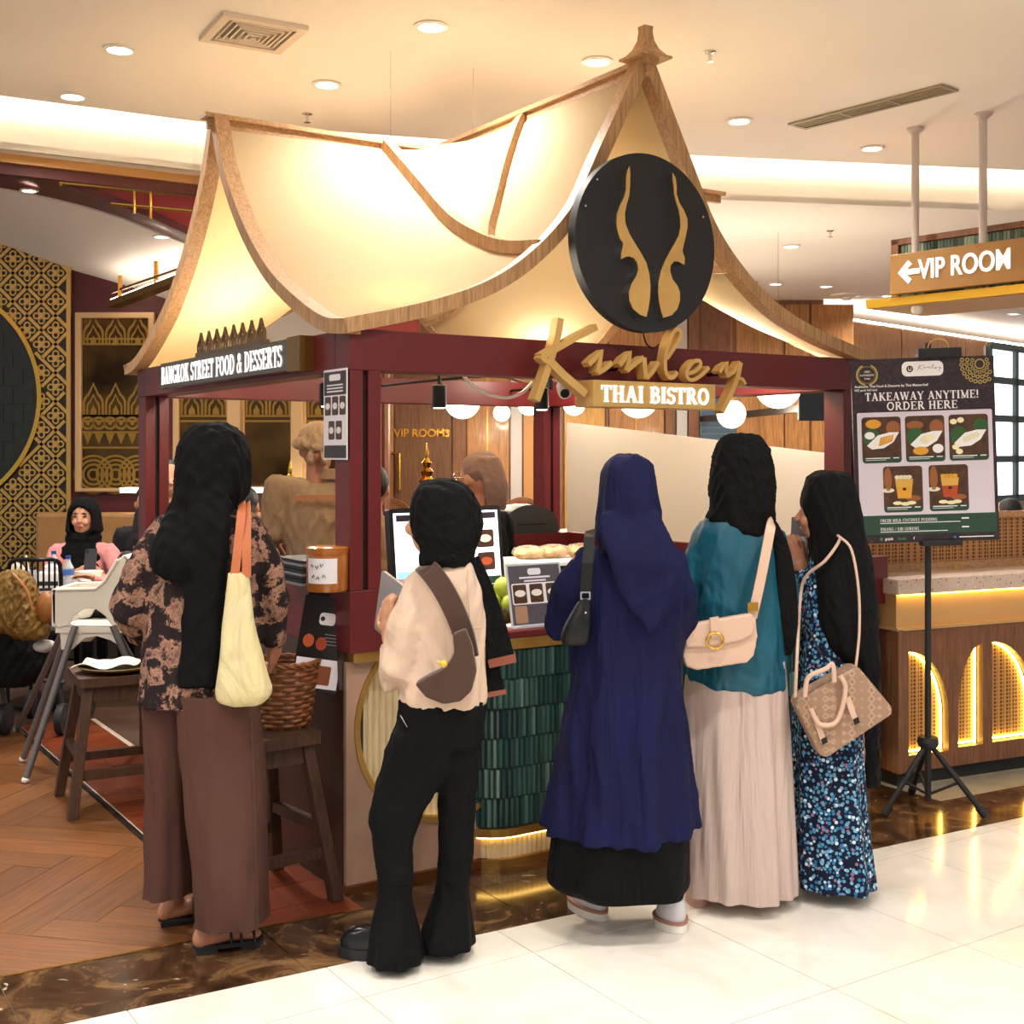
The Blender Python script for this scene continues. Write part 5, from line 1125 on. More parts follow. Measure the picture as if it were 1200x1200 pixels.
# ---------------------------------------------------------------- shopper in navy
d = 3.95
t = thing('person', 'woman in navy hijab and long navy dress over black skirt', 'person', G(735, 1090), 0, 'shoppers at the kiosk')
J = dict(head=P(738, 585, d+.02), neck=P(738, 635, d+.01), chest=P(730, 690, d), pelvis=P(735, 840, d), shL=P(682, 660, d), elL=P(662, 730, d+.02), wrL=P(672, 735, d+.26), shR=P(788, 660, d), elR=P(800, 735, d+.04), wrR=P(785, 735, d+.26), hipL=P(710, 860, d), hipR=P(765, 860, d), knL=P(705, 960, d), knR=P(775, 970, d-.02))
J['anL'] = G(695, 1072); J['anL'].z = .1; J['anR'] = G(788, 1086); J['anR'].z = .1
obj('body', body(J, (0, 1, 0), .8, .007, [dict(wrist=J['wrL'], dr=(.2, 1, .2), pn=(0, 0, -1), curl=.5), dict(wrist=J['wrR'], dr=(-.2, 1, .2), pn=(0, 0, -1), side=-1, curl=.5)]), SKIN, t)
m = loftpx(d, [(632, 715, 762, .12), (645, 690, 785, .18), (662, 672, 798, .22), (700, 668, 800, .25), (750, 670, 798, .26), (800, 670, 797, .28), (850, 663, 803, .31), (900, 655, 807, .34), (950, 646, 811, .37), (985, 640, 815, .4), (994, 639, 816, .4)], folds=[(9, .0, .075, 0, .6), (4, .0, .05, 1, .4)])
m.capsule([P(688, 658, d), P(664, 695, d), P(658, 732, d+.03), P(668, 735, d+.2)], [.05, .055, .055, .04]); m.capsule([P(788, 658, d), P(800, 695, d), P(799, 738, d+.05), P(788, 735, d+.2)], [.048, .052, .052, .04])
obj('dress', wrinkle(fuse(m, .009, 3), .008, 11, (.1, .28), .1), NAVY, t)
obj('underskirt', loftpx(d, [(960, 650, 806, .33), (1000, 646, 808, .34), (1040, 642, 808, .35), (1052, 646, 808, .35), (1060, 660, 806, .34)], folds=[(6, .02, .05, 0, .4)]), JET, t, smooth=True, ang=70)
m = loftpx(d+.01, [(531.5, 728, 746, .04), (535, 716, 756, .13), (545, 708, 764, .19), (562, 703, 769, .225), (590, 700, 773, .24), (612, 699, 776, .24), (628, 697, 782, .235), (645, 706, 792, .25, -.02), (665, 714, 802, .27, -.03)])
cape = [(600, 702, 774), (630, 703, 787), (655, 712, 800), (680, 718, 803), (700, 728, 796), (720, 742, 782), (735, 751, 768), (744, 756, 760)]
m = loftpx(d-.13, [(y, a, b, .045, (.05 if y < 620 else .01 if y < 650 else -.015)) for y, a, b in cape], ex=3, mb=m)
obj('hijab', wrinkle(fuse(m, .008, 3), .0045, 12, (.09, .22), .6), NAVY, t)
WSH = mat('white mesh trainer', '#d8d6da', .7, bump=.5, bs=300); PNK = mat('rose midsole', '#a9786a', .6)
shoe(t, G(707, 1080), G(672, 1057), .085, .10, WSH, WHITE, PNK); shoe(t, G(797, 1094), G(776, 1077), .09, .10, WSH, WHITE, PNK)
b_ = thing('shoulder_bag', 'small black leather bag under the arm of the navy dress', 'bag', P(674, 758, d-.13))
LEA = mat('black leather', '#0c0d10', .42, spec=.35, bump=.3, bs=150)
obj('bag_body', fuse(loftpx(d-.12, [(702, 680, 690, .03), (712, 673, 692, .055), (730, 663, 693, .075), (748, 657, 691, .07), (757, 660, 688, .04)], ex=3), .006, 3), LEA, b_)
obj('strap', MB().ribbon([P(692, 622, d-.05), P(691, 630, d-.12), P(689, 660, d-.14), P(686, 695, d-.14)], .034, .006, (-.2, -1, .1)), LEA, b_)
bk = F(P(686, 698, d-.15), (1, 0, 0), (0, 0, 1)); obj('buckle', MB().shape([rrect(-.016, .016, -.013, .013, .004), rrect(-.011, .011, -.008, .008, .003)[::-1]], bk, -.003, .003), CHROME, b_); obj('tab', MB().shape([rrect(-.012, .012, -.07, -.01, .01)], bk, .012, .016), LEA, b_); obj('stud', MB().ell(bk(0, -.05, .018), .004, .004, .004, 8, 6), CHROME, b_)
# ---------------------------------------------------------------- shopper in teal
d = 4.2
t = thing('person', 'woman in black hijab, teal satin tunic and pale pink skirt', 'person', G(865, 1055), 0, 'shoppers at the kiosk')
J = dict(head=P(869, 560, d+.02), neck=P(867, 612, d+.01), chest=P(862, 665, d), pelvis=P(862, 800, d), shL=P(822, 635, d), elL=P(806, 725, d+.02), wrL=P(810, 740, d+.26), shR=P(908, 635, d), elR=P(918, 720, d+.05), wrR=P(900, 730, d+.26), hipL=P(840, 820, d), hipR=P(885, 820, d), knL=P(838, 930, d), knR=P(890, 930, d))
J['anL'] = G(822, 1058); J['anL'].z = .08; J['anR'] = G(895, 1050); J['anR'].z = .08; J['toeL'] = G(822, 1044); J['toeL'].z = .035; J['toeR'] = G(897, 1040); J['toeR'].z = .035
obj('body', body(J, (.2, 1, 0), .78, .008, [dict(wrist=J['wrL'], dr=(.2, 1, .2), pn=(0, 0, -1), curl=.5), dict(wrist=J['wrR'], dr=(-.2, 1, .2), pn=(0, 0, -1), side=-1, curl=.5)]), SKIN, t)
TEAL = mat('teal satin', '#0f566b', .42, spec=.4, fold=(5, 1.0, .35), var='#0c4c60', vs=3)
m = loftpx(d, [(600, 846, 892, .1), (608, 828, 902, .16), (622, 815, 912, .2), (650, 810, 917, .225), (700, 812, 917, .24), (750, 806, 920, .26), (790, 800, 922, .28), (808, 812, 921, .28), (819, 836, 905, .24)], folds=[(5, .0, .03, 0, .6)])
m.capsule([P(826, 632, d), P(808, 680, d), P(800, 728, d+.02), P(808, 745, d+.2)], [.05, .055, .052, .038]); m.capsule([P(905, 632, d), P(920, 680, d+.02), P(922, 725, d+.05), P(905, 735, d+.2)], [.048, .05, .048, .038])
obj('tunic', wrinkle(fuse(m, .008, 3), .0075, 15, (.1, .26), .4), TEAL, t)
SKIRT = mat('pale pink chiffon', '#bfaaa2', .85, spec=.2, fold=(7, .8, .1))
obj('skirt', loftpx(d, [(775, 806, 920, .25), (820, 802, 922, .27), (900, 800, 926, .3), (980, 803, 929, .33), (1040, 805, 931, .35), (1060, 806, 931, .35)], n=96, folds=[(9, .01, .06, 0, .5), (16, .005, .045, 1.3, -.6), (5, .0, .05, 2, .3)]), SKIRT, t, smooth=True, ang=80)
m = loftpx(d+.01, [(507.5, 860, 878, .04), (511, 848, 890, .13), (522, 839, 899, .19), (540, 834, 905, .225), (570, 831, 908, .24), (596, 832, 908, .235), (608, 826, 908, .22), (618, 836, 906, .22), (628, 860, 906, .2), (636, 880, 904, .14)])
hj = obj('hijab', wrinkle(fuse(m, .008, 4), .004, 16, (.05, .12), 1.2), JET2, t)
obj('scarf_end', fuse(loftpx(d-.04, [(610, 885, 909, .1), (640, 900, 924, .09), (680, 906, 932, .08), (720, 908, 935, .07), (750, 911, 932, .06), (768, 915, 927, .05)], ex=3, folds=[(5, .02, .08, 0, 1)]), .007, 3), JET2, hj)
shoe(t, G(818, 1064), G(818, 1046), .075, .06, mat('blush shoe', '#c49a92', .5), mat('blush shoe', '#c49a92')); shoe(t, G(893, 1052), G(896, 1036), .075, .06, mat('blush shoe', '#c49a92'), mat('blush shoe', '#c49a92'))
b_ = thing('crossbody_bag', 'beige flap bag with gold ring on the teal tunic', 'bag', P(843, 784, d-.19))
TAN = mat('nude leather', '#cfae99', .42, bump=.15, bs=200); sx = (d-.18)/FPX; fr = F(P(0, 0, d-.18), (1, 0, 0), (0, 0, 1))
pb = lambda L: [(x*sx, -y*sx) for x, y in L]
obj('bag_body', fuse(MB().shape([pb([(803, 738), (812, 731), (878, 719), (884, 724), (886, 745), (882, 766), (874, 775), (815, 784), (803, 780), (798, 768)])], fr, -.035, .03), .006, 4), TAN, b_)
obj('flap', fuse(MB().shape([pb([(801, 740), (812, 729), (878, 717), (883, 726), (880, 741), (866, 749), (830, 756), (802, 757)])], fr, .02, .042), .005, 3), TAN, b_)
obj('ring', MB().tube([fr(835*sx+.026*math.cos(a), -748*sx+.026*math.sin(a), .05) for a in np.linspace(0, 2*math.pi, 25)], .0045, 8), GOLDP, b_); obj('tab', MB().shape([pb([(829, 722), (839, 720), (841, 742), (831, 745)])], fr, .04, .05), TAN, b_)
obj('strap', MB().ribbon([tuple(q) for q in cat([tuple(P(*p)) for p in [(905, 610, d-.06), (903, 618, d-.13), (897, 650, d-.15), (889, 690, d-.16), (881, 724, d-.17)]], 4)], .032, .007, (.1, -1, .05)), TAN, b_); obj('strap_buckle', MB().fbox(F(P(882, 711, d-.18), (1, 0, 0), (0, 0, 1)), -.017, .017, -.014, .014, -.002, .006), GOLDP, b_)
# ---------------------------------------------------------------- shopper in floral dress
d = 4.28
t = thing('person', 'woman in long black cape hijab and blue ditsy floral dress', 'person', G(975, 1048), 0, 'shoppers at the kiosk')
J = dict(head=P(965, 602, d), neck=P(970, 645, d), chest=P(978, 700, d), pelvis=P(975, 820, d), shL=P(948, 680, d+.02), elL=P(944, 715, d+.06), wrL=P(938, 672, d+.08), shR=P(1005, 680, d), elR=P(1010, 745, d+.02), wrR=P(990, 745, d+.2), hipL=P(955, 840, d), hipR=P(995, 840, d), knL=P(955, 940, d), knR=P(995, 940, d), anL=P(955, 1035, d), anR=P(995, 1035, d))
obj('body', body(J, (-1, .25, 0), .78, .0045, [dict(wrist=J['wrL'], dr=(-.15, .1, 1), pn=(-.2, .9, 0), side=-1, curl=.5), dict(wrist=J['wrR'], dr=(-.5, .8, .2), pn=(0, 0, -1), curl=.5)], hk=.86), SKIN, t)
m = loftpx(d, [(650, 952, 1000, .14), (690, 942, 1012, .2), (760, 940, 1012, .22), (800, 934, 1008, .25), (900, 930, 1010, .29), (980, 930, 1016, .32), (1030, 930, 1022, .34), (1050, 930, 1024, .35)], n=72, folds=[(9, .0, .07, 0, .4), (5, .0, .05, 1, .3)]); m.capsule([P(950, 680, d+.02), P(945, 712, d+.05), P(938, 676, d+.08)], [.045, .045, .036])
obj('dress', fuse(m, .008, 2), DITSY, t)
m = loftpx(d+.01, [(551, 962, 980, .04), (554, 952, 992, .13), (563, 944, 1000, .19), (585, 939, 1006, .22), (610, 941, 1010, .23), (630, 946, 1013, .24), (650, 950, 1019, .26), (690, 944, 1024, .3), (730, 946, 1026, .32), (760, 955, 1027, .32), (785, 975, 1028, .28), (850, 990, 1029, .2, .03), (905, 994, 1030, .16, .05), (925, 1000, 1031, .14, .05)], folds=[(6, .0, .03, 0, 1)])
hj = obj('hijab', wrinkle(fuse(m, .008, 4), .0035, 19, (.05, .15), .7), JET2, t)
obj('beaded_edge', MB().tube([tuple(q) for q in cat([tuple(P(*p)) for p in [(948, 735, d-.13), (960, 762, d-.14), (975, 780, d-.13), (990, 790, d-.11)]], 4)], .003, 5), mat('jet beads', '#3a3a40', .2, .6), hj)
b_ = thing('handbag', 'tan monogram tote bag tilted at the hip of the floral dress', 'bag', P(980, 885, d-.2))
sx = (d-.2)/FPX; fr = F(P(0, 0, d-.2), (1, 0, 0), (0, 0, 1))
obj('bag_body', fuse(MB().shape([pb([(929, 824), (932, 816), (996, 780), (1003, 780), (1041, 826), (1041, 834), (966, 884), (957, 882)])], fr, -.05, .045), .006, 4), MONO, b_)
for (x0, y0, x1, y1, bx, by) in ((938, 812, 972, 795, 958, 772), (945, 826, 985, 808, 975, 868)):
    obj('handle', MB().tube([tuple(q) for q in cat([tuple(fr(x*sx, -y*sx, .062)) for x, y in ([(x0, y0), (x0+4, y0-22), (bx+4, by+8), (x1-2, y1-20), (x1, y1)] if by < 800 else [(x0, y0), (x0+10, y0+18), (x0+30, y0+14), (x1, y1-4), (x1-6, y1-20)])], 6)], .008, 8), TAN, b_)
for x, y in ((948, 838), (985, 815)): obj('tab', MB().shape([pb([(x, y), (x+6, y-3), (x+16, y+26), (x+10, y+29)])], fr, .046, .054), TAN, b_); obj('tab_end', MB().shape([pb([(x+9, y+24), (x+15, y+21), (x+17, y+27), (x+11, y+30)])], fr, .05, .058), BLACK, b_)
obj('strap', MB().tube([tuple(q) for q in cat([tuple(P(*p)) for p in [(932, 818, d-.2), (934, 770, d-.17), (938, 700, d-.05), (945, 675, d-.06), (966, 658, d-.115), (980, 640, d-.115), (985, 630, d-.12)]], 5)], .0055, 8), TAN, b_); obj('strap', MB().tube([tuple(q) for q in cat([tuple(P(*p)) for p in [(975, 624, d-.06), (985, 630, d-.12), (998, 645, d-.145), (1006, 690, d-.165), (1007, 740, d-.17), (1003, 781, d-.19)]], 5)], .0045, 8), TAN, b_)
mc = thing('menu_card', 'small printed menu card held by the woman in floral dress', 'menu', P(936, 660, d+.13)); fr = F(P(937, 632, d+.13), (1, .25, 0), (.05, 0, 1))
obj('card', MB().fbox(fr, -.035, .035, -.08, .08, -.001, .001), mat('card grey', '#7d747a', .5), mc); obj('photo', MB().fbox(fr, -.03, .03, -.05, .01, .001, .002), PAPER, mc); obj('dish', MB().shape([circ(0, -.02, .02, 16)], fr, .002, .003), mat('dish brown', '#8a4a2a', .5), mc)
# ---------------------------------------------------------------- generic others
def figure(label, hx, hy, d, face, shirt, seat_z=None, hair=None, arms=None, group=None, shorts=None, skin=SKIN, hands=(), voxel=.01, hk=1.0, sleeve=.6, bodyk=.85, name='person', hairlen=0):
    """standing or seated figure by its head position"""
    h = W(hx, hy, d); f_ = Vector(face).normalized(); rt = f_.cross(ZA).normalized(); s = hk
    neck = h-ZA*.16*s; chest = neck-ZA*.17*s; shz = -.06*s
    base_z = 0
    t = thing(name, label, 'person', (h.x, h.y, 0), 0, group)
    if seat_z is None: pel = Vector((h.x, h.y, .88*s)); kn = [pel+rt*(q*.09)-ZA*.42*s for q in (-1, 1)]; an = [Vector((k.x, k.y, .09)) for k in kn]
    else: pel = Vector((h.x, h.y, seat_z+.11))-f_*.03; kn = [pel+rt*(q*.1*s)+f_*.38*s-ZA*.02 for q in (-1, 1)]; an = [Vector((k.x, k.y, max(k.z-.4*s, .05))) for k in kn]
    J = dict(head=h, neck=neck, chest=chest, pelvis=pel, shL=neck-rt*.16*s+ZA*shz, shR=neck+rt*.16*s+ZA*shz, hipL=pel-rt*.08*s, hipR=pel+rt*.08*s, knL=kn[0], knR=kn[1], anL=an[0], anR=an[1])
    if arms: J.update(arms)
    else:
        for q, n_ in ((-1, 'L'), (1, 'R')): J['el'+n_] = J['sh'+n_]+rt*(q*.05)-ZA*.27*s; J['wr'+n_] = J['el'+n_]+f_*.2*s+ZA*.03
    for n_ in 'LR':
        J['toe'+n_] = Vector((J['an'+n_].x, J['an'+n_].y, .035))+f_*.13*s if J['an'+n_].z < .12 else None
        if J['toe'+n_] is None: del J['toe'+n_]
    hs = [dict(wrist=J['wr'+n_], dr=f_+ZA*.1, pn=-ZA, side=(1 if n_ == 'L' else -1), curl=.6, size=s) for n_ in 'LR'] if not hands else hands
    obj('body', body(J, face, bodyk*s, voxel, hs, hk), skin, t)
    m = MB(); sx_ = F(chest, rt, f_, ZA)
    m.ell(chest, .17*s, .125*s, .2*s, 18, 12, sx_); m.ell(pel+ZA*.04, .165*s, .135*s, .14*s, 18, 10, sx_); m.tube([pel, (pel+chest)/2, chest], [.15*s, .14*s, .15*s], 18, ell=.85, up=f_); m.capsule([J['shL'], neck-ZA*.06*s, J['shR']], [.062*s, .08*s, .062*s]); m.tube([neck-ZA*.08*s, neck-ZA*.0*s], [.085*s, .066*s], 14)
    for n_ in 'LR':
        e = J['el'+n_]; m.capsule([J['sh'+n_], J['sh'+n_].lerp(e, min(sleeve, 1))]+([J['el'+n_].lerp(J['wr'+n_], sleeve-1)] if sleeve > 1 else []), [.066*s, .06*s]+([.045*s] if sleeve > 1 else []))
    obj('shirt', wrinkle(fuse(m, .01, 4), .004*s, int(hx), (.06, .15), .8), shirt, t)
    m = MB(); m.ell(pel, .165*s, .13*s, .13*s, 16, 10, sx_)
    for n_ in 'LR': m.capsule([J['hip'+n_], J['kn'+n_], J['an'+n_]+ZA*.02], [.095*s, .07*s, .055*s])
    obj('trousers', fuse(m, .012, 3), shorts or BLK, t)
    if hair:
        hf = F(h, rt, f_, ZA); m = MB(); m.ell(h+ZA*.03*s-f_*.02*s, .083*s, .095*s, .1*s, 18, 12, hf)
        if hairlen: m.ell(h-ZA*hairlen*.4-f_*.05*s, .08*s, .06*s, .07*s+hairlen*.5, 14, 10, hf)
        obj('hair', fuse(m, .008, 3), hair, t)
    return t, J
HAIR = mat('black hair', '#120e0d', .55, bump=.5, bs=120)
KHAKI = mat('khaki shirt', '#8d7458', .88, spec=.2, fold=(7, .7, .4), bump=.25, bs=220, var='#9a8063', vs=4)
# kiosk cook with bow cap
d = 5.5
t, J = figure('kiosk cook seen from behind in khaki shirt and bow-tied cap', 372, 525, d, (.15, 1, 0), KHAKI, group='kiosk staff', voxel=.008, arms=dict(shL=W(325, 572, d), elL=W(318, 635, d), wrL=W(335, 660, d+.2), shR=W(412, 572, d), elR=W(425, 640, d), wrR=W(410, 660, d+.2)), sleeve=.85)
m = MB(); c = W(373, 516, d); m.ell(c, .092, .105, .088, 20, 12)
for (x, y, s1, s2) in ((354, 520, .05, .03), (391, 522, .055, .032), (364, 537, .02, .034), (380, 538, .022, .034), (371, 524, .022, .022)): m.ell(W(x, y, d-.085), s1, .026, s2, 14, 8)
obj('cap', wrinkle(fuse(m, .006, 2), .0025, 31, (.025, .06), 1), mat('cap linen', '#a98f72', .88, spec=.2, fold=(14, .8, .6), bump=.3, bs=200), t)
obj('collar', MB().lathe(W(388, 553, d), [(.066, -.03), (.064, .012), (.06, .014)], 20, caps=False).lathe(W(388, 553, d), [(.07, -.03), (.068, .012), (.06, .014)], 20, caps=False), KHAKI, t, smooth=True); obj('yoke_band', MB().ribbon([W(345, 584, d-.115), W(372, 583, d-.145), W(400, 583, d-.13)], .024, .006, (0, -1, 0)), mat('rust yoke', '#a9724a', .8), t)
# kiosk cashier with brown headscarf
d = 5.75
t, J = figure('kiosk cashier in brown headscarf, glasses and black clothes', 560, 560, d, (-.75, .6, 0), BLK, group='kiosk staff', voxel=.008, sleeve=1.4)
SCARF = mat('taupe scarf', '#836457', .8, bump=.25, bs=200, sheen=.2)
m = MB(); m.ell(W(565, 549, d), .098, .105, .085, 20, 12); m = loftpx(d-.05, [(535, 557, 585, .1), (560, 562, 594, .12), (580, 568, 596, .1), (598, 574, 592, .06)], ex=2.6, mb=m); hs_ = obj('headscarf', wrinkle(fuse(m, .007, 3), .004, 33, (.04, .1), .7), SCARF, t)
h = J['head']; f_ = Vector((-.75, .6, 0)).normalized(); rt = f_.cross(ZA)
for s in (-1, 1): obj('glasses', MB().tube([h+f_*.098+rt*(s*.034+.024*math.cos(a))+ZA*(.005+.02*math.sin(a)) for a in np.linspace(0, 2*math.pi, 17)], .003, 6).tube([h+f_*.095+rt*s*.06, h+rt*s*.08-f_*.01], .003, 6), CHROME, t)
figure('kiosk helper in khaki, mostly hidden behind the front corner post', 438, 572, 6.5, (.1, 1, 0), KHAKI, group='kiosk staff', hair=HAIR, sleeve=1.5)
# diners
DTEE = mat('black tee', '#151518', .85)
PINKS = mat('pink knit', '#d98d8b', .85, bump=.3, bs=180, sheen=.2)
d = 8.1
hc = W(98, 606, d)
t, J = figure('diner in black hijab and pink sleeves looking at a phone', 98, 606, d, (.05, -1, -.0), PINKS, seat_z=.45, group='restaurant diners', skin=SKINL, voxel=.0055, sleeve=1.55, arms=dict(shL=W(128, 648, d-.02), elL=W(144, 682, d-.12), wrL=W(119, 677, d-.27), shR=W(68, 648, d-.02), elR=W(56, 682, d-.12), wrR=W(84, 677, d-.27)),
              hands=[dict(wrist=W(120, 676, d-.27), dr=(-.6, -.1, .5), pn=(-.3, .9, 0), side=1, curl=.9), dict(wrist=W(85, 676, d-.27), dr=(.65, -.1, .35), pn=(.2, .9, 0), side=-1, curl=.9)])
eyes(t, hc, (.05, -1, 0))
def hood(s, q):
    z = .118-.22*q; ho = 50*math.sqrt(max(0, 1-((z+.025)/.085)**2)) if abs(z+.025) < .085 else 0; a = math.radians(-90+ho+(360-2*ho)*s)
    r = .1*math.sqrt(max(.015, 1-(z/.122)**2)) if z > 0 else .1+(-z)*.15
    return hc+Vector((r*.95*math.cos(a), r*1.1*math.sin(a)+.012, z+.008))
hj = MB().sheet(hood, 30, 16, .022); hj.ell(W(98, 650, d), .17, .12, .11, 20, 12); hj.ell(W(98, 672, d-.03), .14, .13, .14, 20, 12); hj.ell(W(98, 630, d+.01), .12, .10, .06, 20, 12)
obj('hijab', wrinkle(fuse(hj, .009, 3), .003, 40, (.05, .1), .8), JET, t)
ph = thing('phone', 'dark smartphone held by the diner in pink', 'phone', W(106, 672, d-.3)); fr = F(W(106, 657, d-.33), (1, .1, 0), (0, .25, 1)); obj('case', MB().shape([rrect(-.036, .036, -.075, .075, .01)], fr, -.004, .004), mat('phone grey', '#2b2b30', .3), ph); obj('camera_bump', MB().shape([rrect(-.03, -.012, .045, .068, .004)], fr, .004, .007), BLACK, ph)
figure('seated man in black tee at the edge of the kiosk, only arm showing', 172, 590, 8.6, (.2, -1, 0), DTEE, seat_z=.45, hair=HAIR, group='restaurant diners', skin=SKINL)
figure('masked diner glimpsed between the left kiosk post and black hijab', 200, 562, 8.0, (.3, -1, 0), DTEE, seat_z=.62, hair=HAIR, group='restaurant diners', skin=SKINL)
figure('dark haired diner bent over the table behind the cook', 290, 592, 8.3, (.3, 1, 0), DTEE, seat_z=.42, hair=HAIR, group='restaurant diners', hairlen=.1)
figure('dark haired guest sitting behind the cane balustrade at far right', 1180, 603, 9.5, (-.8, .5, 0), mat('blue grey shirt', '#4a5a72', .8), seat_z=.5, hair=HAIR, group='restaurant diners', skin=SKINL)
# toddler reaching out beside the high chair
figure('toddler in pink knit and blue bib reaching over the table', 147, 662, 6.9, (-.8, .3, 0), PINKS, seat_z=.52, hair=HAIR, group='restaurant diners', skin=SKINL, hk=.62, sleeve=1.6, voxel=.006, arms=dict(shL=W(133, 682, 6.85), elL=W(120, 685, 6.75), wrL=W(108, 677, 6.7), shR=W(150, 684, 7), elR=W(150, 700, 7), wrR=W(140, 705, 6.9)), hands=[dict(wrist=W(107, 676, 6.7), dr=(-1, -.1, .1), pn=(0, -.4, -1), side=1, curl=.35, size=.66), dict(wrist=W(140, 705, 6.9), dr=(-1, 0, 0), pn=(0, 0, -1), side=-1, curl=.5, size=.6)])
# ================================================================== PROPS
# ---- stools
def make_stool(loc, rz, label):
    t = thing('wooden_stool', label, 'stool', loc, rz, 'wooden stools beside the kiosk'); H_ = .575
    obj('seat', MB().shape([rrect(-.175, .175, -.175, .175, .02)], WORLD, H_-.04, H_), STOOLW, t, local=True, bev=.006)
    for sx in (-1, 1):
        for sy in (-1, 1):
            top, bot = Vector((sx*.13, sy*.13, H_-.04)), Vector((sx*.205, sy*.205, 0)); w = .021
            obj('leg', MB().loft([[c+Vector((a*w, b*w, 0)) for a, b in ((-1, -1), (1, -1), (1, 1), (-1, 1))] for c in (bot, top)]), STOOLW, t, local=True, bev=.003)
    for s in (-1, 1):
        for z, k in ((.17, .0),): 
            r_ = .205-.075*z/.535; obj('stretcher', MB().box(-r_, r_, s*r_-.014, s*r_+.014, z-.018, z+.018), STOOLW, t, local=True)
        z = .25; r_ = .205-.075*z/.535; obj('stretcher', MB().box(s*r_-.014, s*r_+.014, -r_, r_, z-.018, z+.018), STOOLW, t, local=True)
        z = .5; r_ = .205-.075*z/.535; obj('apron', MB().box(-r_, r_, s*r_-.01, s*r_+.01, z-.03, z+.035), STOOLW, t, local=True); obj('apron', MB().box(s*r_-.01, s*r_+.01, -r_, r_, z-.03, z+.035), STOOLW, t, local=True)
    return t
p1_ = S(-.275, .19); p2_ = Vector((-1.74, 5.42, 0))
st = make_stool(p1_, TH+.12, 'dark wooden stool carrying the wicker basket')
copy_tree(st, p2_, TH-.1, 'dark wooden stool with a plate and napkin beside the high chair')
# plate and napkin
c = p2_+Vector((.02, -.02, .577)); t = thing('plate', 'olive brown round plate on the wooden stool', 'plate', c)
obj('dish', MB().lathe(c, [(.08, 0), (.15, .012), (.165, .024), (.16, .026), (.09, .008)], 32), mat('olive plate', '#6e5a26', .4), t, smooth=True, ang=60)
def nap(s, q): return c+Vector((-.17+.27*s, -.1+.2*q, .032+.012*math.sin(9*s+2*q)*math.cos(6*q)-.03*max(0, .18-s)))
tag(obj('napkin', MB().sheet(nap, 16, 12, .003), mat('napkin', '#efe6d6', .9), smooth=True), 'crumpled white napkin lying on the olive plate', 'napkin')
# ---- wicker basket with menus
bc = S(-.16, .2, .577); WICK = mat('wicker', '#8d5529', .6, var='#6f3f1c', vs=30)
t = thing('wicker_basket', 'brown wicker basket on the stool by the kiosk', 'basket', bc)
obj('base', MB().lathe(bc, [(.085, 0), (.085, .01)], 24), WICK, t)
NS = 18
for k in range(13):
    z = .012+k*.016; r = .088+.03*(k/12); pts = [bc+Vector(((r+.005*math.sin(NS/2*a*1.0+math.pi*k))*math.cos(a), (r+.005*math.sin(NS/2*a+math.pi*k))*math.sin(a), z)) for a in np.linspace(0, 2*math.pi, 73)]
    obj('weave_row', MB().tube(pts, .0075, 6, caps=False), WICK, t, smooth=True)
for k in range(NS): a = 2*math.pi*k/NS; obj('stake', MB().tube([bc+Vector((.088*math.cos(a), .088*math.sin(a), 0)), bc+Vector((.12*math.cos(a), .12*math.sin(a), .215))], .0045, 5), WICK, t)
for q in (0, 1): obj('rim', MB().tube([bc+Vector(((.122+.006*math.sin(12*a+q*math.pi))*math.cos(a), (.122+.006*math.sin(12*a+q*math.pi))*math.sin(a), .22+.006*math.cos(12*a+q*math.pi))) for a in np.linspace(0, 2*math.pi, 73)], .007, 6), WICK, t, smooth=True)
for s in (-1, 1):
    hp = [bc+Vector((.122*math.cos(a), s*.0+.0, .22)) for a in ()]
mb = MB(); hx = [bc+Vector((-.02+.04*0-.0, -.118, .2)), bc+Vector((-.015, -.12, .3)), bc+Vector((-.01, -.09, .36))]
obj('handle', MB().tube([tuple(p) for p in cat([tuple(x) for x in hx], 8)], .014, 10), WICK, t)
for k in range(14): obj('handle_wrap', MB().tube([bc+Vector((-.017+.016*math.cos(a), -.119+.016*math.sin(a), .205+k*.0075)) for a in np.linspace(0, 2*math.pi, 13)], .0038, 5), WICK, t)
def booklet(label, o_, xv, yv, w, h, tilt=0):
    t = thing('menu_booklet', label, 'menu', o_, 0, 'menus in the basket'); fr = F(o_, xv, yv)
    obj('cover', MB().shape([rrect(0, w, 0, h, .008)], fr, -.004, 0), mat('menu black', '#17171a', .3), t)
    obj('crest', MB().shape([rrect(w*.38, w*.72, h*.70, h*.83, .012)], fr, 0, .0008), PAPER, t); obj('crest_mark', MB().shape([circ(w*.45, h*.765, w*.05, 16)], fr, .0008, .0014), BLACKM, t)
    for k in range(4): obj('text_line', MB().fbox(fr, w*.55, w*.9, h*(.60-.035*k), h*(.607-.035*k), 0, .0006), mat('grey print', '#8d8d92', .6), t)
    obj('picture', MB().shape([circ(w*.22, h*.52, w*.12, 18, h*.07)], fr, 0, .0006), mat('curry orange', '#c4582a', .5), t); obj('picture', MB().shape([circ(w*.5, h*.50, w*.12, 18, h*.07)], fr, 0, .0008), mat('curry red', '#9c3a20', .5), t)
    obj('page', MB().fbox(fr, w*.03, w*.97, h*.03, h*.34, 0, .0007), PAPER, t); obj('picture', MB().shape([rrect(w*.5, w*.8, h*.07, h*.27, .006)], fr, .0007, .0013), mat('dish brown', '#8a4a2a', .5), t); obj('picture', MB().shape([rrect(w*.12, w*.4, h*.07, h*.27, .006)], fr, .0007, .0013), mat('curry red', '#9c3a20', .5), t)
d_ = 4.32
booklet('black dessert menu standing in the wicker basket', W(340, 806, d_), (1, -.05, -.12), (.16, .05, 1), .165, .33)
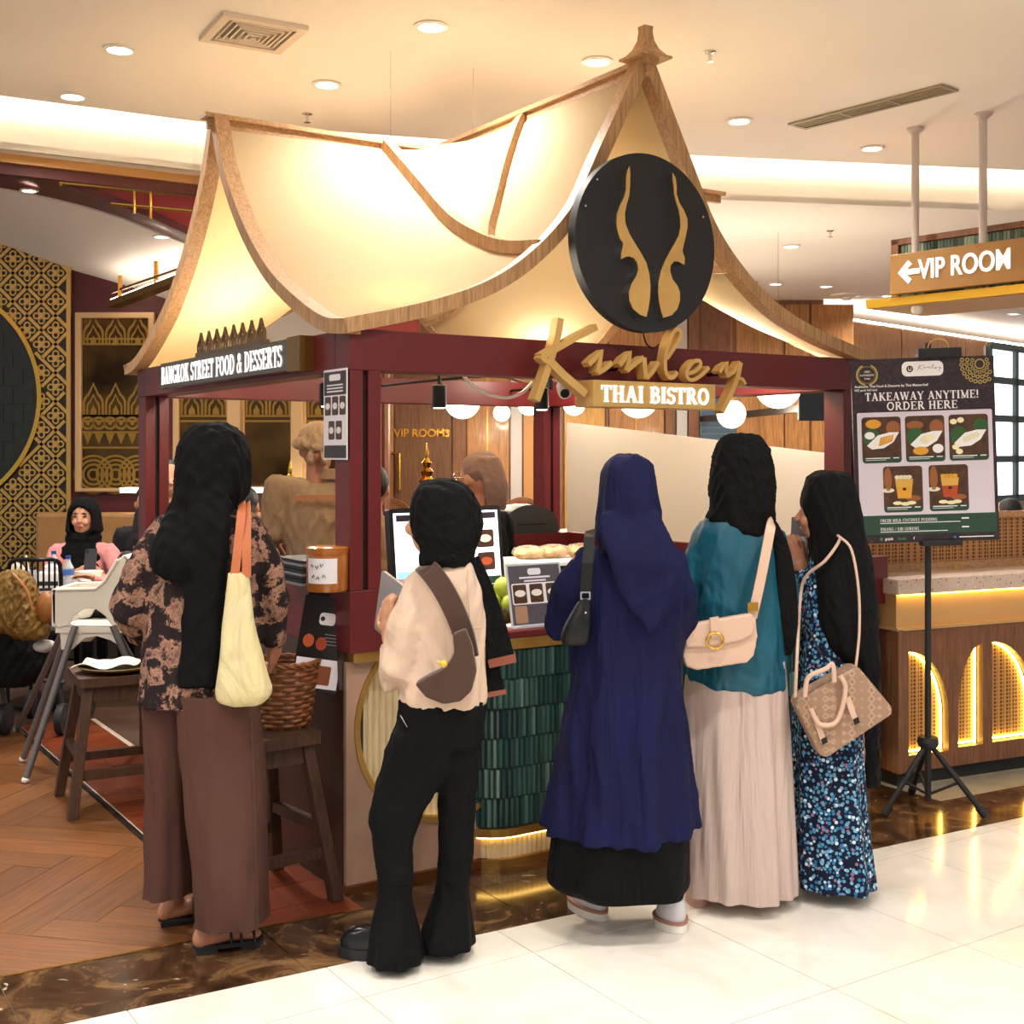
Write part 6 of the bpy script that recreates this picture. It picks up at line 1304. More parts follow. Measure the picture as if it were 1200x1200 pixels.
booklet('second black menu behind the front one in the basket', W(344, 802, d_+.03), (1, -.05, -.12), (.16, .05, 1), .165, .335)
# ---- high chair
d = 5.85; sx = d/FPX; fr = F(W(0, 0, d), (1, 0, 0), (0, 0, 1)); HC = mat('high chair white', '#e9e4d8', .35)
t = thing('high_chair', 'white plastic high chair with grey tube legs', 'high chair', (W(100, 760, d).x, d+.15, 0)); px_ = lambda L: [(x*sx, -y*sx) for x, y in L]
side = [(60, 697), (64, 690), (112, 689), (122, 680), (136, 656), (147, 650), (155, 658), (151, 692), (140, 735), (130, 733), (123, 722), (112, 714), (100, 713), (88, 720), (80, 733), (68, 736), (61, 730)]
for z0, z1 in ((-.02, 0), (-.32, -.30)): obj('side_shell', MB().shape([px_(side)], fr, z0, z1), HC, t, bev=.006)
obj('back_shell', MB().loft([[fr(x*sx, -y*sx, .0), fr(x*sx, -y*sx, -.32), fr((x-5)*sx, -y*sx, -.32), fr((x-5)*sx, -y*sx, 0)] for x, y in ((142, 738), (151, 692), (155, 660), (147, 651))]), HC, t, bev=.006)
obj('front_shell', MB().fbox(fr, 60*sx, 66*sx, -735*sx, -690*sx, -.32, 0), HC, t, bev=.006); obj('seat', MB().fbox(fr, 64*sx, 142*sx, -742*sx, -735*sx, -.31, -.01), HC, t)
obj('bucket', MB().shape([px_([(68, 735), (138, 735), (139, 758), (128, 751), (112, 746), (98, 748), (82, 762), (70, 762)])], fr, -.05, -.02).shape([px_([(68, 735), (138, 735), (139, 758), (128, 751), (112, 746), (98, 748), (82, 762), (70, 762)])], fr, -.30, -.27), HC, t)
obj('rim', MB().tube([fr(66*sx, -691*sx, .002), fr(112*sx, -690*sx, .002), fr(123*sx, -681*sx, .002), fr(138*sx, -656*sx, .002)], .009, 8).tube([fr(63*sx, -692*sx, 0), fr(63*sx, -692*sx, -.32)], .009, 8), HC, t, smooth=True)
GREYT = mat('grey tube', '#7d7a7a', .35, .5)
for tp, ft_ in (((88, 733, d), (30, 918)), ((76, 735, d+.28), (20, 858)), ((82, 733, d+.05), (27, 893)), ((132, 733, d), (205, 905)), ((134, 735, d+.28), (195, 850))):
    lg = obj('leg', MB().tube([W(*tp), G(*ft_)+ZA*.012], .016, 12), GREYT, t, smooth=True); obj('rubber_foot', MB().ell(G(*ft_)+ZA*.016, .02, .02, .016, 10, 6), WHITE, lg, smooth=True)
# ---- dining table and tableware
zt = .715; tx0, tx1, ty0, ty1 = -3.35, -2.28, 7.3, 7.92
t = thing('dining_table', 'pale stone dining table at the far left', 'table', ((tx0+tx1)/2, 7.6, 0))
obj('table_top', MB().shape([rrect(tx0, tx1, ty0, ty1, .04)], WORLD, zt-.035, zt), mat('blush stone', '#cdbdb9', .25, var='#bda9a6', vs=8), t, bev=.005); obj('pedestal', MB().lathe(((tx0+tx1)/2, 7.6, 0), [(.25, 0), (.25, .015), (.04, .04), (.04, zt-.06), (.16, zt-.035)], 24), BLACK, t, smooth=True)
def on_table(px, y=None, d=7.4): return Vector(((px-600)/FPX*d, d, zt+.001))
c = on_table(60, d=7.42); t = thing('tissue_box', 'white tissue dispenser with dark slot on the dining table', 'tissue box', c); obj('box', MB().box(c.x-.075, c.x+.075, c.y-.05, c.y+.05, c.z, c.z+.1), WHITE, t, bev=.012); obj('slot', MB().box(c.x-.06, c.x+.06, c.y-.053, c.y-.049, c.z+.02, c.z+.045), BLACKM, t); obj('tissue', MB().loft([[c+Vector((a*w, b*w*.5, z)) for a, b in ((-1, -1), (1, -1), (1, 1), (-1, 1))] for w, z in ((.03, .1), (.045, .125), (.02, .145))]), PAPER, t)
def bottle(px, d, label):
    c = on_table(px, d=d); t = thing('water_bottle', label, 'bottle', c, 0, 'water bottles'); obj('bottle_body', MB().lathe(c, [(.03, 0), (.033, .01), (.033, .06), (.03, .07), (.033, .08), (.033, .125), (.014, .165), (.013, .18)], 20), mat('clear plastic', '#dfe8f0', .1, trans=.6), t, smooth=True); obj('cap', MB().lathe(c, [(.015, .18), (.015, .2)], 14), mat('blue cap', '#2b3f94', .4), t); obj('wrapper', MB().lathe(c, [(.0335, .085), (.0335, .12)], 20, caps=False), mat('blue label', '#4a6fb8', .4), t)
bottle(80, 7.36, 'water bottle nearest the white bowls'); bottle(63, 7.72, 'water bottle behind the tissue dispenser')
def bowl(px, d, r, h, label, col='#efeae2'):
    c = on_table(px, d=d); t = thing('bowl', label, 'bowl', c, 0, 'bowls on the dining table'); obj('shell', MB().lathe(c, [(r*.5, 0), (r*.8, h*.4), (r, h), (r*.96, h), (r*.75, h*.45), (r*.3, h*.15)], 28), mat('porcelain', '#efeae2', .25), t, smooth=True, ang=60); obj('soup', MB().lathe(c, [(r*.85, h*.7), (r*.85, h*.72)], 24), mat('broth', '#d8b46a', .3), t)
bowl(105, 7.6, .085, .085, 'large white bowl in front of the diner in pink'); bowl(104, 7.36, .05, .055, 'small bowl nearest the table edge'); bowl(90, 7.62, .05, .045, 'shallow bowl between bottle and large bowl')
c = on_table(127, d=7.55); t = thing('plate', 'white side plate at the right end of the dining table', 'plate', c); obj('dish', MB().lathe(c, [(.06, 0), (.11, .015), (.105, .018), (.06, .006)], 28), mat('porcelain', '#efeae2'), t, smooth=True); obj('food', MB().ell(c+ZA*.02, .05, .04, .02, 12, 8), mat('pale noodles', '#e0cfa0', .6), t, smooth=True)
c = on_table(37, d=7.5); t = thing('glass_cup', 'clear glass with a straw on the dining table', 'glass', c); obj('cup', MB().lathe(c, [(.028, 0), (.038, .1), (.036, .1), (.027, .006)], 20, caps=False), mat('clear plastic', '#dfe8f0'), t, smooth=True); obj('straw', MB().tube([c+Vector((0, 0, .01)), c+Vector((-.035, 0, .19))], .006, 8), WHITE, t)
c = on_table(16, d=7.45); t = thing('takeaway_bag', 'clear bag of orange food at the left edge', 'bag', c); m = MB().ell(c+ZA*.05, .09, .06, .05, 16, 10); m.ell(c+ZA*.1+Vector((.02, 0, 0)), .05, .04, .05, 12, 8); obj('wrap', wrinkle(fuse(m, .008, 1), .006, 51, (.02, .06), 1), mat('cloudy bag', '#d9c3ad', .3), t); obj('contents', MB().ell(c+ZA*.035-Vector((0, .02, 0)), .085, .055, .036, 14, 8), mat('orange food', '#d98a4a', .5), t, smooth=True)
# ---- black wire chair
d = 7.05; t = thing('wire_chair', 'black wire-back chair in front of the dining table', 'chair', (W(43, 700, d).x, d, 0)); r0 = W(12, 662, d); r1 = W(72, 662, d)
obj('back_rail', MB().tube([tuple(p) for p in cat([tuple(W(*q)) for q in [(8, 740, d), (10, 672, d), (16, 657, d-.02), (42, 656, d-.08), (66, 657, d-.02), (71, 672, d), (72, 740, d)]], 5)], .012, 8), BLACK, t, smooth=True)
for k in range(8): x = 18+k*6.6; obj('spindle', MB().tube([W(x, 657, d-.05), W(x, 690, d-.03)], .006, 6), BLACK, t)
obj('lower_rail', MB().tube([W(10, 690, d), W(42, 691, d-.06), W(72, 690, d)], .008, 8), BLACK, t); sz = W(8, 740, d).z
obj('seat', MB().box(W(8, 740, d).x, W(72, 740, d).x, d-.02, d+.36, sz-.02, sz+.01), BLACKM, t)
for x in (9, 71):
    for y in (d, d+.34): obj('leg', MB().tube([(W(x, 0, d).x, y, sz), (W(x, 0, d).x, y, 0)], .012, 8), BLACK, t)
# ---- stroller and bags
d = 6.75; t = thing('stroller', 'folded black baby stroller at the left edge', 'stroller', (W(30, 800, d).x, d, 0)); SFAB = mat('stroller cloth', '#131316', .8, fold=(8, .6, .5), spec=.2)
m = loftpx(d, [(705, -20, 36, .2), (740, -30, 46, .28), (785, -35, 50, .3), (805, -20, 40, .25)], ex=3); obj('seat_cloth', wrinkle(fuse(m, .012, 3), .006, 61, (.05, .12), .8), SFAB, t)
for a, b in (((30, 708), (62, 765)), ((-6, 712), (20, 760)), ((62, 765), (76, 845)), ((-10, 760), (12, 845)), ((-10, 790), (76, 800))): obj('frame_tube', MB().tube([W(*a, d), W(*b, d)], .013, 8), mat('graphite tube', '#3a3a3e', .4, .5), t)
for px in (10, 77):
    for q in (0, .4):
        cw = Vector(((px-600)/FPX*d, d+q-.05, .085)); fw_ = F(cw, (0, 0, 1), (0, 1, 0)); wh = obj('wheel', MB().lathe(cw, [(.06, -.02), (.083, -.018), (.085, 0), (.083, .018), (.06, .02)], 24, F(cw, (0, .95, -.0), (0, 0, 1), (1, .1, 0))), BLACKM, t, smooth=True); obj('hub', MB().lathe(cw, [(.035, -.022), (.04, 0), (.035, .022)], 16, F(cw, (0, 1, 0), (0, 0, 1), (1, .1, 0))), mat('graphite tube', '#3a3a3e'), wh)
d = 6.45; t = thing('nappy_bag', 'mustard brown bag slumped over the stroller', 'bag', W(22, 745, d)); MUST = mat('mustard nylon', '#7a5a24', .5, fold=(9, .9, .6), spec=.35)
m = loftpx(d, [(668, 6, 28, .06), (680, -10, 40, .14), (705, -25, 48, .2), (730, -20, 56, .2), (745, 12, 58, .16), (750, 25, 52, .1)], ex=2.2); obj('bag_body', wrinkle(fuse(m, .009, 2), .007, 62, (.04, .1), 1), MUST, t); m = MB().ell(W(54, 712, d-.03), .055, .04, .085, 16, 10); obj('tan_pocket', wrinkle(fuse(m, .008, 1), .003, 3, (.05, .1), 1), mat('caramel leather', '#99602a', .45), t); obj('handle', MB().tube([tuple(p) for p in cat([tuple(W(*q)) for q in [(14, 672, d-.06), (30, 690, d-.11), (38, 715, d-.12)]], 5)], .008, 6), mat('caramel leather', '#b06a2c'), t); m = MB().ell(W(45, 733, d), .07, .05, .03, 14, 8)
tag(obj('white_cloth', wrinkle(fuse(MB().ell(W(52, 757, d+.05), .06, .05, .035, 14, 8), .008, 1), .006, 63, (.03, .07), 1), mat('muslin', '#c9c6c4', .9)), 'bunched white cloth tucked under the mustard bag', 'cloth')
# ---- on the kiosk ledge
c = G(384, 692, 1.051); c.z = 1.051; AMB = mat('amber plastic', '#a8632a', .2, coat=.4); t = thing('amber_jar', 'amber tub with a handwritten white label on the kiosk corner', 'jar', c)
obj('tub', MB().lathe(c, [(.068, 0), (.072, .01), (.072, .13), (.07, .135)], 28), AMB, t, smooth=True); obj('lid', MB().lathe(c, [(.074, .128), (.075, .148), (.07, .152)], 28), AMB, t, smooth=True)
obj('label_sheet', MB().add([c+Vector((.0735*math.sin(a), -.0735*math.cos(a), z)) for z in (.03, .115) for a in np.linspace(-.95, .6, 13)], [(i, i+1, i+14, i+13) for i in range(12)]), PAPER, t, smooth=True)
for k, (a0, z) in enumerate([(-.7, .09), (-.45, .085), (-.2, .092), (-.65, .055), (-.4, .05), (-.1, .056)]): obj('scribble', MB().tube([c+Vector((.0745*math.sin(a0+.05*i), -.0745*math.cos(a0+.05*i), z+.006*math.sin(2.2*i+k))) for i in range(4)], .0014, 5), BLACKM, t)
tc = G(345, 683, 1.051)
for k in range(8):
    fr = F((tc.x, tc.y, 1.0515+k*.0115), U, V); _l = ['lowest', 'second lowest', 'third lowest', 'fourth lowest', 'fourth from top', 'third from top', 'second from top', 'topmost'][k]; t = tag(obj('menu_tablet', MB().shape([rrect(-.03+.002*(k % 3), .2, -.14, .12, .012)], fr, 0, .0095), BLACKM if k % 3 else mat('steel tray', '#8f8f92', .3, .7)), _l+' menu clipboard in the stack on the kiosk ledge', 'menu', 'stacked clipboards on the ledge')
t = thing('menu_rack', 'rack of upright leaflets on the ledge by the left post', 'leaflet rack', S(.1, 1.98, 1.051))
for k in range(7): obj('leaflet', MB().sbox(.04, .2, 1.9+k*.022, 1.906+k*.022, 1.06, 1.30), PAPER if k % 2 else BLACKM, t)
obj('tray', MB().sbox(.02, .22, 1.88, 2.06, 1.051, 1.09), mat('clear acrylic', '#c8ccd0', .15), t); obj('price_card', MB().sbox(.03, .035, 1.88, 2.05, 1.08, 1.22), PAPER, t)
# hanging sheet at the corner post
t = thing('hanging_menu', 'laminated menu sheet hung from the left beam by the post', 'menu', S(-.012, .1, 1.5)); x0, x1, z0, z1 = -.19, .0, 1.50, 1.815
obj('sheet', MB().fbox(FL, x0, x1, z0, z1, .008, .011), PAPER, t); obj('header', MB().fbox(FL, x0+.006, x1-.006, z1-.09, z1-.008, .011, .012), mat('menu dark', '#3a3236'), t); obj('footer', MB().fbox(FL, x0+.006, x1-.006, z0+.006, z0+.05, .011, .012), mat('menu dark', '#3a3236'), t)
obj('crest', MB().shape([rrect(x0+.05, x1-.05, z1-.04, z1-.018, .008)], FL, .012, .013), PAPER, t)
for r_ in range(2):
    for c_ in range(3 - r_):
        xa = x0+.012+c_*.06+r_*.03; za = z1-.16-r_*.085; p = obj('photo', MB().shape([rrect(xa, xa+.048, za, za+.065, .006)], FL, .011, .012), mat('photo brown', '#4a2c1c', .4), t); obj('dish', MB().shape([circ(xa+.024, za+.032, .018, 14, .012)], FL, .012, .013), mat('porcelain', '#efeae2'), p)
for k in range(3): obj('text_line', MB().fbox(FL, x0+.03, x1-.03, z1-.058-k*.011, z1-.053-k*.011, .012, .0127), PAPER, t)
# ---- order screen
t = thing('order_screen', 'black till monitor showing a menu on the kiosk counter', 'monitor', S(.57, .3, .87)); fr = F(S(.57, .31, 1.15), U+V*.12, ZA*.98+V*.12)
w, h = .27, .165; obj('housing', MB().shape([rrect(-w, w, -h, h, .012)], fr, -.03, 0), BLACK, t); obj('foot', MB().sbox(.45, .7, .25, .45, .869, .885), BLACK, t); obj('neck', MB().sbox(.53, .61, .36, .40, .88, 1.1), BLACK, t)
obj('display', MB().fbox(fr, -w+.018, w-.018, -h+.018, h-.018, 0, .001), mat('screen white', '#e8f2ff', .3, emis=1.1, ecol='#dcebff'), t)
obj('title_bar', MB().fbox(fr, -w+.03, w-.03, h-.05, h-.026, .001, .002), mat('title bar', '#2a1c28', .4, emis=.1), t); obj('total_area', MB().fbox(fr, -w+.02, -.02, -h+.02, -h+.09, .001, .002), mat('cyan area', '#9fdcec', .4, emis=.7, ecol='#8fd4ea'), t)
obj('footer_bar', MB().fbox(fr, .05, w-.02, -h+.02, -h+.05, .001, .002), mat('poster green', '#1f4434', .5), t)
for k, z in enumerate((.03, -.06)):
    p = obj('photo', MB().shape([rrect(.14, .225, z-.03, z+.04, .008)], fr, .001, .002), mat('photo brown', '#4a2c1c'), t); obj('dish', MB().shape([circ(.182, z+.005, .03, 16, .016)], fr, .002, .003), mat('porcelain', '#efeae2') if k == 0 else mat('curry orange', '#c4582a'), p)
# ---- fruit bowl, microwave, buns
c = onb(590, 712, .22); c.z = .869; t = thing('fruit_bowl', 'clear shallow bowl of green guavas', 'bowl', c); obj('bowl_shell', MB().lathe(c, [(.05, 0), (.085, .03), (.095, .06), (.09, .06), (.08, .03)], 24), mat('olive glass', '#5a5a2a', .15), t, smooth=True)
for k, (dx, dy, dz) in enumerate([(-.045, -.03, .07), (.03, -.04, .07), (-.005, .035, .075), (.05, .03, .07), (.0, -.01, .13), (.03, .02, .128)]):
    g = c+Vector((dx, dy, dz)); t = thing('guava', ['green guava at the left of the fruit bowl', 'green guava at the right front of the fruit bowl', 'green guava at the back of the fruit bowl', 'green guava at the right back of the fruit bowl', 'topmost green guava in the fruit bowl', 'upper right green guava in the fruit bowl'][k], 'fruit', g, 0, 'guavas in the bowl')
    obj('flesh', MB().ell(g, .04, .04, .043, 16, 10), mat('guava skin', '#a7b13a', .45, var='#8c9c30', vs=25), t, smooth=True); obj('stem', MB().lathe(g, [(.006, .04), (.004, .05)], 8), mat('stem', '#5a4420', .7), t)
t = thing('microwave', 'white countertop oven with black glass door', 'microwave', S(1.24, .5, .87)); obj('casing', MB().sbox(.98, 1.5, .36, .66, .869, 1.075), WHITE, t, bev=.008); obj('door', MB().sbox(1.03, 1.4, .352, .36, .885, 1.055), mat('black glass', '#0e0e10', .1), t); obj('control_strip', MB().sbox(1.41, 1.49, .353, .36, .885, 1.055), mat('grey panel', '#b9b5b0', .5), t); obj('knob', MB().lathe(S(1.45, .352, .93), [(.018, 0), (.016, .015)], 14, F(S(1.45, .352, .93), U, ZA, -V)), BLACK, t)
for k, (a, lb) in enumerate([(1.07, 'left clear bag of buns on the oven'), (1.2, 'middle clear bag of buns on the oven'), (1.34, 'right clear bag of buns on the oven')]):
    p = S(a, .5, 1.077); t = thing('bun_bag', lb, 'bread', p, 0, 'bags of buns')
    for q in (-.035, .03): obj('bun', MB().ell(p+U*q+ZA*.024, .036, .05, .024, 14, 8), mat('bun crust', '#d8b482', .7, var='#cfa470', vs=20), t, smooth=True)
    m = MB().ell(p+ZA*.028, .075, .07, .03, 16, 10); obj('wrapper', wrinkle(fuse(m, .007, 1), .004, 70+k, (.02, .05), 1), mat('clear film', '#f4efe8', .12, trans=.75, alpha=.45), t)
p = S(.88, .2, .869); t = thing('snack_packet', 'open paper packet with a white paper cone beside the guavas', 'packet', p); m = MB().fbox(F(p, U, V), -.07, .07, -.03, .03, 0, .17); obj('packet', wrinkle(fuse(m, .008, 2), .005, 77, (.03, .07), 1), mat('kraft paper', '#c2a983', .8), t); obj('cone', MB().tube([p+U*.02+ZA*.17, p+U*.12+ZA*.21], [.012, .02], 12), PAPER, t)
# ---- acrylic menu stand
c = S(.80, .02, .869); fr = F(c, U, ZA*.97+V*.2); t = thing('menu_stand', 'clear acrylic stand with a dessert menu on the front shelf', 'menu', c); w, h = .125, .24
obj('acrylic', MB().fbox(fr, -w, w, 0, h, -.004, 0), mat('clear acrylic', '#c8ccd0'), t); obj('base', MB().fbox(F(c, U, V), -w, w, -.02, .08, 0, .006), mat('clear acrylic', '#c8ccd0'), t)
obj('print', MB().fbox(fr, -w+.008, w-.008, .01, h-.008, 0, .001), mat('print grey', '#5a555e', .4, var='#4a444e', vs=12), t); obj('crest', MB().shape([rrect(-.03, .03, h-.045, h-.02, .01)], fr, .001, .002), PAPER, t)
obj('white_band', MB().shape([rrect(-w+.015, w-.015, .085, .165, .008)], fr, .001, .002), PAPER, t)
for k in range(3):
    x = -.075+k*.075; p = obj('photo', MB().shape([rrect(x-.03, x+.03, .09, .16, .006)], fr, .002, .003), mat('photo brown', '#4a2c1c'), t); obj('dish', MB().shape([circ(x, .127, .024, 16, .013)], fr, .003, .004), mat('porcelain', '#efeae2'), p)
p = obj('photo', MB().shape([rrect(-.105, -.05, .015, .08, .006)], fr, .001, .002), mat('photo tan', '#a98468', .4), t); obj('text_line', MB().fbox(fr, -.07, .07, h-.058, h-.051, .001, .002), PAPER, t); obj('text_line', MB().fbox(fr, -.05, .05, h-.07, h-.064, .001, .002), PAPER, t)
c = S(.88, -.035, .84); fr = F(S(.9, -.036, .9), U+ZA*.1, ZA*.9+V*.5); t = thing('price_clip', 'small white card in a black clip on the shelf edge', 'card', S(.9, -.03, .869)); obj('card', MB().fbox(fr, -.03, .03, -.03, .03, 0, .001), WHITE, t); obj('clip', MB().sbox(.86, .93, -.03, .0, .869, .885), BLACK, t)
# ---- ornaments and chairs behind
c = onb(500, 600, 2.32); c.z = 1.051; t = thing('gilt_stupa', 'gilded bell shaped stupa ornament behind the order screen', 'ornament', c); obj('dome', MB().lathe(c, [(.13, 0), (.13, .03), (.11, .05), (.115, .12), (.09, .2), (.05, .26), (.035, .29)], 28), GOLDP, t, smooth=True); obj('spire', MB().lathe(c, [(.035, .29), (.05, .32), (.025, .34), (.04, .37), (.018, .39), (.03, .42), (.01, .45), (.014, .47), (.002, .53)], 20), GOLDP, t, smooth=True)
c = onb(613, 612, 2.3); c.z = 1.051; t = thing('receipt_printer', 'rounded charcoal appliance on the rear kiosk ledge', 'appliance', c); fr = F(c, U, ZA, -V); obj('hood', MB().shape([arc(0, .05, .19, .12, 0, 180, 16)+[(-.19, 0), (.19, 0)]], fr, -.09, .09), mat('charcoal plastic', '#2f3236', .4), t, bev=.01); obj('slot', MB().fbox(fr, -.1, .1, .05, .06, .09, .094), BLACK, t)
def cane_chair(px, d, label):
    x = (px-600)/FPX*d; t = thing('cane_chair', label, 'chair', (x, d, 0), 0, 'cane back chairs in the restaurant'); fr = F((x, d, 0), (1, 0, 0), (0, 0, 1))
    o_ = [(-.23, .5), (.23, .5)]+arc(0, .85, .23, .24, 0, 180, 14); i_ = [(-.19, .54), (.19, .54)]+arc(0, .85, .19, .20, 0, 180, 14)
    obj('back_frame', MB().shape([o_, i_[::-1]], fr, -.015, .015), WALNUT, t); obj('cane_back', MB().shape([i_], fr, -.003, .003), CANE, t); obj('seat', MB().box(x-.23, x+.23, d-.02, d+.42, .44, .49), WALNUT, t)
    for a in (-.2, .2):
        for b in (0, .4): obj('leg', MB().tube([(x+a, d+b, .44), (x+a*1.1, d+b, 0)], .018, 8), WALNUT, t)
cane_chair(1180, 9.4, 'cane back chair under the guest at far right'); cane_chair(612, 12.4, 'cane back chair behind the charcoal appliance'); cane_chair(458, 12.0, 'cane back chair left of the stupa ornament')
# ================================================================== POSTER STAND
pc = Vector((1.765, 5.25, 0)); t = thing('poster_stand', 'black tripod poster stand at the right of the kiosk', 'stand', pc)
hub = Vector((pc.x, pc.y, .30))
obj('pole', MB().tube([Vector((pc.x, pc.y, .05)), Vector((pc.x, pc.y, 1.99))], .0135, 12), BLACKM, t, smooth=True); obj('hub', MB().lathe(hub, [(.04, -.02), (.045, 0), (.04, .02)], 16), BLACKM, t)
for f_ in (G(1036, 958), G(1155, 960), G(1068, 932)):
    f_ = Vector((f_.x, f_.y, .012)); lg = obj('leg', MB().tube([hub+(f_-hub)*.05, f_], .012, 10), BLACKM, t, smooth=True); obj('rubber_tip', MB().tube([f_+(hub-f_)*.12, f_], .017, 10), BLACKM, lg); mid = hub.lerp(f_, .55); obj('brace', MB().tube([mid, Vector((pc.x, pc.y, .075))], .006, 8), BLACKM, lg); obj('rivet', MB().ell(mid, .007, .007, .007, 8, 6), CHROME, lg)
px0 = W(1084, 527, 5.2); xr = Vector((1, -.03, .032)).normalized(); PB = F(px0, xr, Vector((-.036, 0, 1))-xr*xr.dot(Vector((-.036, 0, 1)))); PB.z = PB.x.cross(PB.y)
obj('top_clip', MB().fbox(PB, -.02, .16, .385, .425, -.035, .02), BLACKM, t, bev=.004); obj('bottom_clip', MB().fbox(PB, -.03, .14, -.405, -.38, -.035, .02), BLACKM, t, bev=.004); obj('hook', MB().tube([PB(.07+.045*math.cos(a), .42+.045*math.sin(a), 0) for a in np.linspace(0, math.pi, 13)], .003, 6), GOLDP, t)
Wd, Ht = .595, .775
bx = lambda x: (x-.5)*Wd
by = lambda y: (.5-y)*Ht
t = thing('menu_poster', 'takeaway dessert menu poster on the tripod stand', 'poster', PB(0, -Ht/2, 0))
DAM = mat('poster plum', '#241820', .45); _n = NT(DAM); _v = _n.coord('Object', (1, 1, 1)); _n.col(_n.ramp(_n.noise(_v, 22, 4, .6, 2.5), [(.45, '#1f141c'), (.6, '#3a2530')]))
obj('board', MB().fbox(PB, -Wd/2, Wd/2, -Ht/2, Ht/2, -.008, 0), DAM, t)
LIL = mat('poster lilac', '#d9cfdc', .5); PGR = mat('poster green', '#1f4434', .5); PWH = mat('poster white', '#f4f0f2', .5)
obj('menu_panel', MB().shape([rrect(bx(.03), bx(.975), by(.86), by(.29), .008)], PB, 0, .001), LIL, t); obj('green_band', MB().fbox(PB, bx(.04), bx(.985), by(.955), by(.85), .001, .0015), PGR, t)
for tx, y, w in (('TAKEAWAY ANYTIME!', .205, .80), ('ORDER HERE', .258, .5)): [obj('headline_letter', letter(ch, x_, k_, .034, F(PB(bx(.49), by(y), 0), PB.x, PB.y, PB.z), .001, .0018, 1.15), PWH, t) for ch, x_, k_ in each_letter(tx, .034, w*Wd)]
for tx, y, w in (('FRESH MILK COCONUT PUDDING', .878, .40), ('PINANG / UBI GORENG', .925, .27)): obj('item_name', serif(MB(), tx, .0125, F(PB(bx(.17)+w*Wd/2, by(y), 0), PB.x, PB.y, PB.z), .0016, .0022, w*Wd, 1.0), PWH, t)
for y, w in ((.893, .56), (.94, .47)): obj('text_line', MB().fbox(PB, bx(.17), bx(.17+w), by(y)-.0015, by(y)+.0015, .0016, .002), PWH, t); obj('price', MB().fbox(PB, bx(.74), bx(.79), by(y-.017)-.003, by(y-.017)+.003, .0016, .002), PWH, t)
for tx, y, s in (('Authentic Thai Food & Desserts by Thai Masterchef', .148, .0145), ('NO pork NO lard', .168, .0125)): obj('strapline', text_mesh(tx, s, .0005, .0002, 'LEFT', F(PB(bx(.02), by(y), .001), PB.x, PB.y, PB.z)), PWH, t)
# wreath badge
wr_ = obj('badge', MB().shape([circ(bx(.11), by(.085), .036, 32), circ(bx(.11), by(.085), .034, 32)[::-1]], PB, .0005, .0012), GOLDP, t)
for s in (-1, 1):
    for k in range(9): a = math.radians(-70+16*k); cx, cy = bx(.11)+s*.042*math.cos(a), by(.085)+.042*math.sin(a); q = [(cx+math.cos(e)*.008*math.cos(a*s+1.2)-math.sin(e)*.0035*math.sin(a*s+1.2), cy+math.cos(e)*.008*math.sin(a*s+1.2)+math.sin(e)*.0035*math.cos(a*s+1.2)) for e in np.linspace(0, 2*math.pi, 10, endpoint=False)]; obj('laurel_leaf', MB().shape([q], PB, .0005, .0012), mat('poster gold', '#b9a15a', .45, .3), wr_)
for tx, y, s in (('100%', .068, .012), ('AUTHENTIC', .087, .011), ('THAI', .106, .011)): obj('badge_text', text_mesh(tx, s, .0005, .0001, 'CENTER', F(PB(bx(.11), by(y), .001), PB.x, PB.y, PB.z)), PWH, wr_)
pq = obj('logo_plaque', MB().shape([rrect(bx(.355), bx(.645), by(.10), by(.02), .022, 8)], PB, .0005, .0012), PWH, t); obj('logo_disc', MB().shape([circ(bx(.41), by(.06), .014, 24)], PB, .0012, .0018), BLACKM, pq)
for s in (-1, 1): mb = MB(); stroke(mb, [(bx(.41)+s*.004, by(.06)+.009), (bx(.41)+s*.006, by(.06)+.001), (bx(.41)+s*.002, by(.06)-.008)], [.0012, .003, .004], PB, .0018, .0022); obj('logo_horn', mb, PWH, pq)
mb = MB()
for nm, ss in KS.items():
    for Pp, w_ in ss: stroke(mb, [(bx(.465)+(x-118)/1000*.1, by(.055)-(y-270)/1000*.07) for x, y in Pp], .0018, PB, .0012, .0017)
obj('logo_script', mb, mat('logo grey', '#8d8790', .5), pq)
md = obj('mandala', MB().shape([circ(bx(.90), by(.045), .022, 24), circ(bx(.90), by(.045), .017, 24)[::-1]], PB, .0006, .0012), mat('poster gold', '#b9a15a'), t)
for r_, n_, s_ in ((.034, 12, .008), (.054, 18, .009), (.075, 24, .009)):
    for k in range(n_):
        a = 2*math.pi*k/n_; cx, cy = bx(.90)+r_*math.cos(a), by(.045)+r_*math.sin(a)
        if cx+s_ > Wd/2 or cy+s_ > Ht/2: continue
        obj('mandala_petal', MB().shape([circ(cx, cy, s_, 10), circ(cx, cy, s_*.55, 8)[::-1]], PB, .0006, .0012), mat('poster gold', '#b9a15a'), md)
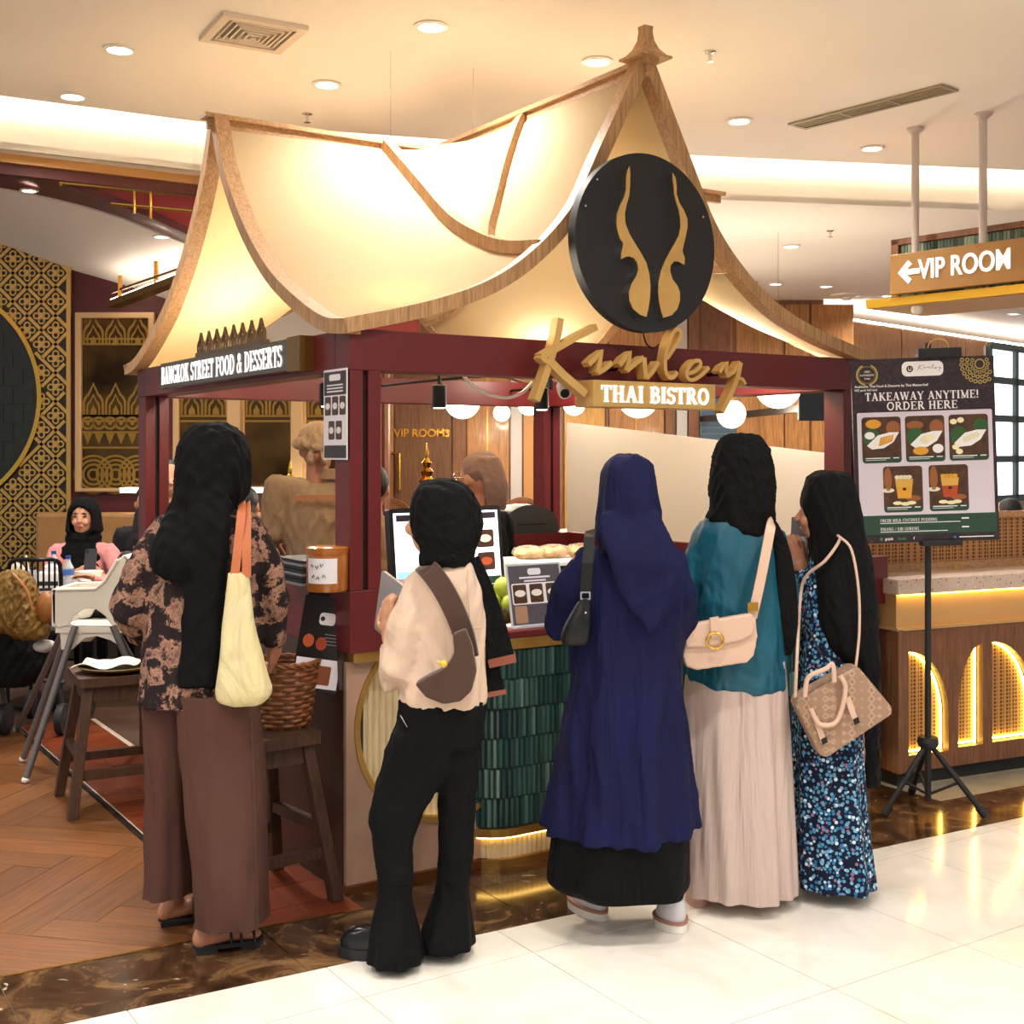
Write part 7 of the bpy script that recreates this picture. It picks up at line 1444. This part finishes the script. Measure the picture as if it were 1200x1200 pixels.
def photo(x0, x1, y0, y1, kind):
    X0, X1, Y0, Y1 = bx(x0), bx(x1), by(y1), by(y0); w, h = X1-X0, Y1-Y0; P_ = lambda a, b: (X0+a*w, Y0+b*h)
    p = obj('photo', MB().shape([rrect(X0, X1, Y0, Y1, .014)], PB, .001, .0016), mat('photo umber', '#3d2416', .4, var='#5a371e', vs=25), t)
    def bl(a, b, ra, rb, m, z=0): obj('printed_shape', MB().shape([circ(X0+a*w, Y0+b*h, ra*w, 18, rb*h)], PB, .0016+z*.0002, .0018+z*.0002), m, p)
    LEAF, MANGO, RICE, FLW, WOODP = mat('leaf print', '#2c5a2a', .5), mat('mango print', '#e0a02a', .5), mat('rice print', '#e9e2c4', .5), mat('frangipani print', '#f6ecc0', .5), mat('board print', '#9a5a2e', .5)
    if kind < 3:
        bl(.25, .55, .22, .2, LEAF); bl(.8, .75, .18, .16, LEAF if kind == 2 else WOODP)
        obj('printed_plate', MB().shape([[P_(*q) for q in [(.12, .38), (.25, .30), (.55, .32), (.8, .45), (.95, .66), (.7, .66), (.4, .6)]]], PB, .0020, .0022), PWH, p)
        if kind == 0:
            for k in range(5): obj('mango_slice', MB().shape([[P_(.42+.07*k, .36+.02*k), P_(.49+.07*k, .38+.02*k), P_(.53+.07*k, .56+.015*k), P_(.47+.07*k, .56+.01*k)]], PB, .0022, .0024+.0001*k), MANGO, p)
            bl(.3, .85, .2, .1, MANGO); bl(.2, .6, .13, .08, PWH, 1)
        elif kind == 1: bl(.5, .48, .14, .09, RICE, 4); bl(.62, .52, .1, .07, FLW, 5); bl(.38, .24, .2, .09, MANGO, 4); bl(.82, .28, .14, .1, PWH, 1); bl(.25, .8, .22, .09, WOODP)
        else:
            for k in range(4): bl(.42+.09*k, .46+.03*k, .08, .06, RICE, 4+k)
            for a, b in ((.12, .85), (.3, .88), (.16, .3), (.25, .2)): bl(a, b, .09, .06, FLW, 5)
    else:
        bl(.12, .72, .1, .26, WOODP); bl(.75, .3, .2, .06, WOODP); bl(.12, .48, .16, .05, RICE)
        obj('printed_cup', MB().shape([[P_(.36, .30), (X0+.7*w, Y0+.30*h), P_(.76, .72), P_(.30, .72)]], PB, .0020, .0022), MANGO if kind == 3 else mat('tea print', '#b5451c', .5), p); obj('cup_band', MB().shape([[P_(.33, .55), P_(.73, .55), P_(.76, .72), P_(.30, .72)]], PB, .0022, .0024), mat('band print', '#d8a84a', .5), p)
        for a in (.36, .46, .56, .66): bl(a, .76, .07, .045, RICE if kind == 3 else MANGO, 5)
        bl(.53, .5, .05, .03, BLACKM, 5)
        for a, b in ((.35, .2), (.55, .18), (.7, .2)): bl(a, b, .12, .04, FLW, 5)
    obj('caption', MB().shape([[P_(.06, 0.01), P_(.94, 0.01), P_(.99, .05), P_(.99, .13), P_(.01, .13), P_(.01, .05)]], PB, .0026, .0028), PGR, p)
    obj('caption_text', MB().fbox(PB, X0+w*.08, X0+w*.7, Y0+h*.095, Y0+h*.115, .0028, .003).fbox(PB, X0+w*.08, X0+w*.6, Y0+h*.06, Y0+h*.07, .0028, .003).fbox(PB, X0+w*.78, X0+w*.93, Y0+h*.095, Y0+h*.115, .0028, .003), PWH, p)
photo(.06, .335, .315, .565, 0); photo(.365, .64, .315, .565, 1); photo(.67, .945, .315, .565, 2); photo(.20, .475, .585, .835, 3); photo(.52, .795, .585, .835, 4)
for tx, x, m_, s in (('gojek', .20, PWH, .016), ('Grab', .29, mat('grab green', '#2f8a52', .5), .016), ('f', .40, PWH, .016)): obj('footer_text', text_mesh(tx, s, .0005, .0003, 'LEFT', F(PB(bx(x), by(.978), .001), PB.x, PB.y, PB.z)), m_, t)
obj('footer_mark', MB().shape([circ(bx(.175), by(.978), .006, 16)], PB, .0005, .0012), mat('grab green', '#2f8a52'), t); obj('footer_mark', MB().shape([circ(bx(.69), by(.978), .006, 16)], PB, .0005, .0012), mat('badge blue', '#3a6ac0', .5), t); obj('footer_text', MB().fbox(PB, bx(.72), bx(.96), by(.980), by(.975), .0005, .0011), PWH, t)
print('objects', len(bpy.data.objects))
